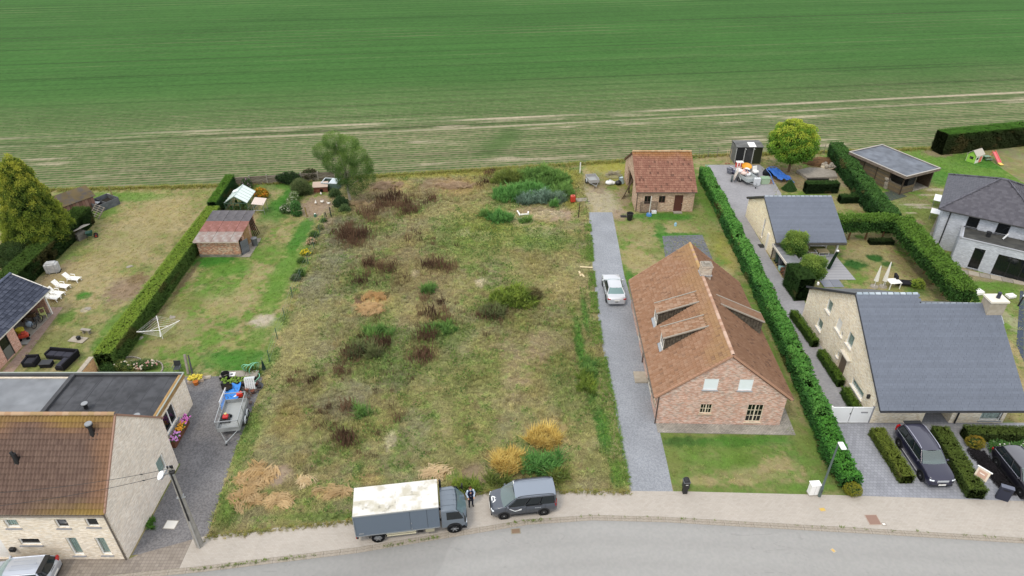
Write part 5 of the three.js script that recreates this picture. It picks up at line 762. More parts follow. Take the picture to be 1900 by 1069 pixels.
// ---- trees
function limbs(T,pts,mat,name='trunk'){const b=mb();for(const[a,c,r1,r2]of pts)b.bar(V(...a),V(...c),r1,7,r2);b.build(name,mat,T);}
{
const T=thing('conifer_tree','tall golden-tipped conifer behind the dark hedge at the left edge','tree',V(-50.6,0,-64.6));limbs(T,[[[0,0,0],[0,8.5,0],.26,.05]],plain2(0x5a4636));const r=rng(21),L=[],Hh=10.2;const prof=e=>2.75*Math.pow(Math.sin(PI*clamp(.10+.90*Math.pow(1-e,.72))*.62+.0),1)*(1-.0*e);
const cd=G(0x44602a),cm=G(0x6a8230),cg=G(0xaab544),cgg=G(0xcaca50);
const lobes=[];for(let i=0;i<190;i++){const e=Math.pow((i+.5) / 190,1.25),y=.8+e*(Hh-1.2),f=i*2.399+rr(-.3,.3,r),R0=(e<.12?1.8+7*e:2.8*Math.pow(1-(e-.12) / .93,.62))*rr(.8,1.08,r),q=(.72-.3*e)*rr(.75,1.2,r);lobes.push([R0*Math.cos(f),y,R0*Math.sin(f),q,q*.75,q]);}lobes.push([0,Hh-.3,0,.4,.7,.4]);
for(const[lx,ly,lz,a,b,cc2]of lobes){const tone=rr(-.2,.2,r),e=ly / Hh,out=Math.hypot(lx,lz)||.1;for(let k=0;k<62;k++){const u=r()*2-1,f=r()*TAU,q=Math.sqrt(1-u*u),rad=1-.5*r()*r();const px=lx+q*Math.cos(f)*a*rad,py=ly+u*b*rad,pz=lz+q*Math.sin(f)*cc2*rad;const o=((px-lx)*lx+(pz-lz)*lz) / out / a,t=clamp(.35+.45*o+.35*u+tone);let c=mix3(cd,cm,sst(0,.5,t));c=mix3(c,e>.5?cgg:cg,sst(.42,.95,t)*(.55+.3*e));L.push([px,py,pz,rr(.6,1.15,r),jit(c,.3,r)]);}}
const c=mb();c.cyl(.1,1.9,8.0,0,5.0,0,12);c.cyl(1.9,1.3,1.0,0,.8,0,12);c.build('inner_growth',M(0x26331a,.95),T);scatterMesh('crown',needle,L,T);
shrub('laurel_bush','dark round shrub at the foot of the golden conifer','shrub',V(-51.2,0,-60.9),lob(4,2.6,3.4,4,6),[G(0x344a26),G(0x4d632f)],{geo:leafM,den:55});
}
{
const T=thing('birch_tree','loose grey-green birch tree by the field edge at the lot corner','tree',V(-19.9,0,-76.3));const bk=plain2(0xa59d90);const r=rng(31),lobes=[],lim=[[[0,0,0],[-.2,4.2,.1],.17,.11],[[-.2,4.2,.1],[-.7,7.6,0],.1,.03]];
const spots=[[-1.0,7.7,0,1.25,1.0],[-2.0,6.5,.3,1.5,1.0],[.3,7.1,-.3,1.6,1.0],[1.2,6.0,.4,1.6,1.2],[-.6,5.5,.9,1.7,1.3],[-1.5,4.9,-.3,1.2,1.3],[1.9,4.6,.2,1.5,1.4],[.5,4.2,1.0,1.5,1.5],[2.4,3.3,.4,1.1,1.5],[1.0,2.6,.7,1.1,1.6],[-.5,3.4,.5,.8,1.2],[.3,6.2,-1.2,1.5,1.2],[1.5,3.6,-1.0,1.3,1.4]];
for(const[x,y,z,a,b]of spots){lobes.push([x,y,z,a,b,a]);lim.push([[-.1,y*.55,0],[x*.8,y-.3,z*.8],.06,.02]);}
limbs(T,lim,bk);const L=lobeList(lobes,60,[G(0x4a6a30),G(0x76964a)],r,{inner:.8,gap:.42,topc:G(0x84a04c),sc:[.6,1.2]});for(const p of L)p[1]-=.25*r()*r();scatterMesh('crown',leafThin,L,T);
shrub('laurel_bush','dark green laurel under the birch beside the hen run','shrub',V(-20.6,0,-74.6),lob(1.8,1.2,1.5,3,8),[G(0x2f4a2a),G(0x48663a)],{geo:leafM});
}
{
const T=thing('maple_tree','round yellow-green maple tree at the end of the paved yard','tree',V(36.9,0,-84.9));limbs(T,[[[0,0,0],[-.1,2.4,0],.17,.13],[[-.1,2.4,0],[-.3,5,0],.12,.04],[[-.1,2.0,0],[-1.6,3.8,.4],.07,.03],[[-.1,2.1,0],[1.4,3.9,.3],.07,.03],[[-.1,2.2,0],[.1,4,-1.5],.07,.03]],plain2(0x6a5644));const r=rng(41),lobes=[[-.25,3.9,0,2.5,2.5,2.5]];for(let i=0;i<26;i++){const f=i*2.4,e=-0.62+1.6*(i+.5) / 26,q=Math.sqrt(Math.max(0,1-e*e));lobes.push([-.25+q*Math.cos(f)*2.25,3.95+e*2.25,q*Math.sin(f)*2.25,.95,.85,.95]);}
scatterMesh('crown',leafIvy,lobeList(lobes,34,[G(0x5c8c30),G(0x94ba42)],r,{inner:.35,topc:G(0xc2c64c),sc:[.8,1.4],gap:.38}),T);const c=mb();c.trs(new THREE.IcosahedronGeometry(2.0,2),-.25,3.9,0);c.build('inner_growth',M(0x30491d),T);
}
function smallTree(label,p,h,w){const T=thing('ornamental_tree',label,'tree',p);limbs(T,[[[0,0,0],[0,h*.6,0],.07,.04]],plain2(0x6d5a48));const r=rng(Math.abs(p.x*50|0));const lobes=[[0,h*.62,0,w*.42,h*.34,w*.42]];for(let i=0;i<9;i++){const f=i*2.4,e=-.7+1.6*i / 9,q=Math.sqrt(Math.max(0,1-e*e));lobes.push([q*Math.cos(f)*w*.34,h*.62+e*h*.28,q*Math.sin(f)*w*.34,w*.24,h*.16,w*.24]);}scatterMesh('crown',leafM,lobeList(lobes,75,[G(0x4f7532),G(0x7d9f48)],r,{inner:.4,topc:G(0x9fb556)}),T);const c=mb();c.trs(new THREE.IcosahedronGeometry(1,1),0,h*.6,0,0,0,0,w*.36,h*.3,w*.36);c.build('inner_growth',M(0x35501f),T);}
smallTree('small pale green tree beside the garage terrace, farther one',V(28.9,0,-60.8),4.0,2.2);smallTree('small pale green tree above the dark hedge block, nearer one',V(29.3,0,-56.8),3.5,2.3);

// ---- round and low shrubs
const at2=(u,v)=>at(u,v,0);
shrub('box_ball','round yellow-green clipped shrub at the hedge end by the pavement','topiary',at2(1580,915),[[0,.38,0,.55,.42,.5]],[G(0x7a7f2a),G(0x9a9a33)],{geo:leafS[0],den:130,inner:.08});
shrub('box_ball','orange-green clipped ball shrub beside the white rose bed','topiary',at2(1806,828),[[0,.4,0,.62,.42,.52]],[G(0x8a8a2e),G(0xb08a34)],{geo:leafS[0],den:130,inner:.08});
shrub('rose_bed','bed of green roses dotted with white blooms between clipped hedges','rose bed',V(38.3,0,-34.9),[0,1,2,3,4,5,6].map(i=>[-3.1+i,.3,(i&1)*.2,.7,.42,.6]),[G(0x3f6a34),G(0x6d9a4e)],{geo:leafM,den:70,flowers:[[0xf0efe6,0xf5f3ee],70,.07]});
shrub('dark_heather_bed','narrow bed of nearly black ground cover beside the white path','flower bed',at2(1840,875),Array.from({length:9},(_,i)=>{const a=at(1812+i*7.5,842+i*8.4),b=at(1840,875);return[a.x-b.x,.06,a.z-b.z,.62,.16,.5];}),[G(0x1d1c1e),G(0x38343a)],{geo:leafS[0],den:130,core:0x1a191b});
shrub('flowering_bush','orange-yellow flowering bush by the greenhouse','shrub',at2(484,366),lob(2.4,1.15,1.6,4,3),[G(0x9c8a2c),G(0xb89a38)],{flowers:[[0xe3952c,0xd9842a,0xe8b040],130,.09]});
shrub('butterfly_bush','bush with pink and pale lilac flowers against the rear wall','shrub',at2(460,350),lob(1.6,1.3,1.3,3,4),[G(0x3f5a32),G(0x63814a)],{flowers:[[0xb992ac,0xd6bccb,0x8f6f88],60,.08]});
shrub('laurel_bush','dark shrub left of the pink bush at the rear wall','shrub',at2(437,357),lob(1.2,1.1,1,3,5),[G(0x2c4426),G(0x3f5c30)]);
shrub('yew_shrub','dark green clipped shrub in the middle of the rear garden wall','shrub',at2(540,340),lob(3.4,1.5,1.4,5,6),[G(0x2b4226),G(0x3f5a30)]);
shrub('purple_shrub','dark brownish shrub on the rear wall next to the clipped one','shrub',at2(577,334),lob(2.6,1.5,1.3,4,7),[G(0x3b3a28),G(0x55532f)]);
shrub('rosemary_bush','large grey-green round bush left of the hen run','shrub',at2(560,360),lob(2.6,2.0,2.2,5,8),[G(0x4d5f36),G(0x748150)],{geo:leafThin,den:70});
shrub('climbing_plant','pale flowering climber on the fence of the hen run','climber',at2(543,382),[[-.1,.6,-1.2,.5,.6,.7],[0,.5,0,.6,.6,.6],[.1,.4,1.0,.5,.5,.7]],[G(0x5f7d45),G(0x98ab72)],{flowers:[[0xdfe0cd,0xc9cfae],80,.06]});
shrub('climbing_plant','bushy green climber at the corner of the hen run','climber',at2(548,398),[[.2,.8,0,.55,.9,.5],[.3,.4,.3,.5,.5,.5]],[G(0x3a6b35),G(0x5a8c46)]);
shrub('white_flower_bush','white blooming bush left of the hen run corner','shrub',at2(532,395),lob(1.4,1.1,1.1,3,9),[G(0x50703f),G(0x7d9a62)],{flowers:[[0xe9e8de,0xdad9c8],90,.07]});
[[622,365,1.2],[632,382,1.3],[640,392,1.0],[615,352,.9]].forEach(([u,v,s],i)=>shrub('border_shrub',['mixed green shrub under the birch, middle','mixed green shrub beside the hen run post','low shrub with grey stones at the path','small bush in front of the compost box'][i],'shrub',at2(u,v),lob(1.4*s,.8*s,1.2*s,3,12+i),[G(0x3f5a35),G(0x6d8450)],{geo:leafM}));
[[594,425,'pale',.9],[583,440,'green',1],[578,452,'pink',.9],[568,473,'yellow',.9],[559,487,'green',.8],[556,512,'green',1.1],[549,520,'grey',.9],[601,412,'green',.7]].forEach(([u,v,k,s],i)=>shrub('border_plant',['pale bushy plant in the fence border, second from the path','green plant behind the pink one in the fence border','pink-cream flowering plant in the fence border','bright yellow flowering plant in the fence border','low green plant under the yellow flowers','leafy plant in the lower fence border','greyish plant at the lower end of the fence border','small plant at the top of the fence border'][i],'plant',at2(u,v),lob(1.3*s,.75*s,1.1*s,3,22+i),{pale:[G(0x7d8a50),G(0xb3b275)],green:[G(0x4c6b30),G(0x6f8f40)],pink:[G(0x8a8a58),G(0xc8b08c)],yellow:[G(0x8a9a34),G(0xb7b53a)],grey:[G(0x566248),G(0x7c8668)]}[k],{geo:leafS[1],den:90,flowers:k==='yellow'?[[0xe6d23a],60,.07]:k==='pink'?[[0xe0b79c,0xe8d9b8],50,.06]:null}));
shrub('rose_bush','rose bush with cream and pink blooms in the small round bed','shrub',at2(270,682),lob(2.4,.8,1.2,4,31),[G(0x4f6b38),G(0x7b9156)],{geo:leafS[1],den:80,flowers:[[0xe8d0c4,0xefe6d8,0xd8a8a0],70,.07]});
shrub('rose_bush','leafy yellow-green rose bush at the hedge end behind the flat roof','shrub',at2(228,686),lob(2.2,.9,1.2,4,32),[G(0x6a7a3a),G(0x9aa055)],{geo:leafS[1],den:70,flowers:[[0xefe6d8,0xe3d9b0],26,.06]});
shrub('laurel_bush','dark bush tucked between the hedge end and the brick wall','shrub',at2(203,690),lob(1.4,.9,1,3,33),[G(0x3c5a2c),G(0x55793a)]);
shrub('spurge_bush','yellow-green leafy bush right of the parasols behind the roof','shrub',at(1700,533,0),lob(1.4,.9,1,3,34),[G(0x7a9a3a),G(0xa9b94f)]);
shrub('grass_border','green and yellow shrubs along the right side of the slate house','shrub',V(40.2,0,-47.8),[[0,.5,0,.8,.7,1],[.2,.4,1.6,.7,.55,1],[-.1,.4,-1.4,.7,.6,.8]],[G(0x6a8038),G(0x98a050)]);

// ---- growth on the empty lot
const bushes=[
[985,362,4.6,1.5,3.2,'green','bright green leafy bush in the middle of the rear weed mound'],[945,366,3.8,1.3,2.8,'green','green bush at the left end of the rear weed mound'],[1010,336,6.3,1.7,4.0,'green2','green bush on the field side of the rear weed mound'],[1042,362,2.8,1.3,3.0,'green2','green bush at the right end of the rear weed mound'],[1005,373,4.2,1.15,1.9,'silver','silvery blue-green plants in front of the rear weed mound'],[975,376,2.2,1.1,1.6,'silver','silvery grey-green plant at the foot of the weed mound'],[1034,375,1.8,1.2,1.5,'silver2','pale grey-green plant right of the silvery patch'],[945,335,4.2,1.4,3.0,'olive','olive brush behind the rear weed mound'],
[926,408,2.6,1.0,1.8,'green','round green bush left of the bare soil patch'],[902,402,1.2,.6,1,'green2','small green clump beside the round green bush'],[974,412,1.2,.6,.8,'green2','small leafy weed on the bare soil patch'],[1027,385,1.0,.8,.8,'green','green clump at the edge of the bare soil'],
[952,562,3.6,1.6,2.4,'lime','yellow-green willow bush in the right half of the lot'],[914,585,2.2,.9,1.4,'dull','dull green thicket left of the willow bush'],[985,552,1.6,1.0,1.3,'brownish','brownish seedy bush right of the willow bush'],
[1008,868,2.6,1.15,1.8,'green','bright green bush behind the grey van'],[942,862,2.3,.65,1.6,'gold','golden yellow bush behind the van, left one'],[1012,818,2.1,.45,1.6,'gold','golden yellow bush farther up the lot, right one'],[1030,887,1.6,.5,.8,'olive','olive weeds right of the bright green bush'],[925,895,1.7,.5,.7,'olive','yellow-green weeds in front of the golden bush'],[868,905,1.5,.6,.9,'lime','light green clump beside the standing man'],
[1085,715,1.3,.4,2.2,'lime','light green weeds by the drive edge, nearer clump'],[1096,685,1.0,.35,1.6,'green2','green weeds by the drive edge at the curve'],
[702,622,2.4,.38,1.6,'green2','low green clump between the brown docks'],[815,615,2.4,.4,1.5,'green2','low green clump right of the straw heap'],[680,655,2.6,.6,2.0,'dull','dull green weeds below the straw heap'],[795,540,1.4,.35,1.2,'green2','dull green weeds in the middle of the lot'],[668,770,1.3,.3,1.0,'green2','green weeds in the lower left of the lot'],[468,691,1.0,.6,.8,'lime','light green leafy plant under the hose stand'],
];
const bcol={green:[G(0x4d8640),G(0x7cae5c)],green2:[G(0x557f3e),G(0x84a856)],olive:[G(0x5a7034),G(0x8b984a)],silver:[G(0x5f7d68),G(0x98b29e)],silver2:[G(0x6a8468),G(0x9ab09a)],dull:[G(0x5c6a42),G(0x828a58)],lime:[G(0x5f7d30),G(0x94a544)],brownish:[G(0x6a6044),G(0x8a8452)],gold:[G(0xc4a858),G(0xe6d07e)]};
function weedPatch(label,p,w,h,d,k,seed){
const S=thing('weed_bush',label,'bush',p),r=rng(seed),cols=bcol[k],A=[],B=[],gold=k==='gold',n=w*d*(gold?95:78);
for(let i=0;i<n;i++){const f=r()*TAU,q=Math.sqrt(r()),edge=.62+.75*vn(Math.cos(f)*1.6+seed,Math.sin(f)*1.6+seed*3),x=Math.cos(f)*q*w*.5*edge,z=Math.sin(f)*q*d*.5*edge;const lump=vn(x*1.5+seed*5,z*1.5+9)*.65+vn(x*3.7+seed,z*3.7)*.35;if(lump<.33||(q>.75&&r()<.45))continue;const hh=h*Math.pow(1-q*q*.92,.6)*(.3+1.0*lump),e=1-r()*r()*.9,y=Math.max(.05,hh*e);const c=jit(mix3(cols[0],cols[1],clamp(lump*1.1-.25+.5*(e-.5)+rr(-.25,.25,r))),.4,r);(r()<(gold?.55:.3)?B:A).push([x,r()<.5?y:y*.6,z,rr(.6,1.5,r),c]);if(r()<.12)B.push([x,y*.5,z,rr(.8,1.5,r),c]);}
scatterMesh('foliage',gold?leafThin:seed&1?leafM:leafIvy,A,S);scatterMesh('shoots',shootGeo,B,S,'stuff',rng(seed+1),.6);
}
bushes.forEach(([u,v,w,h,d,k,label],i)=>weedPatch(label,at2(u,v),w*1.15,h,d*1.2,k,60+i));
// dry dock stalks: a clump is a fan of stalks with seed heads
function dockGeo(seed,n){const r=rng(seed),b=mb();for(let i=0;i<n;i++){const a=r()*TAU,q=Math.sqrt(r())*.55,h=rr(.4,1.0,r),lx=rr(-.22,.22,r),lz=rr(-.22,.22,r);const p=V(Math.cos(a)*q,0,Math.sin(a)*q),t=V(p.x+lx,h,p.z+lz);b.bar(p,t,.012,3,.008);for(let k=0;k<3;k++){const m=p.clone().lerp(t,.45+.2*k);b.trs(new THREE.OctahedronGeometry(1,0),m.x,m.y,m.z,rr(-.3,.3,r),0,rr(-.3,.3,r),.03,.14,.03);}}return b;}
const dockMats=[M(0x5a4638,.95),M(0x6a5342,.95),M(0x4e3c31,.95),M(0x79614c,.95)];
const dockProto=[0,1,2,3].map(i=>dockGeo(100+i,15+i*3));
const docks=[];
const q3=(ox,oy,L)=>{for(const[x,y,s,n]of L)docks.push([ox+x / 3.958,oy+y / 3.958,s,n||1]);};
q3(480,440,[[640,20,1.3,5],[740,20,1.1,3],[815,195,1.1,2],[900,235,1,2],[985,245,.9,2],[690,290,.7],[730,345,1.1,2],[795,285,.9],[880,350,.7],[1345,230,1.3,3],[1250,210,1.2,2],[1400,245,.9,2],[1080,300,.8],[1020,350,.8],[1290,600,1.1,2],[1385,615,1.0,2],[1235,760,1.3,4],[1205,880,1.3,5],[900,800,1.2,4],[870,830,1.1,3],[715,880,1.2,4],[670,870,1.0,2],[755,740,.8],[600,980,.9,2],[1750,590,1.2,4],[1630,580,.9,2],[1330,490,.8,2],[1240,450,.9,2],[1110,1050,.7],[870,610,.7],[385,1060,.8],[235,1060,.6],[960,940,.5],[1450,495,.5],[1670,725,.6],[1190,570,.8],[1160,660,.7]]);
q3(480,640,[[240,280,.6],[380,285,.8,2],[600,215,.9,2],[640,215,.7],[445,500,.8],[515,470,.9],[650,460,1.1,2],[600,465,.6],[430,610,.7],[480,600,.7],[550,600,.7],[610,700,1.2,4],[660,700,1.1,2],[860,345,.7],[975,345,.6],[980,455,.5],[1030,545,.8],[850,825,.5],[730,800,.6],[860,655,.7],[290,205,.5]]);
q3(340,230,[[1500,560,1.3,5],[1560,600,1.2,4],[1620,570,1.2,4],[1680,620,1.2,5],[1480,600,1,3],[1350,680,1.2,4],[1380,660,1,2],[1270,820,1.4,5],[1310,850,1.3,4],[1200,780,1.2,3],[1150,850,1.0,3],[1230,880,1,3],[1780,590,.8],[1825,560,1,2],[1690,800,.9,2],[1650,860,.8],[1740,860,.7],[1370,1030,1,3],[1450,1060,.9,2],[1520,1060,.9,2],[1500,840,.6],[1830,890,.6],[1640,660,1,3],[1440,620,1,3]]);
q3(800,230,[[365,450,1.1,2],[400,370,1,2],[490,380,1.1,3],[440,370,.9],[5,560,.8],[60,1040,.9,2],[120,1050,.8],[20,850,.7],[190,900,.5]]);
{const r=rng(8),stand=[],nth=['first','second','third','fourth','fifth','sixth','seventh','eighth','ninth','tenth','eleventh','twelfth','thirteenth'];let n=0;const where=(u,v)=>v<350?'at the field end of the lot':u>900?'beside the willow bush':v<415?'in the large dark stand below the birch':v<470?'in the upper part of the lot':v<555?'above the middle straw heap':v<625?'in the middle of the lot':v<685?'in the stand below the straw heap':v<765?'scattered low in the left half of the lot':'in the lower lot behind the truck';
for(const[u,v,s,k]of docks){const p=at(u,v),g=[];for(let i=0;i<k;i++){const q=at(u+(i?rr(-13,13,r):0),v+(i?rr(-11,9,r):0));const hs=rr(.6,1.1,r);for(const t of dockProto[(n+i)%4].g){const c=t.clone();c.applyMatrix4(new THREE.Matrix4().compose(V(q.x-p.x,0,q.z-p.z),new THREE.Quaternion().setFromAxisAngle(YP,i*1.3+u),V(s*hs,s*hs,s*hs)));g.push(c);}}const m=new THREE.Mesh(mergeGeometries(g),dockMats[n++%4]);m.name=numbered('dock_clump');m.position.set(p.x,0,p.z);m.castShadow=m.receiveShadow=true;scene.add(tag(m,(k>2?'broad':k>1?'medium':'small')+' brown dock clump '+where(u,v),'weed','dry dock clumps on the weedy lot'));stand.push([m,u]);}const by={};stand.sort((a,b)=>a[1]-b[1]).forEach(([m])=>(by[m.userData.label]||=[]).push(m));for(const k in by)if(by[k].length>1)by[k].forEach((m,i)=>m.userData.label=k+', '+nth[i]+' from left');}
// straw heaps
function stalkBundle(n,L,seed){const r=rng(seed),P=[];for(let i=0;i<n;i++){const y=rr(0,.12,r),z=rr(-.2,.2,r),a=rr(-.35,.35,r),l=L*rr(.6,1.1,r),x0=-l / 2+rr(-.15,.15,r),w=.014;let px=x0,pz=z;for(let k=0;k<3;k++){const qx=px+l / 3*Math.cos(a),qz=pz+l / 3*Math.sin(a+(k-1)*.12),y0=y+.08*Math.sin(k / 3*PI),y1=y+.08*Math.sin((k+1) / 3*PI);P.push(px,y0,pz-w,qx,y1,qz-w,qx,y1,qz+w,px,y0,pz-w,qx,y1,qz+w,px,y0,pz+w);px=qx;pz=qz;}}const g=new THREE.BufferGeometry();g.setAttribute('position',new THREE.Float32BufferAttribute(P,3));g.computeVertexNormals();return g;}
function straw(label,u,v,w,d,n,cols,seed){const p=at(u,v),S=thing('straw_heap',label,'straw heap',p),r=rng(seed),L=[];const g=stalkBundle(14,.85,seed);for(let i=0;i<n*.5;i++){const a=r()*TAU,q=Math.sqrt(r());if(fbm(Math.cos(a)*q*w*1.4+seed*7,Math.sin(a)*q*d*1.4,2)<.42)continue;L.push([Math.cos(a)*q*w / 2,rr(.02,.2,r)*(1-q),Math.sin(a)*q*d / 2,rr(.7,1.3,r),jit(mix3(G(cols[0]),G(cols[1]),r()),.3,r)]);}const c=mb();for(let i=0;i<9;i++)c.box(rr(.3,.9,r),.03,.05,rr(-.3,.3,r)*w,.06,rr(-.3,.3,r)*d,r()*3);c.build('thick_stalks',M(cols[2]||0xa38a5e,.95),S);scatterMesh('stalks',g,L,S,'stuff',rng(seed),.5);}
straw('loose heap of pale straw at the lower left of the lot, upper part',475,882,2.6,2.2,150,[0xc8aa78,0xdcc398],1);
straw('loose heap of pale straw by the gravel yard, lower part',458,922,2.0,2.4,130,[0xc6a878,0xdcc49a],2);
straw('flat straw patch right of the pale heap',520,932,1.7,1.0,70,[0xc8ac7e,0xd9c196],3);
straw('orange-brown straw heap in the middle of the lot, left part',684,575,2.6,1.8,130,[0xc0a070,0xd0b284,0x8f7654],4);
straw('orange-brown straw heap in the middle of the lot, upper part',695,552,2.4,1.2,110,[0xbc9660,0xcca874,0x6a5240],5);
straw('thin straw patch behind the truck',615,915,2.2,.9,70,[0xc2a678,0xd3ba90],6);straw('straw patch behind the truck roof',812,880,1.9,.9,60,[0xd6be96,0xe4d0aa],7);straw('straw tuft left of the truck',560,893,1.0,.7,40,[0xd8c298,0xe8d6b0],8);
straw('rusty bracken patch at the field edge of the lot, left',720,345,4.5,2.0,170,[0xb09678,0xc0a88a,0x80684e],9);straw('rusty bracken patch at the field edge of the lot, right',845,345,5,1.8,170,[0xb2987a,0xc2aa8c,0x80684e],10);straw('pale broken stalks beside the laurel under the birch',668,378,2.0,1.4,60,[0xb09a74,0xc0aa86],11);

// ---- open growth nobody could count
{
const r=rng(99),T1=bladeTuft(7,.11,.16,.035,1,1.9),T2=bladeTuft(8,.24,.14,.03,2,1.1),A=[],B=[],W=[];
for(let i=0;i<70000;i++){const x=rr(-22.4,9.2,r),z=-27.5-61*r();if(x<lotX(z)-.8||z<lineAt(FE,x)+.2||z>lineAt(PB,x)-.15||inPoly(x,z,DRIVE)||inPoly(x,z,LEFTDRIVE))continue;const c=groundColour(x,z),k=rr(.7,1.7,r);if(c[0]>c[1]*1.24&&r()<.8)continue;const tall=fbm(x*.35+70,z*.35,3);const cm=mix3(c,lotMean,.12),cc=[cm[0]*k*1.05,cm[1]*k*1.08,cm[2]*k];(tall>.56&&r()<.6?B:A).push([x,0,z,rr(.6,1.3,r),cc]);if(r()<.11&&c[1]>c[0]*1.0)W.push([x,.05,z,rr(.7,1.5,r),jit(mix3(G(0x55753a),G(0x7d9048),r()),.3,r)]);}
const D=[];for(const[u,v,sc,k]of docks)for(let i=0;i<14*k+8;i++){const g=()=>(r()+r()+r()-1.5)*1.3,p=at(u+g()*24,v+g()*15);if(p.x<lotX(p.z)+.2||p.z<lineAt(FE,p.x)+.5)continue;D.push([p.x,0,p.z,rr(.35,1.1,r)*sc,jit(mix3(G(0x5f4a3a),G(0x94795c),r()),.4,r)]);}
tag(scatterMesh('dry_stalks',bladeTuft(6,.65,.22,.022,55,.45),D,null,'stuff',rng(21),false),'thin dry brown stalks drifting between the dock clumps','weeds');
tag(scatterMesh('dry_grass',T1,A,null,'stuff',rng(1),false),'low dry grass covering the empty lot','grass');tag(scatterMesh('tall_grass',T2,B,null,'stuff',rng(2),false),'taller rank grass in patches on the empty lot','grass');tag(scatterMesh('broadleaf_weeds',leafL,W,null,'stuff',rng(3)),'scattered green broad-leaved weeds on the empty lot','weeds');
// mown lawns
const L=[],no=(x,z)=>inPoly(x,z,DRIVE)||inPoly(x,z,LEFTDRIVE)||(x>10.7&&x<20.6&&z>-54&&z<-36.6)||(x>24.4&&x<31&&z>-86&&z<-37)||(x>26&&x<38&&z>-52.5&&z<-36)||(x>27&&x<35&&z>-72.5&&z<-58)||(x>24&&x<40&&z>-90&&z<-72&&x<34-(z+90)*.1)||(x>22.5&&z>-38)||(x>-34&&x<-28&&z>-68&&z<-62)||(x<-42&&z>-53)||(x<-25&&z>-40.2);
const T3=bladeTuft(6,.07,.09,.03,4,.9);
for(let i=0;i<90000;i++){const x=rr(-64,66,r),z=-29-65*r();if((x>lotX(z)-.6&&x<9.5)||z<lineAt(FE,x)+.2||z>lineAt(PB,x)-.2||no(x,z))continue;const c=groundColour(x,z),k=rr(.9,1.5,r);L.push([x,0,z,rr(.6,1.5,r),[c[0]*k,c[1]*k*1.03,c[2]*k*.9]]);}
tag(scatterMesh('lawn_grass',T3,L,null,'stuff',rng(4),false),'short worn lawn grass of the gardens','grass');
// field crop in its rows
const Fp=[],leek=bladeTuft(6,.16,.05,.03,7,.9);
for(let k=1;k<40;k++){const t0=k*ROW+ROW*.5;for(let s=-60;s<190;s+=.34){const s1=s+rr(-.1,.1,r),t=t0+rr(-.05,.05,r);const[x,z]=fxz(s1,t);if(Math.abs(x)>-z*.83+4||z>lineAt(FE,x)-.6)continue;const cv=cover(s1,t);if(r()>(.4+cv*.6)*(1-k / 44)||track(s1,t)>.4)continue;Fp.push([x,0,z,rr(.55,1.05,r)*(.65+.5*cv),jit(mix3(fleaf,fleaf2,r()),.35,r)]);}}
tag(scatterMesh('field_crop',leek,Fp,null,'stuff',rng(5),false),'rows of young green crop plants in the field','crop');
// green line of verge along the field fence and driveway edge
const E=[];for(let i=0;i<5200;i++){const x=rr(-64,70,r),z=lineAt(FE,x)+rr(-.3,1.0,r)*r();E.push([x,0,z,rr(.7,1.6,r),jit(mix3(G(0x8f9a48),G(0xb0a765),r()),.3,r)]);}for(let i=0;i<4200;i++){const z=rr(-72,-31.8,r),e=DRIVE.slice(0,9).map(p=>[p[1],p[0]]);let x=lineAt(e,z)-Math.pow(r(),1.6)*(.7+.5*sst(-60,-34,z))+.12;if(z<-70||fbm(z*.5,7,2)<.3)continue;E.push([x,0,z,rr(.3,.9,r),jit(mix3(G(0x6a9a40),G(0x93ae54),r()),.4,r)]);}
tag(scatterMesh('verge_grass',T2,E,null,'stuff',rng(6),false),'uncut grass along the field margin and the drive edge','grass');
}
// ---------------------------------------------------------------- vehicles: local +x is forward, y up
const mTyre=M(0x17181a,.85),mRim=M(0xa7abaf,.35,{metalness:.7}),mChrome=M(0xd6d9db,.2,{metalness:.9}),mLampW=M(0xdfe6ea,.12),mLampR=M(0x9c1418,.25),mPlate=M(0xe9e9e4,.5);
const mCarGlass=new THREE.MeshStandardMaterial({color:col(0x1b2225),roughness:.05,side:THREE.DoubleSide}),mScreen=new THREE.MeshPhysicalMaterial({color:col(0xcfe4e0),roughness:.04,transmission:.85,thickness:0,side:THREE.DoubleSide});
const paint=(hex,metal=.35)=>new THREE.MeshPhysicalMaterial({color:col(hex),roughness:.38,metalness:metal,clearcoat:1,clearcoatRoughness:.06,side:THREE.DoubleSide});
function grid(rows){const n=rows[0].length,P=[],I=[];for(const r of rows)for(const p of r)P.push(...p);for(let j=0;j<rows.length-1;j++)for(let i=0;i<n-1;i++){const a=j*n+i;I.push(a,a+1,a+n,a+1,a+n+1,a+n);}const g=new THREE.BufferGeometry();g.setAttribute('position',new THREE.Float32BufferAttribute(P,3));g.setIndex(I);g.computeVertexNormals();return metricUV(g);}
const tyreGeo=(r,w)=>{const p=[[r*.62,-w / 2],[r*.9,-w / 2],[r,-w*.36],[r,w*.36],[r*.9,w / 2],[r*.62,w / 2]].map(q=>new THREE.Vector2(q[0],q[1]));const g=new THREE.LatheGeometry(p,20);g.rotateX(PI / 2);return g;};
function wheel(parent,x,y,z,r,w,side,spokes=5){const t=mb().trs(tyreGeo(r,w),x,y,z).build('wheel',mTyre,parent);const b=mb();b.cyl(r*.64,r*.64,w*.5,x,y,z,18,PI / 2);for(let i=0;i<spokes;i++){const a=i / spokes*TAU;b.box(r*.56,r*.14,.03,x+Math.cos(a)*r*.32,y+Math.sin(a)*r*.32,z+side*w*.38,0,0,a);}b.cyl(r*.15,r*.15,.05,x,y,z+side*w*.4,10,PI / 2);b.build('rim',mRim,t);return t;}
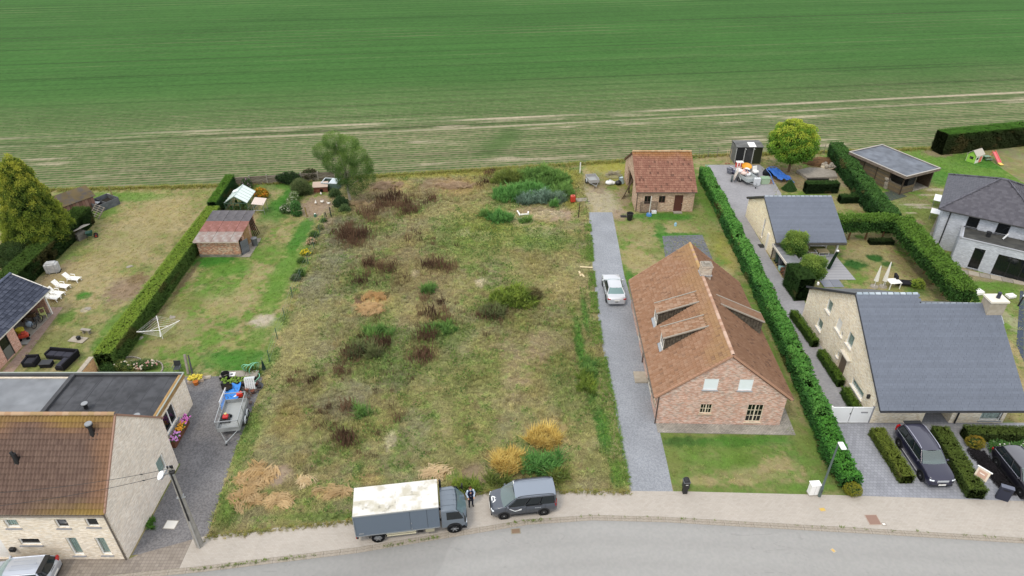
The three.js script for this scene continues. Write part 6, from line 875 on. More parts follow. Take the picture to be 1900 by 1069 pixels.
function makeCar(T,o){
const{st,W,gb,gt,belt,H,paintM,glass=mCarGlass,screen=mScreen,wr=.34,axles,pillars=[],rails=null,roofM=paintM,roofW=.7,baseW=.93,railM=mChrome,sideTrim=mChrome}=o;
const rows=st.map(([x,k,yb,yt,cr])=>{const w=W / 2*k,R2=[];const h=[[0,yb],[.82*w,yb],[.96*w,yb+.06],[w,yb+(yt-yb)*.45],[.995*w,yb+(yt-yb)*.72],[.95*w,yt-.03],[.86*w,yt+(cr||.01)*.3],[.5*w,yt+(cr||.01)*.85],[0,yt+(cr||.01)]];for(const p of h)R2.push([x,p[1],-p[0]]);for(let i=h.length-2;i>=0;i--)R2.push([x,h[i][1],h[i][0]]);return R2;});
const cap=(row,f)=>grid([row,row.map(p=>[p[0]+f*.01,(row[0][1]+row[8][1]) / 2+(p[1]-(row[0][1]+row[8][1]) / 2)*.2,p[2]*.2])]);
const B=mb();B.add(grid(rows));B.add(cap(rows[0],1));B.add(cap(rows[rows.length-1],-1));const body=B.build('body',paintM,T);
const bw=W / 2*baseW,tw=W / 2*roofW,[bf,br]=gb,[tf,tr]=gt;
const lerp3=(a,b,t)=>[a[0]+(b[0]-a[0])*t,a[1]+(b[1]-a[1])*t,a[2]+(b[2]-a[2])*t];
const screenG=(b0,t0,bul)=>{const rows=[];for(let j=0;j<=4;j++){const r=[];for(let i=0;i<=8;i++){const v=i / 4-1,w=bw+(tw-bw)*j / 4-.05;r.push([b0+(t0-b0)*j / 4+bul*(1-v*v),belt+(H-.05-belt)*j / 4+.02*Math.sin(j / 4*PI),v*w]);}rows.push(r);}return grid(rows);};
mb().add(screenG(bf,tf,.12)).build('windscreen',screen,T);mb().add(screenG(br,tr,-.1)).build('rear_window',o.rearGlass||glass,T);
// cabin: a dark trim floor and seats seen through the screen
const cb=mb();cb.box(bf-br-.5,.02,bw*1.7,(bf+br) / 2,belt+.01,0);for(const s of[-1,1]){cb.rbox(.16,.5,.46,.07,tf-.55,belt+.2,s*bw*.45,0,0,.2);cb.rbox(.16,.4,.5,.07,tr+.45,belt+.12,s*bw*.45,0,0,.2);}cb.build('seats',M(0x3a3b3d,.9),T);
for(const s of[-1,1]){
const stops=[0,...pillars,1];for(let k=0;k<stops.length-1;k++){const a=stops[k]+(k?.025:.03),b=stops[k+1]-.02;const bot=t=>[bf-.12+(br+.1-bf+.12)*t,belt+.0,s*bw],top=t=>[tf-.03+(tr+.05-tf+.03)*t,H-.1,s*tw];const rows=[];for(let j=0;j<=3;j++){const r=[];for(let i=0;i<=4;i++){const t=a+(b-a)*i / 4,p=lerp3(bot(t),top(t),j / 3);p[2]+=s*.03*Math.sin(j / 3*PI);r.push(p);}rows.push(r);}mb().add(grid(rows)).build('side_window',glass,T);}
// pillars and the frame round the side glass
const pb=mb();const bt=t=>V(bf-.12+(br+.1-bf+.12)*t,belt,s*(bw-.01)),tp=t=>V(tf-.03+(tr+.05-tf+.03)*t,H-.07,s*(tw-.01));for(const t of[0,1])pb.bar(bt(t),tp(t),.05,6);pb.bar(tp(0),tp(1),.055,6);pb.build('roof_frame',paintM,T);const pp=mb();for(const t of pillars)pp.bar(bt(t),tp(t),.04,6);if(pillars.length)pp.build('pillar',mBlackTrim,T);
if(sideTrim){const tb=mb();tb.bar(V(bf-.1,belt+.01,s*(bw+.02)),V(br+.1,belt+.02,s*(bw+.02)),.015,5);tb.build('window_trim',sideTrim,T);}
const mr=mb();mr.rbox(.14,.15,.2,.05,bf-.28,belt+.08,s*(W / 2+.06));mr.build('mirror',paintM,T);
for(const x of axles){const a=mb();a.cyl(wr+.07,wr+.07,.2,x,wr+.01,s*(W / 2-.095),20,PI / 2);a.build('wheel_arch',mBlackPlastic,T);wheel(T,x,wr,s*(W / 2-.1),wr,.23,s);}
const hl=mb();hl.rbox(.34,.13,.3,.05,st[0][0]-.2,o.lampY||.74,s*W*.36,s*-.35);hl.build('headlight',mLampW,T);const tl=mb();tl.rbox(.16,o.tallTail||.16,.3,.04,st[st.length-1][0]+.1,o.tailY||.86,s*W*.4,s*.3);tl.build('taillight',mLampR,T);
const dh=mb();for(const t of[.32,.68])dh.box(.2,.03,.03,bf+(br-bf)*t,belt-.12,s*(W / 2-.005));dh.build('door_handle',paintM,T);const ds=mb();for(const t of[.03,.42,.78])ds.box(.012,belt-.45,.012,bf+(br-bf)*t,(belt+.4) / 2,s*(W / 2-.004));ds.build('door_seam',mBlackTrim,T);const sk=mb();sk.box(axles[0]-axles[1]-2*wr-.2,.06,.03,(axles[0]+axles[1]) / 2,.32,s*(W / 2-.01));sk.build('sill',o.sillM||mBlackPlastic,T);
if(rails){const rl=mb();rl.tube([V(tf-.1,H-.02,s*(tw-.03)),V(tf-.3,H+.05,s*(tw-.03)),V(tr+.3,H+.05,s*(tw-.03)),V(tr+.1,H-.01,s*(tw-.03))],.022,20,5);rl.build('roof_rail',railM,T);}
}
const rf=[];for(let j=0;j<=8;j++){const r=[];for(let i=0;i<=8;i++){const u=j / 8,v=i / 4-1;const ed=Math.pow(Math.abs(u*2-1),4);r.push([tf+.06+(tr-tf-.12)*u,H-.05*v*v-.05*ed,v*tw*(1-.05*ed)]);}rf.push(r);}mb().add(grid(rf)).build('roof',roofM,T);
const x1=st[0][0],x2=st[st.length-1][0];let b=mb();b.rbox(.06,.2,W*.42,.03,x1+.0,(o.lampY||.74)-.06,0);b.build('grille',o.grilleM||mBlackPlastic,T);b=mb();b.box(.02,.11,.5,x1+.045,.48,0);b.box(.02,.11,.5,x2-.03,o.plateY||.6,0);b.build('licence_plate',mPlate,T);b=mb();b.rbox(.12,.16,W*.82,.05,x1-.05,.36,0);b.rbox(.12,.16,W*.84,.05,x2+.05,.38,0);b.build('bumper',o.bumperM||mBlackPlastic,T);
return T;
}
const suv=[[2.47,.7,.36,.74,.02],[2.40,.86,.3,.88,.03],[2.2,.95,.26,.99,.04],[1.85,.985,.25,1.04,.05],[1.2,1,.25,1.09,.03],[.2,1,.25,1.1,0],[-1.0,1,.25,1.11,0],[-1.9,.985,.27,1.13,0],[-2.3,.95,.32,1.14,0],[-2.43,.88,.36,1.06,0],[-2.47,.78,.4,.9,0]];
{const T=thing('parked_car','dark blue-black estate SUV with silver roof rails, nose to the road on the forecourt','car',V(29.05,.02,-33.95),-PI / 2+.02);makeCar(T,{st:suv,W:1.92,gb:[1.2,-2.35],gt:[.42,-2.05],belt:1.06,H:1.72,paintM:paint(0x23233a),roofM:paint(0x3a3a4c),pillars:[.34,.66],rails:true,railM:M(0xcfd0e0,.25,{metalness:.6}),axles:[1.55,-1.45],wr:.37,sillM:M(0xb9b9c0,.4),tallTail:.5,tailY:1.05,lampY:.8,grilleM:mChrome,roofW:.72});const b=mb();b.box(.3,.03,1.25,-2.2,1.72,0);b.build('spoiler',mBlackPlastic,T);}
{const T=thing('parked_car','black hatchback SUV with grey roof at the right edge of the forecourt','car',V(35.0,.02,-32.3),-PI / 2+.01);const s2=suv.map(a=>[a[0]*.9,a[1],a[2],a[3]-.04,a[4]]);makeCar(T,{st:s2,W:1.84,gb:[1.1,-2.05],gt:[.3,-1.7],belt:1.02,H:1.6,paintM:paint(0x1b1b26),roofM:paint(0x55555c,.2),pillars:[.38,.74],rails:null,axles:[1.38,-1.28],wr:.36,tallTail:.2,lampY:.78,roofW:.7,sideTrim:M(0xb9bac8,.25,{metalness:.7})});}
const sedan=[[2.36,.72,.32,.62,.02],[2.28,.88,.24,.72,.03],[2.0,.96,.2,.82,.05],[1.4,1,.2,.9,.06],[.95,1,.2,.94,.03],[0,1,.2,.95,0],[-1.0,1,.2,.97,0],[-1.6,.98,.22,1.0,.04],[-2.1,.95,.26,.99,.04],[-2.3,.9,.3,.93,.02],[-2.36,.8,.36,.78,0]];
{const T=thing('parked_car','silver saloon car parked on the gravel drive','car',V(9.86,.015,-55.6),PI / 2+.01);makeCar(T,{st:sedan,W:1.83,gb:[1.05,-1.75],gt:[.3,-1.05],belt:.93,H:1.42,paintM:paint(0xc9ccd0,.45),rearGlass:new THREE.MeshStandardMaterial({color:col(0x6f8a8a),roughness:.06}),pillars:[.47,.86],axles:[1.42,-1.38],wr:.33,tailY:.84,lampY:.66,plateY:.72,tallTail:.14,bumperM:paint(0xb5b8bc,.4),roofW:.66});}
{const T=thing('parked_car','silver hatchback with black tailgate window at the lower left corner','car',V(-29.2,.02,-24.55),PI+.1);makeCar(T,{st:sedan.map(a=>[a[0]*.9,a[1],a[2]+.04,a[3]+(a[0]<-1.2?.08:.05),a[4]]),W:1.8,gb:[1.0,-2.0],gt:[.3,-1.62],belt:.98,H:1.5,paintM:paint(0xb9c0cc,.5),pillars:[.4,.78],axles:[1.3,-1.28],wr:.33,tailY:.98,lampY:.72,plateY:.62,tallTail:.26,roofW:.7});const b=mb();b.rbox(.3,.04,1.2,.02,-1.7,1.47,0);b.build('spoiler',mBlackPlastic,T);const c=mb();c.cyl(.02,.02,.2,-1.35,1.56,0,5,0,0,.6);for(const z of[-.3,0,.3])c.box(1.3,.012,.03,-.6,1.5-.05*z*z*9*.4+.004,z);c.build('aerial_and_ribs',paint(0xa5adba,.5),T);}
{
const T=thing('van','dark grey passenger van with black roof rails parked on the pavement behind the truck','van',V(.7,.02,-30.05),PI+.125);const st=[[2.27,.74,.34,.74,.02],[2.2,.88,.28,.86,.04],[2.0,.96,.24,.97,.06],[1.7,.99,.24,1.03,.06],[1.3,1,.24,1.1,.03],[0,1,.24,1.12,0],[-1.2,1,.24,1.12,0],[-2.1,.985,.26,1.12,0],[-2.24,.95,.3,1.1,0],[-2.27,.92,.34,1.0,0]];
const pm=paint(0x4b515b,.35),pr=paint(0x808a97,.3);for(const a of st)a[0]*=.95;makeCar(T,{st,W:1.76,gb:[1.35,-2.13],gt:[.52,-2.02],belt:1.08,H:1.8,paintM:pm,roofM:pr,pillars:[.36,.66],rails:true,railM:mBlackPlastic,axles:[1.33,-1.28],wr:.32,tallTail:.5,tailY:1.0,lampY:.8,roofW:.84,baseW:.97,sideTrim:null});
const h=mb();const hy=1.09,q=(a,b)=>h.beam(V(a[0],hy-(a[0]-1.5)*.16,a[1]),V(b[0],hy-(b[0]-1.5)*.16,b[1]),.07,.015);q([2.0,-.25],[1.62,.0]);q([1.62,0],[2.0,.25]);q([2.02,.22],[2.02,-.1]);q([1.85,-.12],[1.85,.14]);h.build('bonnet_emblem',M(0xe9ecec,.6),T);
const e=mb();for(const s of[-1,1]){e.beam(V(.98,.98,s*.9),V(.62,.72,s*.9),.05,.015,V(0,0,1));e.beam(V(.62,.72,s*.9),V(.18,.82,s*.9),.05,.015,V(0,0,1));e.beam(V(.4,.8,s*.9),V(.2,.9,s*.9),.03,.015,V(0,0,1));}e.build('door_emblem',M(0xe4e7e8,.6),T);const l=mb();for(const s of[-1,1])for(let i=0;i<4;i++)l.box(.07,.07,.012,-.72-i*.1,.86,s*.9);l.build('door_lettering',M(0x9aa0a6,.6),T);
const s=mb();for(const k of[-1,1])s.box(1.05,.05,.03,-.62,1.1,k*.89);s.build('side_rub_strip',mBlackPlastic,T);const w=mb();w.box(.04,.26,.2,.55,1.72,.55);w.build('roof_antenna_box',mWhite,T);
}
{
const th=.14,T=thing('box_truck','grey-blue box truck with dirty white roof parked on the pavement','truck',V(-6.55,.015,-28.62),th);const pm=M(0x5f6b78,.45),pc=paint(0x66717c,.2);const L=5.2,x0=-3.3,W=2.2,yb=.82,yt=2.72;let b=mb();
b.rbox(L,yt-yb-.06,W,.04,x0+L / 2,(yt+yb) / 2,0);const body=b.build('cargo_box',pm,T);
b=mb();b.rbox(L+.02,.07,W+.02,.03,x0+L / 2,yt,0);b.build('box_roof',Rough({roughness:.8,side:THREE.DoubleSide,map:tex(512,512,(i,j)=>{const x=i / 512*6,y=j / 512*6;let q=C(0xe2e1dc,.86);const n=fbm(x*1.6,y*1.6,4),d=fbm(x*5+7,y*5,3);q=mix3(q,C(0xc2beae,.9),sst(.42,.7,n));q=mix3(q,C(0x8f8c82,.9),.75*sst(.6,.8,d*.6+n*.4));return q;},{rep:[1 / 6,1 / 6]})}),body);
b=mb();for(const z of[-1,1]){b.box(L,.07,.05,x0+L / 2,yt-.06,z*(W / 2+.005));b.box(L,.06,.04,x0+L / 2,yb+.02,z*(W / 2+.01));}b.box(.05,yt-yb,.07,x0,(yt+yb) / 2,W / 2);b.box(.05,yt-yb,.07,x0,(yt+yb) / 2,-W / 2);b.build('edge_rail',M(0x9aa0a4,.4,{metalness:.5}),body);
b=mb();for(const x of[x0+3.4,x0+4.45])b.box(.02,yt-yb-.2,.012,x,(yt+yb) / 2,W / 2+.004);b.build('side_door_seam',M(0x39414a,.6),body);b=mb();for(const y of[1.0,1.5])b.box(.04,.12,.05,x0+3.45,y,W / 2+.01);b.box(.3,.08,.02,x0+.35,1.05,W / 2+.012);b.build('hinge',mGalv,body);
// cab
const c0=x0+L+.12,cl2=1.55,cw=2.04,rows=[[0,.98],[.15,1],[.8,1],[1.3,.99],[1.5,.95],[1.56,.88]];const prof=(t)=>{const top=t<.85?2.22:2.22-(t-.85)*1.2,r=[];const w=cw / 2;const h=[[0,.5],[w*.96,.5],[w,.62],[w,1.2],[w*.965,Math.min(top-.2,2.0)],[w*.88,top-.05],[w*.5,top],[0,top+.01]];return h;};
const R2=rows.map(([x,k])=>{const h=prof(x),r=[];for(const p of h)r.push([c0+x,p[1],-p[0]*k]);for(let i=h.length-2;i>=0;i--)r.push([c0+x,h[i][1],h[i][0]*k]);return r;});const cap=(row,f)=>grid([row,row.map(p=>[p[0]+f*.02,1.2+(p[1]-1.2)*.25,p[2]*.25])]);
b=mb();b.add(grid(R2));b.add(cap(R2[0],-1));b.add(cap(R2[5],1));const cab=b.build('cab',pc,T);
b=mb();const ws=[];for(let j=0;j<=4;j++){const r=[];for(let i=0;i<=6;i++){const v=i / 3-1;r.push([c0+1.62-.55*j / 4-.09*v*v,1.28+.78*j / 4+.02,v*(cw / 2*.92-.06*j / 4)]);}ws.push(r);}b.add(grid(ws));b.build('windscreen',new THREE.MeshStandardMaterial({color:col(0x5f7378),roughness:.05,side:THREE.DoubleSide}),cab);
for(const s of[-1,1]){b=mb();b.plate(V(c0+(s>0?.32:1.37),1.3,s*(cw / 2+.004)),s>0?XP:XN,YP,s>0?[[0,0],[1.05,0],[.78,.66],[0,.66]]:[[0,0],[1.05,0],[1.05,.66],[.27,.66]],.03);b.build('side_window',mCarGlass,cab);b=mb();b.rbox(.1,.42,.2,.04,c0+1.46,1.6,s*(cw / 2+.28));b.bar(V(c0+1.34,1.85,s*cw / 2),V(c0+1.46,1.75,s*(cw / 2+.25)),.02,5);b.build('mirror',mBlackPlastic,cab);b=mb();b.rbox(.12,.2,.34,.04,c0+1.53,.78,s*.76);b.build('headlight',mLampW,cab);b=mb();b.box(.62,.3,.12,c0+.75,.68,s*(cw / 2-.02));b.box(.3,.05,.3,c0+1.4,.42,s*(cw / 2-.12));b.build('step',mBlackPlastic,cab);}
b=mb();b.rbox(.16,.34,cw*.96,.05,c0+1.52,.6,0);b.build('bumper',M(0x4b545d,.6),cab);b=mb();b.box(.03,.28,cw*.62,c0+1.6,1.02,0);b.build('grille',mBlackPlastic,cab);b=mb();for(const z of[-.6,-.2,.2,.6])b.box(.95,.012,.05,c0+.5,2.225,z);b.build('roof_ribs',pc,cab);b=mb();b.bar(V(c0+.05,.9,-cw / 2-.05),V(c0+.05,2.65,-cw / 2-.05),.07,8);b.build('exhaust_stack',mBlackPlastic,cab);
// chassis, tank, side guards
b=mb();for(const z of[-.42,.42])b.box(6.5,.16,.08,.1,.68,z);b.box(.1,.1,2.0,x0+.05,.5,0);for(const z of[-.9,.9])b.box(.06,.35,.06,x0+.05,.66,z);b.build('chassis',mBlackPlastic,T);for(const s of[-1,1]){b=mb();b.box(1.85,.09,.04,x0+2.75,.62,s*1.0);b.box(1.85,.09,.04,x0+2.75,.44,s*1.0);b.build('side_guard',M(0xc9c3a8,.5),T);}b=mb();b.rbox(.6,.42,.5,.08,x0+4.55,.55,.8);b.build('fuel_tank',M(0xb5b09a,.4,{metalness:.4}),T);b=mb();b.rbox(.4,.36,.4,.04,x0+3.95,.55,.8);b.build('battery_box',mBlackPlastic,T);
for(const s of[-1,1]){wheel(T,x0+1.3,.42,s*.98,.42,.27,s,6);wheel(T,c0+.78,.42,s*.95,.42,.25,s,6);b=mb();b.trs(new THREE.TorusGeometry(.52,.05,6,16,PI),x0+1.3,.42,s*1.0);b.build('mudguard',mBlackPlastic,T);b=mb();b.cyl(.5,.5,.1,c0+.78,.46,s*(cw / 2-.048),20,PI / 2);b.build('wheel_arch',mBlackPlastic,T);}
b=mb();for(const s of[-1,1])b.box(.05,.12,.3,x0-.02,.55,s*.85);b.build('taillight',mLampR,T);b=mb();b.box(.02,.12,.52,x0-.03,.45,0);b.build('licence_plate',mPlate,T);
}
// trailers
function trailer(label,p,turn,{L,W,h=.4,y=.45,mat,cage=0,axles=1,tongue=1.1,wr=.28}){
const T=thing('trailer',label,'trailer',p,turn);let b=mb();for(const s of[-1,1]){b=mb();b.box(L,h,.04,0,y+h / 2,s*W / 2);b.build('side_panel',mat,T);}b=mb();b.box(.04,h,W,L / 2,y+h / 2,0);b.build('front_panel',mat,T);b=mb();b.box(.04,h,W,-L / 2,y+h / 2,0);b.build('tailgate',mat,T);b=mb();b.box(L-.04,.04,W-.04,0,y+.02,0);b.build('floor',plain2(0x9fa3a3),T);
b=mb();for(const s of[-1,1])b.bar(V(L / 2-.1,y-.02,s*W*.4),V(L / 2+tongue,y-.05,0),.04,6);b.cyl(.05,.06,.25,L / 2+tongue,y-.05,0,8,0,0,PI / 2);b.bar(V(L / 2+tongue-.2,.05,.1),V(L / 2+tongue-.2,y+.25,.1),.03,6);b.build('drawbar',mGalv,T);b=mb();b.cyl(.1,.1,.06,L / 2+tongue-.2,.1,.1,10,PI / 2);b.build('jockey_wheel',mTyre,T);
const ax=axles===1?[-.1]:[.3,-.42];for(const x of ax)for(const s of[-1,1]){wheel(T,x,wr,s*(W / 2+.13),wr,.17,s);b=mb();b.trs(new THREE.TorusGeometry(wr+.06,.05,5,12,PI),x,wr,s*(W / 2+.13),0,0,0,1,1,2);b.build('mudguard',mGalv,T);}
if(cage){b=mb();const y1=y+h,y2=y1+cage;for(const s of[-1,1]){b.box(L,.05,.05,0,y2,s*W / 2);for(const x of[-L / 2,0,L / 2])b.box(.045,cage,.045,x,(y1+y2) / 2,s*W / 2);}for(const x of[-L / 2,L / 2])b.box(.05,.05,W,x,y2,0);b.build('cage_frame',mGalv,T);b=mb();for(const s of[-1,1]){for(let i=1;i<26;i++)b.box(.006,cage,.006,-L / 2+i*L / 26,(y1+y2) / 2,s*W / 2);for(let j=1;j<6;j++)b.box(L,.006,.006,0,y1+cage*j / 6,s*W / 2);}for(let i=1;i<14;i++)b.box(.006,cage,.006,L / 2,(y1+y2) / 2,-W / 2+i*W / 14);for(let j=1;j<6;j++)b.box(.006,.006,W,L / 2,y1+cage*j / 6,0);b.build('wire_mesh',mGalv,T);}
return T;
}
trailer('galvanised twin-axle trailer with wire cage sides on the left gravel yard',V(-21.1,.01,-38.0),-PI / 2+.14,{L:3.1,W:1.6,h:.38,y:.5,mat:plain(0xb6babb,0xa5a9aa,3,2,.5,.3),cage:.62,axles:2});
{const p=V(-21.45,.53,-37.6),T=thing('lawn_mower','red garden engine on a black frame standing in the caged trailer','mower',p,-PI / 2+.14);let b=mb();b.rbox(.8,.22,.55,.06,0,.18,0);b.build('deck',mBlackPlastic,T);b=mb();b.rbox(.4,.2,.4,.06,.02,.4,0);b.build('engine_cover',M(0xb8262a,.4),T);b=mb();b.cyl(.1,.1,.1,-.12,.52,0,12);b.build('filler_cap',M(0xc9b97a,.5),T);b=mb();for(const x of[-.3,.3])for(const z of[-.3,.3])b.cyl(.11,.11,.07,x,.11,z,12,PI / 2);b.build('wheel',mTyre,T);}
trailer('small grey open trailer by the field edge at the end of the gravel drive',V(at(1098,337).x,0,at(1098,337).z+.4),-PI / 2+.18,{L:1.9,W:1.3,h:.42,y:.42,mat:plain2(0xa3a3a2),tongue:.9,wr:.27});
trailer('grey trailer heaped with rubbish on the paved yard',V(at(1383,336).x,.02,at(1383,336).z),-PI / 2+.3,{L:2.8,W:1.6,h:.45,y:.5,mat:plain2(0xaeb6b8),tongue:1.2});
// ---------------------------------------------------------------- garden things, street furniture
// item(name, label, category, place, turn, { part: [material, b => ...] | [[material, fn], ...] })
function item(name,label,cat,p,turn,parts,group){const T=thing(name,label,cat,p,turn,group);for(const k in parts){const v=parts[k];for(const[m,f]of Array.isArray(v[0])?v:[v]){const b=mb();f(b);b.build(k,m,T);}}return T;}
const W1=mWhite,BK=mBlackPlastic,mRattan=M(0x232328,.75),mPlast=M(0xeeeeea,.45);
// left garden
{
const lounger=(label,u,v,turn)=>item('sun_lounger',label,'sun lounger',at(u,v),turn,{seat:[mPlast,b=>{for(let i=0;i<9;i++)b.box(.11,.03,.56,-.1+i*.125,.36,0);}],backrest:[mPlast,b=>{for(let i=0;i<5;i++)b.box(.11,.03,.54,-.24-i*.085,.42+i*.09,0,0,0,-.82);}],leg:[1,-1].flatMap(s=>[[mPlast,b=>b.beam(V(-.15,.34,s*.27),V(-.32,0,s*.27),.06,.05)],[mPlast,b=>b.beam(V(.75,.34,s*.27),V(.9,0,s*.27),.06,.05)]]),armrest:[1,-1].map(s=>[mPlast,b=>{b.box(.5,.03,.07,.05,.58,s*.32);b.box(.05,.24,.05,.25,.46,s*.32);}]),frame:[mPlast,b=>{for(const s of[-1,1])b.box(1.25,.05,.05,.4,.33,s*.3);}]},'white garden loungers');
lounger('white plastic sun lounger nearest the tiled outbuilding, lowest of four',95,556,-.2);lounger('white plastic sun lounger, second from the tiled outbuilding',103,548,-.25);lounger('white plastic sun lounger, third from the tiled outbuilding',113,535,-.2);lounger('white plastic sun lounger set apart, nearest the middle of the lawn',133,521,-.15);
item('covered_barbecue','box-shaped garden furniture under a pale grey cover by the dark hedge','covered barbecue',at(100,505),.25,{cover:[plain(0xdfe0df,0xc4c7c9,2,3,.7),b=>{b.rbox(1.25,1.05,.8,.14,0,.56,0);b.rbox(.9,.2,.6,.09,0,1.1,0);}],base:[BK,b=>b.box(1.1,.1,.7,.1,.05,0)],strap:[M(0x9a9da0,.8),b=>{b.box(.05,1.1,.84,-.3,.55,0);b.box(.05,1.1,.84,.35,.55,0);}]});
item('rattan_armchair','black rattan armchair left of the low table','armchair',at(60,676),.08,{base:[mRattan,b=>b.rbox(1.05,.3,.95,.04,0,.2,0)],cushion:[M(0x33343a,.9),b=>b.rbox(.75,.14,.75,.05,.0,.42,.06)],backrest:[mRattan,b=>b.rbox(1.05,.4,.16,.04,0,.5,-.42)],armrest:[1,-1].map(s=>[mRattan,b=>b.rbox(.15,.3,.95,.04,s*.45,.45,0)])});
item('rattan_table','low black rattan table between armchair and corner sofa','table',at(88,679),.08,{top:[M(0x2b2c31,.5),b=>b.rbox(.95,.05,.7,.02,0,.4,0)],base:[mRattan,b=>b.box(.88,.36,.62,0,.19,0)]});
item('rattan_sofa','large black rattan corner sofa behind the flat roof','sofa',at(110,671),-.12,{base:[[mRattan,b=>b.rbox(2.6,.32,.8,.04,0,.2,-.55)],[mRattan,b=>b.rbox(.8,.32,1.3,.04,.9,.2,.5)]],cushion:[0,1,2].map(i=>[M(0x3a3b44,.9),b=>b.rbox(.74,.13,.6,.05,-.9+i*.76,.42,-.48)]).concat([[M(0x3a3b44,.9),b=>b.rbox(.62,.13,1.1,.05,.86,.42,.5)]]),backrest:[[mRattan,b=>b.rbox(2.6,.4,.14,.04,0,.52,-.93)],[mRattan,b=>b.rbox(.14,.4,2.1,.04,1.28,.52,.1)],[mRattan,b=>b.rbox(.14,.3,.8,.04,-1.26,.48,-.55)]]});
item('garden_ornament','pale stone slab with a dark round pot and low bench in the left lawn','ornament',at(145,631),-.2,{slab:[mStone,b=>b.rbox(1.5,.08,.8,.03,0,.05,0)],pot:[BK,b=>{b.cyl(.2,.15,.28,.12,.22,0,12);b.sph(.17,.12,.38,0,1,.5,1);}],bench:[mConcrete,b=>{b.box(.95,.07,.3,.1,.42,-1.0);b.box(.1,.4,.25,-.2,.2,-1.0);b.box(.1,.4,.25,.4,.2,-1.0);}]});
item('field_post','short leaning wooden post with a pale stone at the field edge','post',at(208,362),0,{post:[plain2(0x8a7a5c),b=>b.bar(V(0,0,0),V(-.15,1.2,-.1),.07,6,.05)],stone:[mStone,b=>b.sph(.3,-.5,.12,.1,1.2,.5,.8,8)]});
item('garden_wall_stub','short orange brick wall with pale coping beside the flat roof and hedge end','wall',V(-34.3,0,-41.9),0,{wall:[brickMat([0xb98a5c,0xc89a6a,0xab7c52],0xc2ab8c,{n:512,size:2}),b=>b.box(.26,1.7,3.4,0,.85,0)],coping:[0,1,2,3].map(i=>[mStone,b=>b.box(.36,.08,.83,0,1.74,-1.28+i*.85)])});
// store bay clutter
const bay=(n,l,c,x,z,t,parts)=>item(n,l,c,V(x,.07,z),t,parts);
bay('yellow_tub','yellow plastic tub in the open store bay','tub',-43.9,-49.0,0,{tub:[M(0xd0c233,.5),b=>b.cyl(.36,.27,.5,0,.25,0,14)],earth:[M(0x5a5430,.9),b=>b.cyl(.32,.32,.04,0,.47,0,14)]});
bay('red_mower','red machine in the front corner of the open store bay','mower',-43.1,-48.2,.5,{body:[M(0xb8432e,.45),b=>{b.rbox(.8,.35,.5,.1,0,.38,0);b.rbox(.4,.25,.4,.08,.1,.62,0);}],wheel:[[-.3,-.28],[-.3,.28],[.3,-.28],[.3,.28]].map(([x,z])=>[mTyre,b=>b.cyl(.14,.14,.08,x,.14,z,12,PI / 2)]),handle:[BK,b=>b.bar(V(-.3,.45,0),V(-.95,.95,0),.03)]});
bay('feed_sack','pale blue sack in the open store bay','sack',-43.7,-50.0,.3,{sack:[M(0x9fb0c2,.8),b=>b.sph(.34,0,.3,0,1,.9,.7,8)],tie:[M(0x6a7886,.8),b=>b.cyl(.08,.12,.1,0,.62,0,8)]});
bay('timber_stack','stack of brown boards at the back of the store bay','timber',-44.3,-50.9,.1,{board:[0,1,2,3,4].map(i=>[i&1?mWood:mWoodDark,b=>b.box(1.4,.07,.3,0,.5+.075*i,0)]),bearer:[mWoodDark,b=>{b.box(.1,.46,.3,-.5,.23,0);b.box(.1,.46,.3,.5,.23,0);}]});
bay('green_chair','pale green folding chair at the mouth of the store bay','chair',-43.2,-51.4,.6,{seat:[M(0xb9c07a,.6),b=>b.box(.5,.04,.48,0,.45,0)],backrest:[M(0xb9c07a,.6),b=>{b.box(.5,.08,.04,0,.9,-.28,0,-.2);b.box(.06,.55,.04,-.2,.7,-.25,0,-.2);b.box(.06,.55,.04,.2,.7,-.25,0,-.2);}],leg:[[-.22,-.2],[.22,-.2],[-.22,.2],[.22,.2]].map(([x,z])=>[M(0xb9c07a,.6),b=>b.bar(V(x,0,z),V(x,.44,z*.6),.025)])});
bay('bicycle','dark bicycle leaning in the store bay','bicycle',-43.1,-50.3,PI / 2,{wheel:[-.5,.5].map(x=>[mTyre,b=>b.trs(new THREE.TorusGeometry(.32,.025,6,20),x,.34,0)]),frame:[M(0x2c3a44,.4),b=>{for(const[p,q]of[[[-.5,.34],[-.15,.75]],[[-.15,.75],[.35,.78]],[[.35,.78],[.5,.34]],[[-.05,.3],[-.15,.8]],[[-.05,.3],[.37,.7]],[[-.5,.34],[-.05,.3]]])b.bar(V(p[0],p[1],0),V(q[0],q[1],0),.022);}],saddle:[BK,b=>b.rbox(.25,.06,.14,.03,-.16,.86,0)],handlebar:[BK,b=>b.bar(V(.34,.92,-.28),V(.34,.92,.28),.02)]});
item('rubber_mat','grey mat lying at the corner of the store bay','mat',V(-42.95,.06,-47.75),.1,{mat:[M(0x8b8d89,.9),b=>b.rbox(.9,.03,.8,.01,0,.02,0)],rim:[M(0x6c6e6b,.9),b=>{b.box(.94,.04,.05,0,.03,.4);b.box(.94,.04,.05,0,.03,-.4);}]});
}
sheet('garden_path',xz([117,570],[100,593],[57,651],[18,699],[0,699],[0,695],[46,642],[76,597],[90,570]),.012,Rough({roughness:.9,side:THREE.DoubleSide,...blockTex(C(0xb79c8c,K),C(0xc4ac9d,K),C(0xa68a7b,K),.22,.11,.014,C(0x9a887b,K),4,.3,true,512),bumpScale:.005}));
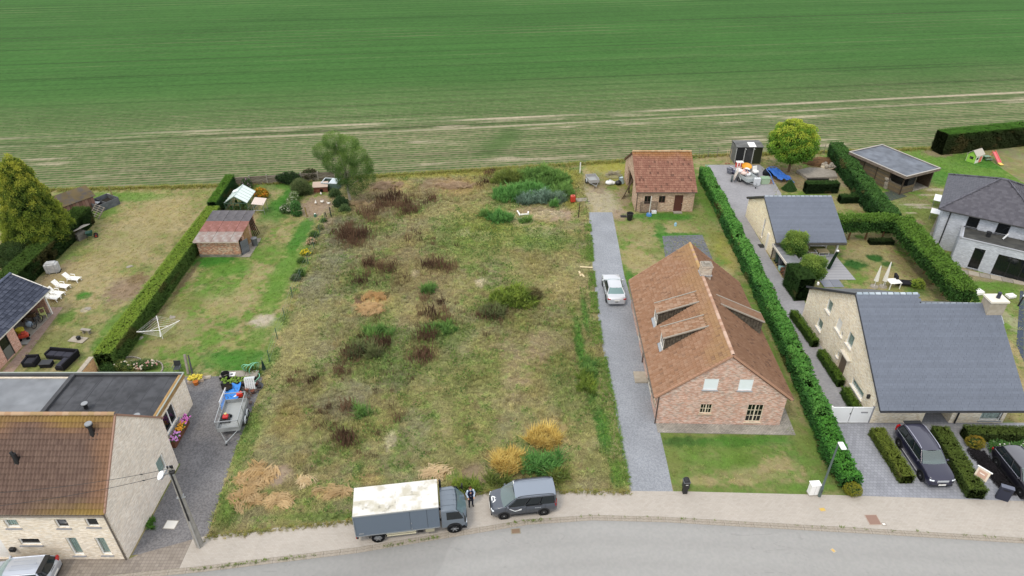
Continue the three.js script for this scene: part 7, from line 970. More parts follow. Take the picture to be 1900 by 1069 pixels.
// second garden
item('rotary_dryer','white rotary clothes dryer opened on the lawn of the second garden','clothes dryer',at(302,629),.5,{pole:[W1,b=>b.bar(V(0,0,0),V(0,1.45,0),.035)],arm:[0,1,2,3].map(i=>[W1,b=>b.bar(V(0,.95,0),V(Math.cos(i*PI / 2)*1.75,1.4,Math.sin(i*PI / 2)*1.75),.03)]),brace:[0,1,2,3].map(i=>[W1,b=>b.bar(V(0,1.35,0),V(Math.cos(i*PI / 2)*.8,1.15,Math.sin(i*PI / 2)*.8),.018)]),line:[M(0xd5d5d0,.6),b=>{for(const t of[.45,.6,.75,.9,1])for(let i=0;i<4;i++){const q=k=>V(Math.cos(k*PI / 2)*1.75*t,.95+.45*t,Math.sin(k*PI / 2)*1.75*t);b.bar(q(i),q(i+1),.007,4);}}]});
item('garden_chair','dark plastic garden chair near the flower bed','chair',at(331,690),.1,{seat:[M(0x3c4045,.6),b=>b.rbox(.55,.05,.5,.02,0,.43,0)],backrest:[M(0x2b2e33,.6),b=>b.rbox(.55,.5,.06,.03,0,.72,-.26,0,-.18)],leg:[[-.24,-.22],[.24,-.22],[-.24,.22],[.24,.22]].map(([x,z])=>[M(0x55595e,.5),b=>b.bar(V(x,0,z),V(x*.9,.42,z*.9),.025)]),armrest:[1,-1].map(s=>[M(0x55595e,.5),b=>b.box(.05,.04,.5,s*.29,.62,0)])});
item('leaning_posts','grey concrete post and bundled parasol leaning near the garden chair','posts',at(357,694),0,{post:[mConcrete,b=>b.bar(V(-.35,0,0),V(-.55,1.5,-.7),.11,6)],bundle:[M(0x4b4c50,.8),b=>b.bar(V(.05,0,.1),V(-.2,1.5,-.6),.09,7,.05)]});
item('flower_planter','shallow box planter with yellow flowers at the gravel yard corner','planter',at(364,707),.3,{box:[plain2(0xb6a594),b=>b.box(1.2,.25,.55,0,.13,0)],flowers:[M(0xc8b84e,.9),b=>{const r=rng(2);for(let i=0;i<40;i++)b.sph(rr(.07,.14,r),rr(-.5,.5,r),.3+rr(0,.18,r),rr(-.22,.22,r),1,1,1,5);}],pot:[M(0xa8632f,.8),b=>b.cyl(.22,.16,.35,.05,.18,.5,10)],foliage:[M(0x6d8a3a,.9),b=>{const r=rng(3);for(let i=0;i<16;i++)b.sph(.09,rr(-.55,.55,r),.28,rr(-.25,.25,r),1,.8,1,5);}]});
item('stone_tile','pale tile lying on the gravel yard edge','tile',at(383,701),.2,{tile:[mStone,b=>b.rbox(.7,.05,.4,.01,0,.04,0)],chip:[mStone,b=>b.rbox(.2,.04,.15,.01,.2,.09,.05)]});
{const T=thing('bed_edging','curved pale edging round the small rose bed behind the flat roof','edging',at(260,672));const o=at(260,672),pts=[[221,669],[238,664],[258,666],[268,674],[283,671],[299,675],[302,686],[297,695]].map(([u,v])=>{const p=at(u,v);return V(p.x-o.x,.06,p.z-o.z);}),cv=new THREE.CatmullRomCurve3(pts);for(let i=0;i<20;i++){const a=cv.getPoint(i / 20+.004),c=cv.getPoint((i+.92) / 20);mb().beam(a,c,.1,.14).build('edging_stone',mConcrete,T);}const b=mb();b.sph(.16,-1.0,.3,.4,1,1,1,10).build('glass_ball',M(0xe4e6e8,.2),T);}
[[288,592],[272,594],[298,563],[320,589],[259,628],[150,630],[163,573],[240,495]].forEach(([u,v],i)=>{if(i!==5)item('stepping_stone',['pale round stepping stone by the hedge, beside the clothes dryer','flat stone nearest the hedge above the clothes dryer','small flat stone farther up along the hedge','small pale stone behind the clothes dryer','flat stone between hedge and dryer, lowest','','pale stone in the left lawn below the loungers','pale stone in the upper left lawn'][i],'stone',at(u,v),i,{stone:[mConcrete,b=>b.trs(new THREE.CylinderGeometry(.25,.28,.05,9),0,.03,0,0,0,0,1.2,1,.8)],chip:[mStone,b=>b.sph(.07,.3,.03,.2,1,.5,1,6)]});});
// yard corner with rubbish behind the caged trailer
const yd=(n,l,c,u,v,t,parts)=>item(n,l,c,at(u,v),t,parts);
yd('black_bucket','black bucket at the top of the gravel yard','bucket',421,706,0,{bucket:[BK,b=>b.add(new THREE.LatheGeometry([[.24,0],[.34,.75],[.31,.75],[.22,.05],[0,.05]].map(p=>new THREE.Vector2(...p)),16))],rim:[BK,b=>b.trs(new THREE.TorusGeometry(.33,.025,6,16),0,.75,0,PI / 2)]});
yd('black_pot','black tub beside the blue tarpaulin','tub',424,728,0,{pot:[BK,b=>b.add(new THREE.LatheGeometry([[.3,0],[.42,.6],[.38,.6],[.28,.05],[0,.05]].map(p=>new THREE.Vector2(...p)),16))],soil:[M(0x2a251f,.95),b=>b.cyl(.36,.36,.03,0,.5,0,14)]});
yd('concrete_trough','row of grey concrete slabs along the lawn edge by the yard','slabs',444,700,.03,{slab:[0,1,2].map(i=>[mConcrete,b=>b.rbox(1.0,.1,.75,.02,-.95+i*1.02,.35,0)]),trough:[BK,b=>b.box(2.9,.3,.6,0,.15,.12)]});
yd('white_card','white card with a dark mark beside the black bucket','card',432,702,.1,{card:[W1,b=>b.rbox(.55,.03,.5,.01,0,.42,0)],mark:[M(0x3a4048,.6),b=>{b.box(.2,.012,.16,0,.442,0);b.box(.06,.4,.06,0,.2,0);}]});
yd('white_crate','pale grey slatted crate standing on end in the yard rubbish','crate',467,722,.15,{slat:[0,1,2,3,4].map(i=>[M(0xd2d5d6,.6),b=>b.box(.13,1.1,.04,-.32+i*.16,.58,.2,0,-.25)]),frame:[M(0xc3c7c8,.6),b=>{for(const y of[.1,.55,1.05])b.box(.8,.06,.3,0,y,.1-y*.25,0,-.25);}]});
yd('blue_tarpaulin','crumpled blue tarpaulin beside the caged trailer','tarpaulin',431,738,.2,{sheet:[M(0x2f7fd0,.5),b=>{const rows=[],r=rng(5);for(let j=0;j<=14;j++){const q=[];for(let i=0;i<=10;i++)q.push([-.6+i*.12+.05*Math.sin(j),.16+.5*fbm(i*.7+3,j*.7,3),-1.2+j*.2]);rows.push(q);}b.add(grid(rows));}],prop:[mWoodDark,b=>b.box(.8,.2,1.8,0,.1,.1)]});
yd('white_board','white board standing upright at the left of the yard rubbish','board',416,745,PI / 2+.06,{board:[W1,b=>b.rbox(1.7,.55,.05,.02,0,.45,0)],foot:[mGalv,b=>{b.box(.08,.2,.3,-.6,.1,0);b.box(.08,.2,.3,.6,.1,0);}]});
yd('red_can','bright red can on the yard rubbish heap','can',447,741,.3,{can:[M(0xd0392b,.4),b=>{b.rbox(.45,.42,.32,.08,0,.5,0);b.cyl(.06,.06,.1,.12,.74,0,8);}],base:[mWoodDark,b=>b.box(.6,.28,.5,0,.14,0)]});
yd('white_pipe','white pipe lying across the yard rubbish','pipe',441,743,.4,{pipe:[W1,b=>b.bar(V(-.6,.35,.2),V(.45,.62,-.15),.07,8)],collar:[W1,b=>b.cyl(.1,.1,.12,-.55,.36,.18,8,0,0,1.2)]});
yd('flower_pots','group of small brown pots and dry plants in the yard rubbish','pots',452,730,0,{pot:Array.from({length:12},(_,i)=>[M([0x6e4538,0x4a3733,0x83584a,0x3a3534][i%4],.8),b=>{const r=rng(i+40);b.cyl(.17,.12,.26,rr(-1.0,1.1,r),.13+(i%3)*.04,rr(-1.3,1.2,r),9);}]),twigs:[M(0x6b5a44,.9),b=>{const r=rng(9);for(let i=0;i<50;i++){const x=rr(-1.1,1.2,r),z=rr(-1.4,1.3,r);b.bar(V(x,.1,z),V(x+rr(-.3,.3,r),rr(.3,.7,r),z+rr(-.3,.3,r)),.02,3);}}],debris:[M(0x5a4f4a,.9),b=>{const r=rng(10);for(let i=0;i<40;i++)b.box(rr(.1,.35,r),rr(.04,.15,r),rr(.1,.3,r),rr(-1.2,1.3,r),rr(.05,.3,r),rr(-1.5,1.4,r),r()*3);}]});
yd('potted_plants','row of green plants in a dark trough at the yard edge','plants',440,713,.05,{trough:[BK,b=>b.box(2.4,.3,.5,0,.15,0)],foliage:[M(0x6f8b3c,.9),b=>{const r=rng(12);for(let i=0;i<60;i++)b.trs(new THREE.OctahedronGeometry(1,0),rr(-1.15,1.15,r),.35+rr(0,.3,r),rr(-.25,.25,r),r(),r(),r(),.14,.04,.1);}]});
yd('garden_hose','coil of pale green hose on a stand by the fence','hose',468,694,0,{hose:[M(0x7fc4a2,.5),b=>{for(let i=0;i<4;i++)b.trs(new THREE.TorusGeometry(.38+.05*i,.03,6,20),(i-1.5)*.22,.72,(i&1)*.1,.25,.35*i);b.tube([V(.4,.4,0),V(.8,.2,.5),V(.5,.05,1.2),V(.9,.05,1.7)],.035,20);}],stand:[mGalv,b=>{b.bar(V(0,0,0),V(0,1,0),.03);b.box(.4,.04,.4,0,.02,0);}]});
yd('round_lid','dark round lid lying beside the pale crate','lid',477,718,0,{lid:[M(0x44474b,.6),b=>b.cyl(.5,.52,.06,0,.06,0,16)],knob:[BK,b=>b.cyl(.06,.06,.08,0,.12,0,8)]});
yd('folded_parasol','dark green folded parasol standing at the fence','parasol',491,690,0,{canopy:[M(0x22332e,.8),b=>b.add(new THREE.ConeGeometry(.18,1.1,8),new THREE.Matrix4().makeTranslation(0,.85,0))],pole:[mGalv,b=>b.bar(V(0,0,0),V(0,1.5,0),.02)]});
// flowers on the wing windowsill
[[326,768,0xd67fc4],[321,781,0xe0a33c],[316,794,0xd69ad8]].forEach(([u,v,c],i)=>item('flower_box',['flower box with pink petunias under the wing window, farthest','flower box with orange marigolds under the wing window','flower box with lilac petunias under the wing window, nearest'][i],'flower box',V(-24.6,.0,[-37.4,-36.6,-35.7][i]),0,{box:[M(0x6c4a3a,.8),b=>b.box(.35,.7,.85,0,.35,0)],flowers:[M(c,.85),b=>{const r=rng(i+70);for(let k=0;k<46;k++)b.trs(new THREE.OctahedronGeometry(1,0),rr(-.1,.4,r),.65+rr(0,.32,r),rr(-.5,.5,r),r(),r(),r(),.09,.07,.09);}],foliage:[M(0x44633a,.9),b=>{const r=rng(i+80);for(let k=0;k<20;k++)b.sph(.1,rr(-.1,.35,r),.65+rr(0,.12,r),rr(-.45,.45,r),1,1,1,5);}]}));
// boundary fence of thin green posts and wire between garden and lot
{const T=thing('wire_fence','thin green wire fence along the flower border between garden and empty lot','fence',at(545,560));const o=T.position,P=[[604,412],[594,436],[583,462],[572,490],[558,520],[543,553],[529,593],[515,630],[501,672]].map(([u,v])=>{const p=at(u,v);return V(p.x-o.x,0,p.z-o.z);});for(const p of P)mb().bar(p,p.clone().setY(1.25),.035,6).build('post',M(0x3c5a4c,.5),T);const b=mb();for(let i=0;i<P.length-1;i++)for(const y of[.25,.7,1.15])b.bar(P[i].clone().setY(y),P[i+1].clone().setY(y),.008,4);b.build('wire',M(0x7b8a80,.5),T);}
// rear wall of concrete panels
{const T=thing('concrete_panel_wall','low weathered concrete panel wall between the second garden and the field','wall',V(-28.5,0,-81.7));const n=7;const mats=[plain(0xa89f90,0x8c8476,3,3),plain(0x998f80,0x7d7567,3,3)];for(let i=0;i<n;i++){const x=-35.6+i*2.1,z=lineAt(FE,x+1.05)+.35;for(let j=0;j<3;j++)mb().box(2.0,.36,.06,x+1.05+28.5,.2+j*.38,z+81.7,Math.atan(.15)).build('panel',mats[(i+j)&1],T);mb().box(.12,1.3,.14,x+28.5,.65,lineAt(FE,x)+.35+81.7).build('post',mConcrete,T);}}
// hen run
yd('hen_house','small reddish hen house with a dark pop hole','hen house',596,354,.15,{body:[plain(0xa4705c,0x8a5a48,2,4),b=>b.box(1.7,.8,1,0,.4,0)],roof:[M(0xb7a596,.8),b=>b.box(1.9,.06,1.3,0,.86,0,0,.15)],pop_hole:[mVoid,b=>b.box(.35,.42,.04,.1,.24,.5)]});
yd('cold_frame','tall compost box with white framed open top by the birch','cold frame',616,349,-.12,{side:[M(0x50655c,.7),b=>{b.box(2,.95,.05,0,.48,.75);b.box(2,.95,.05,0,.48,-.75);b.box(.05,.95,1.5,-1,.48,0);b.box(.05,.95,1.5,1,.48,0);}],frame:[M(0xc6d0d4,.4),b=>{for(const z of[-.75,.75])b.box(2.1,.07,.09,0,1,z);for(const x of[-1,0,1])b.box(.09,.07,1.5,x,1,0);}],soil:[M(0x2c2e2c,.95),b=>b.box(1.9,.5,1.4,0,.25,0)],cover:[M(0xb8c4c8,.3),b=>b.box(.9,.02,1.4,.5,1.03,0)]});
for(const[u,v,i]of[[598,377,0],[586,379,1],[610,380,2],[596,362,3]]){const T=item('chicken',['white hen in the middle of the bare run','white hen at the left of the bare run','white hen near the right post of the run','white hen in front of the pop hole'][i],'chicken',at(u,v),i*1.7,{body:[M(0xe8e6df,.8),b=>{b.sph(.2,0,.3,0,1.25,.95,.85,10);b.sph(.1,.22,.47,0,.8,1.3,.8,8);b.sph(.07,.26,.6,0,1.1,1,.9,8);b.add(new THREE.ConeGeometry(.13,.3,6),new THREE.Matrix4().makeRotationZ(.9).setPosition(-.26,.42,0));b.sph(.13,-.02,.32,.13,1.2,.7,.4,7);b.sph(.13,-.02,.32,-.13,1.2,.7,.4,7);}],comb:[M(0xb5332c,.6),b=>b.sph(.035,.26,.68,0,1.3,1,.4,6)],beak:[M(0xc8963c,.6),b=>b.add(new THREE.ConeGeometry(.02,.07,5),new THREE.Matrix4().makeRotationZ(-PI / 2).setPosition(.36,.59,0))],leg:[1,-1].map(s=>[M(0xb98a3c,.7),b=>{b.bar(V(0,.14,s*.07),V(0,.0,s*.07),.014,5);b.box(.1,.012,.05,.03,.008,s*.07);}])},'white hens in the run');T.scale.setScalar(.68);}
yd('run_fence','low fence of uneven posts at the front of the hen run','fence',570,402,0,{post:[[-1.4,.95,0x6b5a3c],[.0,1.2,0x8a7a44],[2.9,1.3,0x2f3a38],[2.3,.6,0x3a3f3c]].map(([x,h,c])=>[M(c,.8),b=>b.bar(V(x,0,x*.05),V(x-.1,h,x*.05),.06,6)]),rail:[plain2(0x8a8168),b=>{b.bar(V(-1.4,.7,0),V(0,.9,0),.025,5);b.bar(V(2.9,.7,.1),V(2.0,.1,.2),.03,5);}]});
yd('watering_can','dark green can standing at the hen run gate','can',585,402,0,{can:[M(0x3f6a52,.5),b=>b.cyl(.16,.18,.34,0,.17,0,10)],spout:[M(0x3f6a52,.5),b=>b.bar(V(.14,.1,0),V(.42,.36,0),.03)],lid:[W1,b=>b.sph(.1,0,.38,0,1,.5,1,8)]});
// the empty lot
yd('scrap_window','white window frame piece lying on the bare soil of the lot','window frame',968,399,.15,{frame:[W1,b=>{b.box(1.2,.1,.16,.2,.25,.35);b.box(.16,.1,1.2,-.35,.25,-.1,.12);b.box(.16,.1,.8,.75,.25,.1,-.2);}],splinter:[mStone,b=>{b.box(.7,.06,.2,-.4,.06,1.0,.3);b.box(.4,.05,.14,.3,.05,1.3,-.4);}]});
yd('red_letter_box','red container fixed to a post beside the weed mound','box',1064,377,.2,{post:[plain2(0x7d6b4c),b=>b.bar(V(.2,0,0),V(.25,1.7,0),.05,6)],box:[M(0xb33a28,.5),b=>{b.rbox(.62,.85,.5,.14,-.1,.6,0);b.cyl(.1,.1,.12,-.1,1.06,0,10);}],lid:[M(0xc25a48,.5),b=>b.rbox(.5,.1,.45,.04,-.1,1.0,0)]});
yd('wooden_stake','dark wooden stake standing in the lot beside the drive','stake',1073,404,0,{stake:[mWoodDark,b=>b.bar(V(0,0,0),V(.1,1.9,0),.07,6,.05)],tip:[plain2(0x4a4038),b=>b.add(new THREE.ConeGeometry(.05,.15,6),new THREE.Matrix4().makeTranslation(.1,1.95,0))]});
yd('concrete_slab','grey slab lying flat at the end of the weed mound','slab',1079,372,.15,{slab:[mConcrete,b=>b.rbox(1.4,.12,.9,.03,0,.08,0)],chip:[mConcrete,b=>b.rbox(.3,.1,.25,.03,.8,.05,.4)]});
yd('loose_planks','pale wooden plank pieces lying beside the drive','planks',1076,509,0,{plank:[[0,0,.9,.1],[.25,.3,.7,.4],[.75,-1.2,1.3,1.45]].map(([x,z,l,t])=>[plain2(0xcdbf9a),b=>b.box(.18,.06,l,x,.08+x*.04,z,t)]),nail_strip:[plain2(0xb3a07a),b=>b.box(.5,.04,.08,.1,.16,.1,.2)]});
yd('white_marker_post','white marker post at the field edge by the small trailer','post',1076,322,0,{post:[W1,b=>b.box(.13,1.5,.13,0,.75,0)],cap:[M(0xcfd0cc,.6),b=>b.add(new THREE.ConeGeometry(.1,.12,4),new THREE.Matrix4().makeTranslation(0,1.56,0))]});
yd('branch_heap','heap of grey dry branches beside the small barn','branches',1138,327,0,{branch:[plain2(0xa39c88),b=>{const r=rng(6);for(let i=0;i<90;i++){const a=r()*TAU,l=rr(.4,1.3,r),y=rr(.05,.8,r);b.bar(V(Math.cos(a)*l,y*.3,Math.sin(a)*l*.8),V(-Math.cos(a+rr(-.7,.7,r))*l*.9,y,-Math.sin(a)*l*.7),.025,3);}}],leaf_litter:[plain2(0x8f8c66),b=>b.sph(1,0,0,0,1.1,.3,.9,9)]});
yd('white_bag','white builder bag lying by the branch heap','bag',1131,342,.2,{bag:[M(0xdfe0de,.75),b=>{b.sph(.5,0,.25,0,1.2,.6,.9,9);b.sph(.32,.45,.2,.1,1,.7,.9,8);}],strap:[M(0x9aa3ad,.7),b=>b.tube([V(-.3,.5,0),V(0,.72,.1),V(.3,.5,0)],.03,10)]});
yd('grey_barrel','grey barrel among tools at the open end of the barn','barrel',1153,340,0,{drum:[M(0x9fb3b6,.5),b=>b.cyl(.3,.3,.8,0,.4,0,14,0,0,.3)],rim:[BK,b=>b.trs(new THREE.TorusGeometry(.3,.03,6,16),-.12,.78,0,PI / 2,0,.3)]});
yd('black_sack','black sack slumped beside the grey barrel','sack',1147,343,0,{sack:[BK,b=>{b.sph(.42,0,.28,0,1,.75,.9,9);}],neck:[BK,b=>b.cyl(.05,.14,.2,.05,.62,0,8)]});
yd('black_tub','black tub standing at the barn corner','tub',1168,408,0,{tub:[BK,b=>b.add(new THREE.LatheGeometry([[.28,0],[.4,.85],[.37,.85],[.26,.05],[0,.05]].map(p=>new THREE.Vector2(...p)),16))],rim:[BK,b=>b.trs(new THREE.TorusGeometry(.39,.03,6,18),0,.85,0,PI / 2)]});
yd('drain_grate','dark square grate in the soil beside the black tub','grate',1157,402,0,{plate:[M(0x3c3c3e,.7),b=>b.rbox(.75,.05,.5,.01,0,.04,0)],bar:[BK,b=>{for(let i=0;i<5;i++)b.box(.6,.02,.03,0,.075,-.18+i*.09);}]});
yd('rotary_pole','pale upright pole in a blue foot before the barn window','pole',1204,400,0,{pole:[M(0xd6d8d2,.5),b=>b.bar(V(0,0,0),V(.05,2.5,0),.045,8)],foot:[M(0x4d7fb8,.5),b=>b.cyl(.3,.34,.25,0,.13,0,12)]});
yd('white_box','small white box at the barn wall','box',1213,396,.1,{box:[W1,b=>b.rbox(.55,.3,.35,.04,0,.16,0)],lid:[M(0xcfd6da,.5),b=>b.rbox(.58,.05,.38,.02,0,.33,0)]});
yd('green_ball','green round pot at the barn wall below the small window','pot',1231,390,0,{pot:[M(0x4d8a74,.6),b=>b.sph(.28,0,.26,0,1,.9,1,12)],rim:[M(0x2f5c4c,.6),b=>b.trs(new THREE.TorusGeometry(.17,.03,6,14),0,.48,0,PI / 2)]});
yd('blue_can','small light blue can on the lawn before the barn','can',1253,419,0,{can:[M(0x8fb9cc,.5),b=>b.cyl(.14,.16,.32,0,.16,0,10)],handle:[M(0x8fb9cc,.5),b=>b.trs(new THREE.TorusGeometry(.12,.02,6,12,PI),0,.32,0)]});
// paved yard, upper right
{
const p=at(1386,304);const mT=plain(0x3c3d3f,0x515254,3,2,.6),mT2=plain(0x6f706f,0x8a8a88,3,2,.6);
item('tarpaulin_hut','black tarpaulin hut with grey seams and a white patch on its roof','shelter',V(p.x,0,p.z-1.2),.0,{front:[0,1,2].map(i=>[[plain2(0x2b2c2d),mT,plain2(0x333628)][i],b=>b.plate(V(-1.75+i*1.17,0,1.2),XP,YP,[[0,0],[1.15,0],[1.15,2.3],[.58,2.38],[0,2.3]],.05)]),side:[1,-1].map(s=>[mT2,b=>b.box(.05,2.3,2.4,s*1.74,1.15,0)]),back:[mT,b=>b.box(3.5,2.3,.05,0,1.15,-1.2)],roof:[plain(0x6a6b6a,0x80817f,3,1.5,.6),b=>{b.box(3.7,.05,1.35,0,2.48,.62,0,.12);b.box(3.7,.05,1.35,0,2.48,-.62,0,-.12);}],roof_patch:[W1,b=>b.box(.95,.05,1.3,.35,2.53,.62,0,.12)],seam:[M(0xa9aaa8,.7),b=>{for(const x of[-.6,.55]){b.box(.12,2.3,.03,x,1.15,1.24);b.box(.12,.03,.4,x,2.2,1.4);}b.box(.06,2.3,.06,-1.75,1.15,1.22);}]});
yd('suitcase','silver ribbed trolley suitcase standing on the paved yard','suitcase',1403,345,.1,{shell:[M(0xd3d7dc,.35),b=>b.rbox(.85,1.05,.4,.1,0,.6,0)],rib:[M(0xb9bec4,.35),b=>{for(let i=0;i<4;i++)b.box(.03,.95,.42,-.27+i*.18,.6,0);}],handle:[BK,b=>{b.bar(V(-.12,1.1,0),V(-.12,1.35,-.05),.02);b.bar(V(.12,1.1,0),V(.12,1.35,-.05),.02);b.bar(V(-.14,1.35,-.05),V(.14,1.35,-.05),.025);}],wheel:[BK,b=>{for(const x of[-.3,.3])b.cyl(.06,.06,.06,x,.06,0,8,PI / 2);}]});
yd('white_toy_seat','pale plastic seat stacked behind the silver suitcase','seat',1401,325,.4,{seat:[mPlast,b=>{b.rbox(.7,.3,.6,.1,0,.5,0);b.rbox(.7,.6,.14,.06,0,.85,-.3,0,-.2);}],base:[M(0x6d7278,.6),b=>b.box(.5,.4,.5,0,.2,0)]});
yd('green_crate','pale green plastic crate on the paved yard right of the suitcase','crate',1418,340,.08,{box:[M(0x9fb59a,.6),b=>b.rbox(1.1,.75,.8,.05,0,.38,0)],lid:[M(0x86a084,.6),b=>b.rbox(1.16,.07,.86,.03,0,.78,0)]});
yd('blue_trampoline','collapsed blue trampoline frame with netting on the paved yard','trampoline',1440,332,.2,{mat:[M(0x2c5fae,.6),b=>{const rows=[];for(let j=0;j<=10;j++){const q=[];for(let i=0;i<=10;i++)q.push([-.8+i*.16+j*.06,.12+.75*fbm(i*.5+9,j*.5,3)+.04*(10-j),-1.3+j*.27]);rows.push(q);}b.add(grid(rows));}],frame:[M(0x3f6cb4,.4),b=>{b.tube([V(-1.3,.15,1.7),V(-1.2,.9,.4),V(-.9,1.0,-1.2),V(.6,.9,-1.7),V(1.2,.5,-.4),V(1.6,.1,1.7)],.05,30);b.bar(V(1.6,.1,1.7),V(.1,.9,-1.5),.05);}],net:[M(0x22252b,.8),b=>b.sph(.8,-.3,.35,-1.4,1.2,.7,.7,8)]});
yd('orange_props','orange-brown wooden legs under the blue frame','wood',1424,341,.3,{leg:[0,1,2].map(i=>[M(0xb0693c,.8),b=>b.bar(V(i*.3,0,.2),V(-.2+i*.2,.7,-.3),.05)]),rail:[M(0x9a5a34,.8),b=>b.bar(V(-.3,.4,0),V(.7,.45,-.05),.04)]});
yd('red_cool_box','red and white cool box in front of the black hut','cool box',1371,311,.05,{body:[M(0xc23a34,.5),b=>b.rbox(.9,.75,.6,.06,0,.4,0)],stripe:[W1,b=>{for(const x of[-.36,0,.36])b.box(.14,.78,.62,x,.4,0);}],lid:[W1,b=>b.rbox(.95,.1,.65,.03,0,.82,0)]});
yd('yellow_tub','orange-yellow round paddling tub in front of the black hut','tub',1384,315,0,{tub:[M(0xdd9f2e,.5),b=>b.add(new THREE.LatheGeometry([[0,.1],[.5,.11],[.64,.38],[.68,.36],[.56,0],[0,0]].map(p=>new THREE.Vector2(...p)),20),new THREE.Matrix4().makeRotationX(.35).setPosition(0,.25,0))],prop:[mWoodDark,b=>b.box(.9,.3,.5,0,.15,-.4)]});
yd('rubbish_bags','heap of white bags and pink cloths in the yard trailer','bags',1378,330,0,{bag:Array.from({length:9},(_,i)=>[M([0xe4e3e6,0xd9c4bb,0xe9e9ea,0x3b3f52,0xcfa89c,0xdfe2e6][i%6],.8),b=>{const r=rng(i+300);b.sph(rr(.25,.42,r),rr(-.6,.6,r),.75+rr(0,.35,r),rr(-1.0,.9,r),1.2,.7,1,8);}]),cloth:[M(0xb88d80,.9),b=>{const r=rng(33);for(let i=0;i<14;i++)b.box(rr(.15,.4,r),.08,rr(.15,.4,r),rr(-.6,.6,r),.8+rr(0,.3,r),rr(-1,1,r),r()*3,r(),r());}]});
yd('upright_board','pale upright board leaning on the left of the yard trailer','board',1364,334,1.25,{board:[M(0xd9cfc2,.7),b=>b.box(2.2,1.1,.05,0,.95,0,0,.3)],foot:[mWood,b=>b.box(2.2,.06,.1,0,.4,-.15)]});
yd('grey_bundle','bundle of grey folding chairs at the left end of the yard heap','chairs',1354,322,.6,{chair:[0,1,2,3].map(i=>[M([0x777a84,0x8f929a,0x55586a,0xb8bac0][i],.6),b=>{b.box(.08,.9,.6,i*.2-.3,.45,0,0,0,.3);b.box(.5,.06,.5,i*.2-.2,.5,.1,.2,.3);}]),bag:[M(0x42455a,.7),b=>b.sph(.35,.3,.3,.4,1,.8,1,8)]});
yd('garden_tools','long-handled tools leaning left of the black hut','tools',1349,303,0,{handle:[0,1,2].map(i=>[plain2(0xbba680),b=>b.bar(V(-.2+i*.2,0,.2),V(-.1+i*.25,1.9,-.3),.025)]),head:[M(0x8a4a38,.6),b=>{b.box(.25,.05,.2,-.2,.05,.25);b.box(.3,.04,.15,.2,.05,.25);}]});
yd('spare_wheel','pale blue wheel leaning on the yard trailer','wheel',1357,337,1.2,{tyre:[M(0x55605f,.8),b=>b.trs(new THREE.TorusGeometry(.34,.1,8,18),0,.44,0)],disc:[M(0xa9c4cc,.5),b=>b.cyl(.28,.28,.06,0,.44,0,16,PI / 2)]});
const o=at(1515,325);const sl=xz([1477,320],[1497,334],[1553,332],[1549,322],[1530,316],[1500,315]).map(([x,z])=>[x-o.x,-(z-o.z)]);
item('garden_slab','raised concrete base with cracked top behind the clipped blocks','concrete base',V(o.x,0,o.z),0,{slab:[mConcrete,b=>b.plate(V(0,.34,0),XP,ZN,sl,.34)],dark_edge:[M(0x2c2b2a,.8),b=>{const q=xz([1497,335],[1537,335]);b.beam(V(q[0][0]-o.x,.16,q[0][1]-o.z+.05),V(q[1][0]-o.x,.16,q[1][1]-o.z+.05),.08,.3);}]});
yd('rubble_heap','heap of pale rubble stones on the concrete base','rubble',1535,314,0,{stone:Array.from({length:16},(_,i)=>[i&1?mStone:mConcrete,b=>{const r=rng(i+500);b.trs(new THREE.DodecahedronGeometry(rr(.12,.3,r),0),rr(-.7,.7,r),.45+rr(0,.25,r),rr(-.6,.6,r),r(),r(),r());}]),dust:[M(0xb3a893,.95),b=>b.sph(1,0,.3,0,1,.2,.8,8)]});
yd('soil_heap','low heap of brown soil and cuttings by the rear fence','soil heap',1522,303,0,{heap:[plain(0x8b6b4c,0x6e5640,3,3,.95),b=>{const g=new THREE.IcosahedronGeometry(1,3),p=g.attributes.position;for(let i=0;i<p.count;i++){const k=.8+.5*fbm(p.getX(i)*2+5,p.getZ(i)*2+p.getY(i),3);p.setXYZ(i,p.getX(i)*k,Math.max(-.2,p.getY(i)*k),p.getZ(i)*k);}g.computeVertexNormals();b.add(g,new THREE.Matrix4().makeScale(2.3,.7,1.1));}],twigs:[plain2(0x7d6a50),b=>{const r=rng(61);for(let i=0;i<60;i++){const x=rr(-2,2,r),z=rr(-.9,.9,r);b.bar(V(x,.2,z),V(x+rr(-.5,.5,r),rr(.4,.9,r),z+rr(-.4,.4,r)),.02,3);}}]});
}
for(const[x0,x1,n,l]of[[23.4,28.6,5,'dark wire fence at the field end of the glossy hedge'],[39.2,44.0,4,'wire fence between the maple tree and the ivy hedge']]){const T=thing('wire_fence',l,'fence',V((x0+x1) / 2,0,lineAt(FE,(x0+x1) / 2)+.5));const o=T.position;const P=Array.from({length:n},(_,i)=>{const x=x0+(x1-x0)*i / (n-1);return V(x-o.x,0,lineAt(FE,x)+.5-o.z);});P.forEach((p,i)=>mb().bar(p,p.clone().setY(1.4),i||x0>30?.035:.1,6).build('post',M(i||x0>30?0x77736a:0x24443c,.7),T));const b=mb();for(let i=0;i<n-1;i++)for(const y of[.2,.5,.8,1.1,1.35])b.bar(P[i].clone().setY(y),P[i+1].clone().setY(y),.008,4);b.build('wire',M(0x7b7f78,.5),T);}
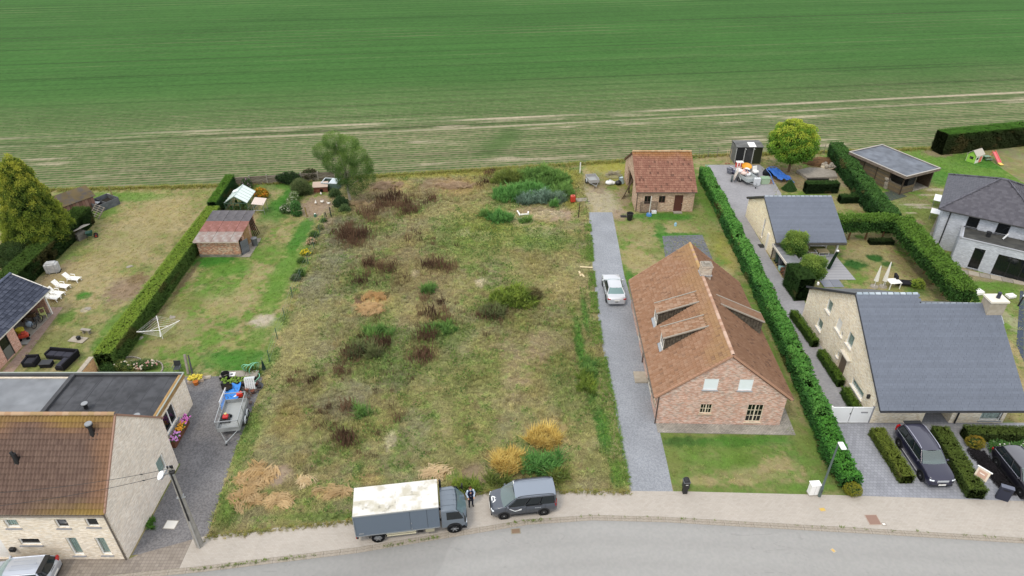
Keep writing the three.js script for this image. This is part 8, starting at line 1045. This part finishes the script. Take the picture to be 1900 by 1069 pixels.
// terrace behind the slate house
{const pl=xz([1478,452],[1537,452],[1558,481],[1500,482]);const T=thing('timber_terrace','grey decked terrace in front of the slate garage','terrace',V(31.6,0,-60.6));for(let i=0;i<30;i++){const z=-63.0+i*.17;mb().box(5.2+i*.012,.05,.15,31.75-31.6+.0,.05,z+60.6).build('deck_board',i%3?plain2(0x9fa0a4):plain2(0x94959a),T);}}
yd('terrace_bench','white framed terrace bench with cushions under the garage eaves','bench',1515,458,0,{frame:[W1,b=>{b.box(1.9,.06,.7,0,.3,0);b.box(1.9,.06,.06,0,.75,-.35);for(const x of[-.92,.92]){b.box(.06,.75,.06,x,.38,-.35);b.box(.06,.6,.7,x,.3,0);}}],cushion:[M(0x8f9298,.9),b=>{b.rbox(.85,.14,.62,.05,-.44,.4,0);b.rbox(.85,.14,.62,.05,.44,.4,0);}]});
yd('terrace_table','sand-coloured low terrace table on a white frame','table',1525,472,.05,{top:[M(0xc9b88a,.6),b=>b.rbox(1.15,.05,.85,.02,0,.45,0)],leg:[[-1,-1],[1,-1],[-1,1],[1,1]].map(([x,z])=>[W1,b=>b.box(.06,.44,.06,x*.52,.22,z*.38)]),frame:[W1,b=>{b.box(1.1,.05,.05,0,.1,.38);b.box(1.1,.05,.05,0,.4,.38);}]});
yd('terrace_chair','white framed terrace chair left of the low table','chair',1505,475,.1,{frame:[W1,b=>{for(const x of[-.4,.4]){b.box(.05,.6,.75,x,.3,0);}b.box(.8,.05,.05,0,.62,.36);b.box(.8,.05,.05,0,.3,.36);}],cushion:[M(0xb5a98c,.9),b=>b.rbox(.7,.14,.68,.05,0,.4,0)]});
item('closed_parasol','dark green closed parasol with white top leaning on the terrace lawn','parasol',at(1536,502),0,{canopy:[plain(0x27412d,0x1d3324,1,6),b=>{for(let i=0;i<8;i++)b.bar(V(.08*Math.cos(i*.785),.25,.08*Math.sin(i*.785)),V(.42+.05*Math.cos(i*.785),2.2,.05*Math.sin(i*.785)),.1,6,.08);}],pole:[mGalv,b=>b.bar(V(-.02,0,0),V(.44,2.35,0),.03)],cap:[W1,b=>b.sph(.13,.44,2.32,0,1,.9,1,10)]});
[['closed white parasol nearer the slate pad',1622,532,2.3],['taller closed white parasol beside the white table',1638,532,2.75]].forEach(([l,u,v,h])=>item('closed_parasol',l,'parasol',at(u,v),0,{canopy:[M(0xe6e4df,.8),b=>{for(let i=0;i<6;i++)b.bar(V(.13*Math.cos(i*1.047),.7,.13*Math.sin(i*1.047)),V(.02*Math.cos(i*1.047),h,.02*Math.sin(i*1.047)),.1,6,.03);}],pole:[W1,b=>b.bar(V(0,0,0),V(0,h+.1,0),.035)],foot:[mConcrete,b=>b.cyl(.35,.4,.1,0,.05,0,14)]}));
yd('white_table','square white garden table between parasols and black lounge set','table',1655,533,.1,{top:[mPlast,b=>b.rbox(1.2,.06,.95,.02,0,.72,0)],leg:[[-1,-1],[1,-1],[-1,1],[1,1]].map(([x,z])=>[mPlast,b=>b.box(.07,.7,.07,x*.52,.35,z*.4)])});
yd('black_lounger','black garden lounger and backrest beside the white table','lounger',1675,529,-.15,{seat:[mRattan,b=>b.rbox(1.7,.2,.8,.05,.2,.32,0)],backrest:[mRattan,b=>b.rbox(.25,.9,.75,.06,-.75,.65,-.1,0,0,.2)],leg:[[-.5,-.3],[.9,-.3],[-.5,.3],[.9,.3]].map(([x,z])=>[BK,b=>b.bar(V(x,0,z),V(x,.3,z),.03)])});
item('slate_pad','grey slate paving pad behind the slate house gable','paving',at(1540,516),0,{slab:[0,1,2,3,4,5].map(i=>[plain2(i&1?0x7c808a:0x868a94),b=>b.rbox(.98,.05,1.12,.01,-.75+(i%2)*1.0,.03,-1.1+(i>>1)*1.14)])});
{
const T=item('bin_shelter','flat grey-roofed bin shelter open to the drive beside the slate garage','shelter',V(27.95,0,-60.3),.03,{roof:[plain(0xa0a3a8,0x8e9196,3,2,.6),b=>b.box(1.5,.08,4.0,.1,1.75,0)],fascia:[plain2(0xc9c3b6),b=>b.box(.1,.2,4.0,-.72,1.72,0)],rear_wall:[mWoodGrey,b=>b.box(.08,1.7,3.8,.8,.85,0)],post:[-1.85,1.85].map(z=>[mWoodGrey,b=>b.box(.1,1.7,.1,-.6,.85,z)])});
[['dark green wheeled bin in the bin shelter',0x2f4a40,-1.0],['grey wheeled bin in the bin shelter',0x55595e,-.1]].forEach(([l,c,z])=>item('wheeled_bin',l,'bin',V(27.75,.02,-60.4+z),PI / 2,{body:[M(c,.6),b=>b.add(new THREE.CylinderGeometry(.36,.28,.95,4,1),new THREE.Matrix4().makeRotationY(PI / 4).setPosition(0,.52,0))],lid:[M(c,.5),b=>b.rbox(.56,.08,.6,.03,0,1.03,0)],wheel:[BK,b=>{for(const x of[-.22,.22])b.cyl(.1,.1,.06,x,.1,-.22,12,0,0,PI / 2);}]}));
item('firewood_stack','stack of brown firewood logs at the near end of the bin shelter','firewood',V(27.8,.02,-58.9),0,{log:Array.from({length:14},(_,i)=>[i%2?mWoodDark:plain2(0x7a5340),b=>b.cyl(.11,.11,.8,0,.12+Math.floor(i / 5)*.2,-.5+(i%5)*.23,8,0,0,PI / 2)]),crate:[M(0x9cc0bd,.6),b=>b.rbox(.6,.4,.5,.03,-.1,.2,-1.0)]});
}
yd('drive_drain','black square drain cover in the paved drive','drain',1413,457,.08,{plate:[BK,b=>b.rbox(.6,.04,.75,.01,0,.045,0)],slot:[M(0x3a3b3d,.6),b=>{for(let i=0;i<5;i++)b.box(.45,.02,.05,0,.07,-.24+i*.12);}]});
// beyond the pleached trees
yd('block_stack','short stack of pale concrete blocks beside the timber shelter','blocks',1644,350,.3,{block:[[0,0],[0,1],[0,2],[.55,0],[.55,1],[.1,3],[.6,2],[-.1,4]].map(([x,j])=>[j&1?mConcrete:mStone,b=>b.rbox(.5,.27,.45,.02,x,.15+j*.29,j*-.03)])});
yd('dark_mat','dark green ground mat lying before the timber shelter','mat',1655,363,.45,{mat:[M(0x4a514a,.95),b=>b.rbox(3.0,.03,2.0,.01,0,.02,0)],peg:[mGalv,b=>{for(const x of[-1.4,1.4])for(const z of[-.9,.9])b.cyl(.03,.03,.06,x,.05,z,6);}]});
item('playhouse','small white and green plastic playhouse with grey roof on the far lawn','playhouse',at(1806,299),.5,{wall:[[M(0xe2ddd2,.6),b=>{b.plate(V(-.8,0,.6),XP,YP,rect(0,0,1.6,1.05),.06,[rect(.2,.4,.5,.4),rect(.9,.02,.5,.8)]);b.box(1.6,1.05,.06,0,.53,-.6);}],[M(0x8fc04a,.6),b=>{for(const s of[-1,1])b.plate(V(s*.8,0,s*.6),s>0?ZN:ZP,YP,[[0,0],[1.2,0],[1.2,1.05],[.6,1.6],[0,1.05]],.06,[rect(.35,.45,.5,.4)]);}]],roof:[1,-1].map(s=>[plain2(0xb0aba0),b=>b.box(1.9,.06,.95,0,1.38,s*.36,0,s*.75)]),shutter:[M(0xd8705c,.6),b=>{b.box(.5,.8,.03,.35,.42,.63);}]});
yd('play_table','small grey-green picnic table between playhouse and slide','table',1830,296,.1,{top:[M(0x7d9a86,.6),b=>b.rbox(1.0,.06,.6,.02,0,.5,0)],bench:[1,-1].map(s=>[M(0x6b8574,.6),b=>b.rbox(1.0,.05,.25,.02,0,.28,s*.55)]),leg:[M(0x5c7566,.6),b=>{for(const x of[-.35,.35])b.beam(V(x,0,-.6),V(x,.5,.3),.06,.06);for(const x of[-.35,.35])b.beam(V(x,0,.6),V(x,.5,-.3),.06,.06);}]});
yd('toy_slide','small red plastic slide with yellow foot on the far lawn','slide',1845,300,.1,{chute:[M(0xcf6a6c,.6),b=>{b.beam(V(0,1.15,-.7),V(0,.2,.9),.5,.05);for(const s of[-1,1])b.beam(V(s*.25,1.22,-.7),V(s*.25,.27,.9),.05,.14);}],foot:[M(0xd8bc5c,.6),b=>b.beam(V(0,.2,.88),V(0,.12,1.5),.52,.06)],ladder:[M(0xe08a3c,.5),b=>{for(const s of[-1,1])b.bar(V(s*.22,0,-1.1),V(s*.22,1.35,-.7),.035);for(let i=0;i<4;i++)b.bar(V(-.22,.25+i*.27,-1.03+i*.08),V(.22,.25+i*.27,-1.03+i*.08),.03);}]});
[[1740,374,'white folded garden awning panel beside the grey house, farther one'],[1734,399,'white folded garden awning panel beside the grey house, nearer one']].forEach(([u,v,l],i)=>yd('white_panel_table',l,'table',u,v+8,-.58,{top:[M(0xe9ebec,.5),b=>b.rbox(1.3,.05,2.0-i*.5,.02,0,1.0,0)],leg:[[-.55,-.7],[.55,-.7],[-.55,.7],[.55,.7]].map(([x,z])=>[mGalv,b=>b.bar(V(x,0,z*(1-i*.3)),V(x,.98,z*(1-i*.3)),.03)])}));
sheet('concrete_path',xz([1741,398],[1750,398],[1728,446],[1720,446]),.01,mConcrete);
item('patio_slabs','pale paving strip with rubble along the front of the grey house','paving',V(48.6,0,-58.5),-24*PI / 180,{slab:Array.from({length:11},(_,i)=>[i&1?mStone:mConcrete,b=>b.rbox(.95,.05,.9,.02,-4.6+i*.98,.03,.0)])});
[[1812,545,'flat white stone slab behind the last pleached tree',.9],[1874,552,'white box standing beyond the chimney',.7]].forEach(([u,v,l,s])=>yd('white_slab',l,'slab',u,v,.2,{slab:[mPlast,b=>b.rbox(1.2*s,.35*s,.8*s,.04,0,.2,0)],foot:[mConcrete,b=>b.box(1*s,.1,.7*s,0,.05,0)]}));
yd('garden_lamp_post','short black garden lamp post at the grey paving, right edge','garden lamp',1889,568,0,{post:[BK,b=>b.bar(V(0,0,0),V(.1,1.1,0),.07,8)],lamp_head:[M(0xd9dde0,.4),b=>b.cyl(.1,.1,.12,.1,1.16,0,10)]});
sheet('dark_asphalt_yard',xz([1893,540],[1900,540],[1900,672],[1886,640]).map(p=>p),.01,M(0x464e5c,.9));
// white double gate
item('white_gate','wide white panelled double gate across the paved drive','gate',V(25.45,.02,-37.83),0,{leaf:[-1,1].map(s=>[M(0xdfe2e3,.5),b=>{for(let i=0;i<8;i++)b.box(.178,1.5,.05+(i&1)*.006,s*.765-.64+i*.183,.8,0);b.box(1.48,.07,.08,s*.765,1.56,0);b.box(1.48,.07,.08,s*.765,.1,0);}]),gate_post:[[-1.56,mWhite],[1.55,M(0x8f9298,.5)]].map(([x,m])=>[m,b=>b.box(.1,1.7,.12,x,.85,0)]),letter_slot:[M(0x8d8f92,.5),b=>b.box(.5,.11,.03,.95,1.12,.05)],handle:[M(0x55585c,.4),b=>b.box(.05,.14,.06,-.08,1.0,.05)]});
item('sign_board','cream advertising board with a pink picture leaning on the clipped hedge strip','sign',at(1811,902,0),-.95,{board:[M(0xd9ccb8,.6),b=>b.rbox(.8,.75,.05,.02,0,1.15,0,0,-.25)],picture:[M(0xc2a08c,.6),b=>b.box(.55,.5,.012,0,1.18,.028,0,-.25)],caption:[M(0xf2ece2,.6),b=>{b.box(.3,.06,.012,0,1.22,.04,0,-.25);b.box(.2,.05,.012,0,1.1,.04,0,-.25);}],edge:[W1,b=>b.rbox(.95,.07,.1,.02,0,1.56,-.1)],stake:[1,-1].map(s=>[mWood,b=>b.box(.05,1.2,.05,s*.3,.6,-.05)])});
item('letter_pillar','dark blue-grey slab letterbox pillar at the pavement edge of the white path','letterbox',at(1858,926),-.45,{pillar:[M(0x23283a,.5),b=>b.rbox(.75,1.15,.3,.03,0,.58,0)],top:[M(0x5d6272,.4),b=>b.rbox(.78,.05,.33,.02,0,1.17,0)],flap:[M(0x14161c,.4),b=>b.box(.4,.06,.02,0,.95,.16)]});
item('parcel_box','black letterbox on a post at the lawn corner by the gravel drive','letterbox',at(1270,914),.05,{box:[BK,b=>{b.rbox(.42,.62,.4,.04,0,.82,0);b.add(new THREE.CylinderGeometry(.21,.21,.4,14,1,false,0,PI),new THREE.Matrix4().makeRotationZ(PI / 2).multiply(new THREE.Matrix4().makeRotationX(PI / 2)).setPosition(0,1.12,0));}],top:[M(0x6a6d70,.5),b=>b.rbox(.46,.05,.44,.02,0,1.16,0)],label_plate:[M(0xcfcfca,.5),b=>b.box(.16,.05,.012,0,.95,.206)],post:[BK,b=>b.box(.3,.52,.3,0,.26,0)]});
item('utility_cabinet','white electricity cabinet beside the street lamp','cabinet',at(1507,916),.08,{cabinet:[M(0xe8e8e6,.5),b=>b.rbox(.62,.95,.4,.03,0,.5,0)],roof:[M(0xf0f0ee,.5),b=>b.rbox(.7,.06,.48,.02,0,1.0,0)],door_seam:[M(0xaaaaa8,.5),b=>{b.box(.012,.85,.012,0,.5,.203);}],plinth:[mConcrete,b=>b.box(.66,.08,.44,0,.04,0)]});
item('street_lamp','slender grey-green street lamp with white head at the hedge end','street lamp',at(1520,921),0,{pole:[M(0x54625f,.5),b=>{b.bar(V(0,0,0),V(0,5.1,0),.085,10,.055);b.bar(V(0,0,0),V(0,.9,0),.11,10);}],arm:[M(0x54625f,.5),b=>b.bar(V(0,5.05,0),V(.02,5.15,.35),.04,8)],lamp_head:[M(0xf0f1f1,.4),b=>b.rbox(.34,.12,.62,.05,.02,5.2,.4)],glass:[M(0xcfd6d8,.2),b=>b.rbox(.24,.03,.4,.01,.02,5.13,.42)],door:[M(0x3f4a48,.5),b=>b.box(.1,.3,.03,0,.6,.1)]});
{
const p=at(371,1012),T=item('utility_pole','tall concrete utility pole with white street light at the yard entrance','utility pole',p,.2,{pole:[plain(0xc2beb6,0xb0aca4,2,3),b=>{b.add(new THREE.CylinderGeometry(.13,.25,7.0,4),new THREE.Matrix4().makeRotationY(PI / 4).setPosition(0,3.5,0));}],cable_duct:[BK,b=>{b.bar(V(.02,2.6,.2),V(.02,6.9,.13),.05,6);}],duct_foot:[M(0x9b9a96,.5),b=>b.bar(V(.02,0,.24),V(.02,2.6,.2),.05,6)],bracket:[mGalv,b=>{b.cyl(.2,.2,.06,0,4.6,0,8);b.box(.5,.05,.05,.05,4.6,.12);b.cyl(.17,.17,.06,0,6.5,0,8);}],insulator:[BK,b=>{for(const x of[-.1,.06,.16])b.cyl(.05,.05,.22,x,7.05,0,8);b.rbox(.3,.2,.22,.05,.1,6.75,.1);}],lamp_arm:[mGalv,b=>b.bar(V(-.05,6.7,.08),V(-.3,6.95,.35),.04,6)],lamp_head:[M(0xf0f1f2,.35),b=>b.sph(.26,-.38,7.0,.45,.6,.3,1.25,14)],lamp_glass:[M(0xdfe4e6,.2),b=>b.sph(.22,-.42,6.93,.5,.6,.28,1.2,12)]});
[['upper thin overhead cable from the pole across the corner house',6.95,903,1.0],['lower thin overhead cable from the pole towards the corner house',6.55,930,.9]].forEach(([l,h,v,s])=>{const b=mb(),e=at(-60,v+15,7.2),pts=[];for(let i=0;i<=20;i++){const t=i / 20;pts.push(V((e.x-p.x)*t,h+(e.y-h)*t-1.3*t*(1-t),(e.z-p.z)*t));}const C0=thing('overhead_cable',l,'cable',p);b.tube(pts,.014,40,5).build('wire',BK,C0);mb().sph(.045,pts[3].x,pts[3].y,pts[3].z,2.2,.8,.8,8).build('clamp',BK,C0);});
}
const flat=(n,l,c,u,v,t,m,w,d,m2)=>yd(n,l,c,u,v,t,{plate:[m,b=>b.rbox(w,.03,d,.008,0,.02,0)],rim:[m2||mConcrete,b=>{b.box(w+.1,.02,.06,0,.014,d / 2+.02);b.box(w+.1,.02,.06,0,.014,-d / 2-.02);b.box(.06,.02,d,w / 2+.02,.014,0);b.box(.06,.02,d,-w / 2-.02,.014,0);}]});
flat('manhole_cover','brown-red square manhole cover in the pavement','manhole cover',1620,965,.02,M(0x8d7468,.8),.72,.72,M(0xa89a8e,.9));flat('manhole_cover','white square cover slab in the left gravel yard','manhole cover',317,974,-.06,M(0xd9d7d0,.8),.72,.6);flat('hydrant_marker','small yellow hydrant cover in the pavement','hydrant cover',1526,946,.1,M(0xc4a654,.7),.32,.22,M(0xb0a491,.9));flat('valve_cover','small white valve cover beside the brown manhole','valve cover',1640,973,0,M(0xe3dcd6,.7),.18,.14);flat('road_mark','small orange spray mark on the road','paint mark',1546,1022,.5,M(0xc9a668,.8),.14,.2,M(0xb0aa9a,.9));flat('gully_grate','rusty gully grate in the road gutter behind the van','grate',957,986,.1,M(0x7d6a58,.8),.5,.3,M(0x8f8878,.9));
// tufts growing in the gutter and joints
{const r=rng(71),L=[],g=bladeTuft(7,.12,.1,.03,11,.9);for(const[x0,x1,n,o]of[[-20,-12,70,-.08],[-8,-4.5,30,.1],[-1,2.6,26,-.25],[3,14,16,-.3],[14,33,24,-.35]])for(let i=0;i<n;i++){const x=rr(x0,x1,r);L.push([x,.01,lineAt(RE,x)-.18+o*.4+rr(-.06,.06,r),rr(.5,1.2,r),jit(G(0x7a9040),.4,r)]);}for(let i=0;i<900;i++){const x=rr(-19.4,8,r);L.push([x,.012,lineAt(PB,x)+Math.abs(rr(-.45,.45,r))*r()+.05,rr(.5,1.5,r),jit(mix3(G(0x86914a),G(0xb5a66a),r()),.4,r)]);}for(let i=0;i<60;i++){const p=at(280+rr(-8,8,r),975+rr(-12,8,r));L.push([p.x,.01,p.z,rr(.8,1.8,r),jit(G(0x5d8a34),.4,r)]);}tag(scatterMesh('gutter_weeds',g,L,null,'stuff',rng(7),false),'weeds growing in the gutter and pavement edge','weeds');}
// ---------------------------------------------------------------- the man standing between truck and van
function fieldMesh(bones,size,centre,res,k){
const mc=new MarchingCubes(res,new THREE.MeshBasicMaterial(),false,false,200000);mc.isolation=0;const h=size / 2,f=mc.field,n=mc.size;
for(let z=0;z<n;z++)for(let y=0;y<n;y++)for(let x=0;x<n;x++){const px=centre.x+(x / (n / 2)-1)*h,py=centre.y+(y / (n / 2)-1)*h,pz=centre.z+(z / (n / 2)-1)*h;let s=0,best=9;
for(const b of bones){const dx=b[3]-b[0],dy=b[4]-b[1],dz=b[5]-b[2],L=dx*dx+dy*dy+dz*dz||1e-9;const t=clamp(((px-b[0])*dx+(py-b[1])*dy+(pz-b[2])*dz) / L);const ex=px-b[0]-dx*t,ey=py-b[1]-dy*t,ez=(pz-b[2]-dz*t)*(b[8]||1);const d=Math.sqrt(ex*ex+ey*ey+ez*ez)-(b[6]+(b[7]-b[6])*t);if(d<best)best=d;if(d<.3)s+=Math.exp(-d / k);}
f[x+y*n+z*n*n]=-(s>0?-k*Math.log(s):best);}
mc.update();const P=mc.positionArray.slice(0,mc.count*3),N=mc.normalArray.slice(0,mc.count*3);for(let i=0;i<P.length;i+=3){P[i]=P[i]*h+centre.x;P[i+1]=P[i+1]*h+centre.y;P[i+2]=P[i+2]*h+centre.z;}
const g=new THREE.BufferGeometry();g.setAttribute('position',new THREE.BufferAttribute(P,3));g.setAttribute('normal',new THREE.BufferAttribute(N,3));return g;
}
{
const T=thing('person','man in dark navy vest, pale blue shirt and dark trousers standing behind the truck cab','person',V(at(874,938).x,.015,at(874,938).z),.25);const skin=M(0xc79a80,.6),hair=M(0x4b2f22,.8);
const arm=s=>[[s*.19,1.43,0,s*.26,1.16,-.03,.058,.046],[s*.26,1.16,-.03,s*.2,.96,.14,.044,.034]];
const hand=s=>{const b=[[s*.2,.95,.15,s*.185,.9,.2,.034,.036]];for(let i=0;i<4;i++){const o=(i-1.5)*.018;b.push([s*.185+o,.9,.2,s*.18+o,.865,.225,.011,.01]);b.push([s*.18+o,.865,.225,s*.17+o,.835+i*.003,.215,.0095,.008]);}b.push([s*.16,.93,.19,s*.145,.89,.225,.012,.01]);return b;};
const head=[[0,1.47,0,0,1.56,.015,.058,.055],[0,1.66,.0,0,1.68,.01,.088,.092],[0,1.62,.03,0,1.6,.045,.062,.058],[0,1.65,.1,0,1.625,.115,.016,.02],[-.09,1.645,0,-.093,1.62,0,.02,.014],[.09,1.645,0,.093,1.62,0,.02,.014],[-.03,1.67,.085,.03,1.67,.085,.012,.012]];
const body=mergeGeometries([fieldMesh(head,.5,V(0,1.6,0),90,.012),fieldMesh(hand(1),.2,V(.18,.9,.19),64,.004),fieldMesh(hand(-1),.2,V(-.18,.9,.19),64,.004),fieldMesh([[-.0,1.0,0,0,1.4,0,.1,.1],...arm(1),...arm(-1)],1.0,V(0,1.2,0),70,.02)]);body.setAttribute('uv',new THREE.BufferAttribute(new Float32Array(body.attributes.position.count*2),2));
const put=(n,g,m)=>{const o=new THREE.Mesh(g,m);o.name=n;o.castShadow=o.receiveShadow=true;T.add(o);};
put('body',body,skin);
put('hair',fieldMesh([[0,1.69,-.02,0,1.7,.0,.095,.094],[0,1.64,-.045,0,1.6,-.04,.075,.06]],.4,V(0,1.66,0),60,.012),hair);
const sl=s=>[[s*.18,1.44,0,s*.262,1.16,-.03,.075,.06],[s*.262,1.16,-.03,s*.205,.98,.125,.058,.046]];
put('shirt',fieldMesh([...sl(1),...sl(-1),[-.07,.96,0,.07,.96,0,.125,.125,1.15],[0,1.46,0,0,1.5,0,.075,.07]],1.1,V(0,1.2,0),100,.02),M(0xb9c9dc,.8));
put('vest',fieldMesh([[-.11,1.4,0,.11,1.4,0,.1,.1],[-.09,1.2,.0,.09,1.2,0,.125,.125,1.2],[-.085,1.03,0,.085,1.03,0,.125,.125,1.2]],.8,V(0,1.2,0),80,.03),M(0x1c2238,.85));
const leg=s=>[[s*.09,.93,0,s*.1,.5,.015,.098,.068],[s*.1,.5,.015,s*.115,.1,-.01,.066,.052]];
put('trousers',fieldMesh([[-.07,.95,0,.07,.95,0,.12,.12,1.15],...leg(1),...leg(-1)],1.1,V(0,.52,0),96,.025),M(0x1d2130,.9));
for(const s of[-1,1]){const b=mb();b.rbox(.095,.08,.27,.035,s*.118,.045,.05,s*.15);b.build('shoe',M(0x2a2422,.6),T);}
}
renderer.render(scene,camera);
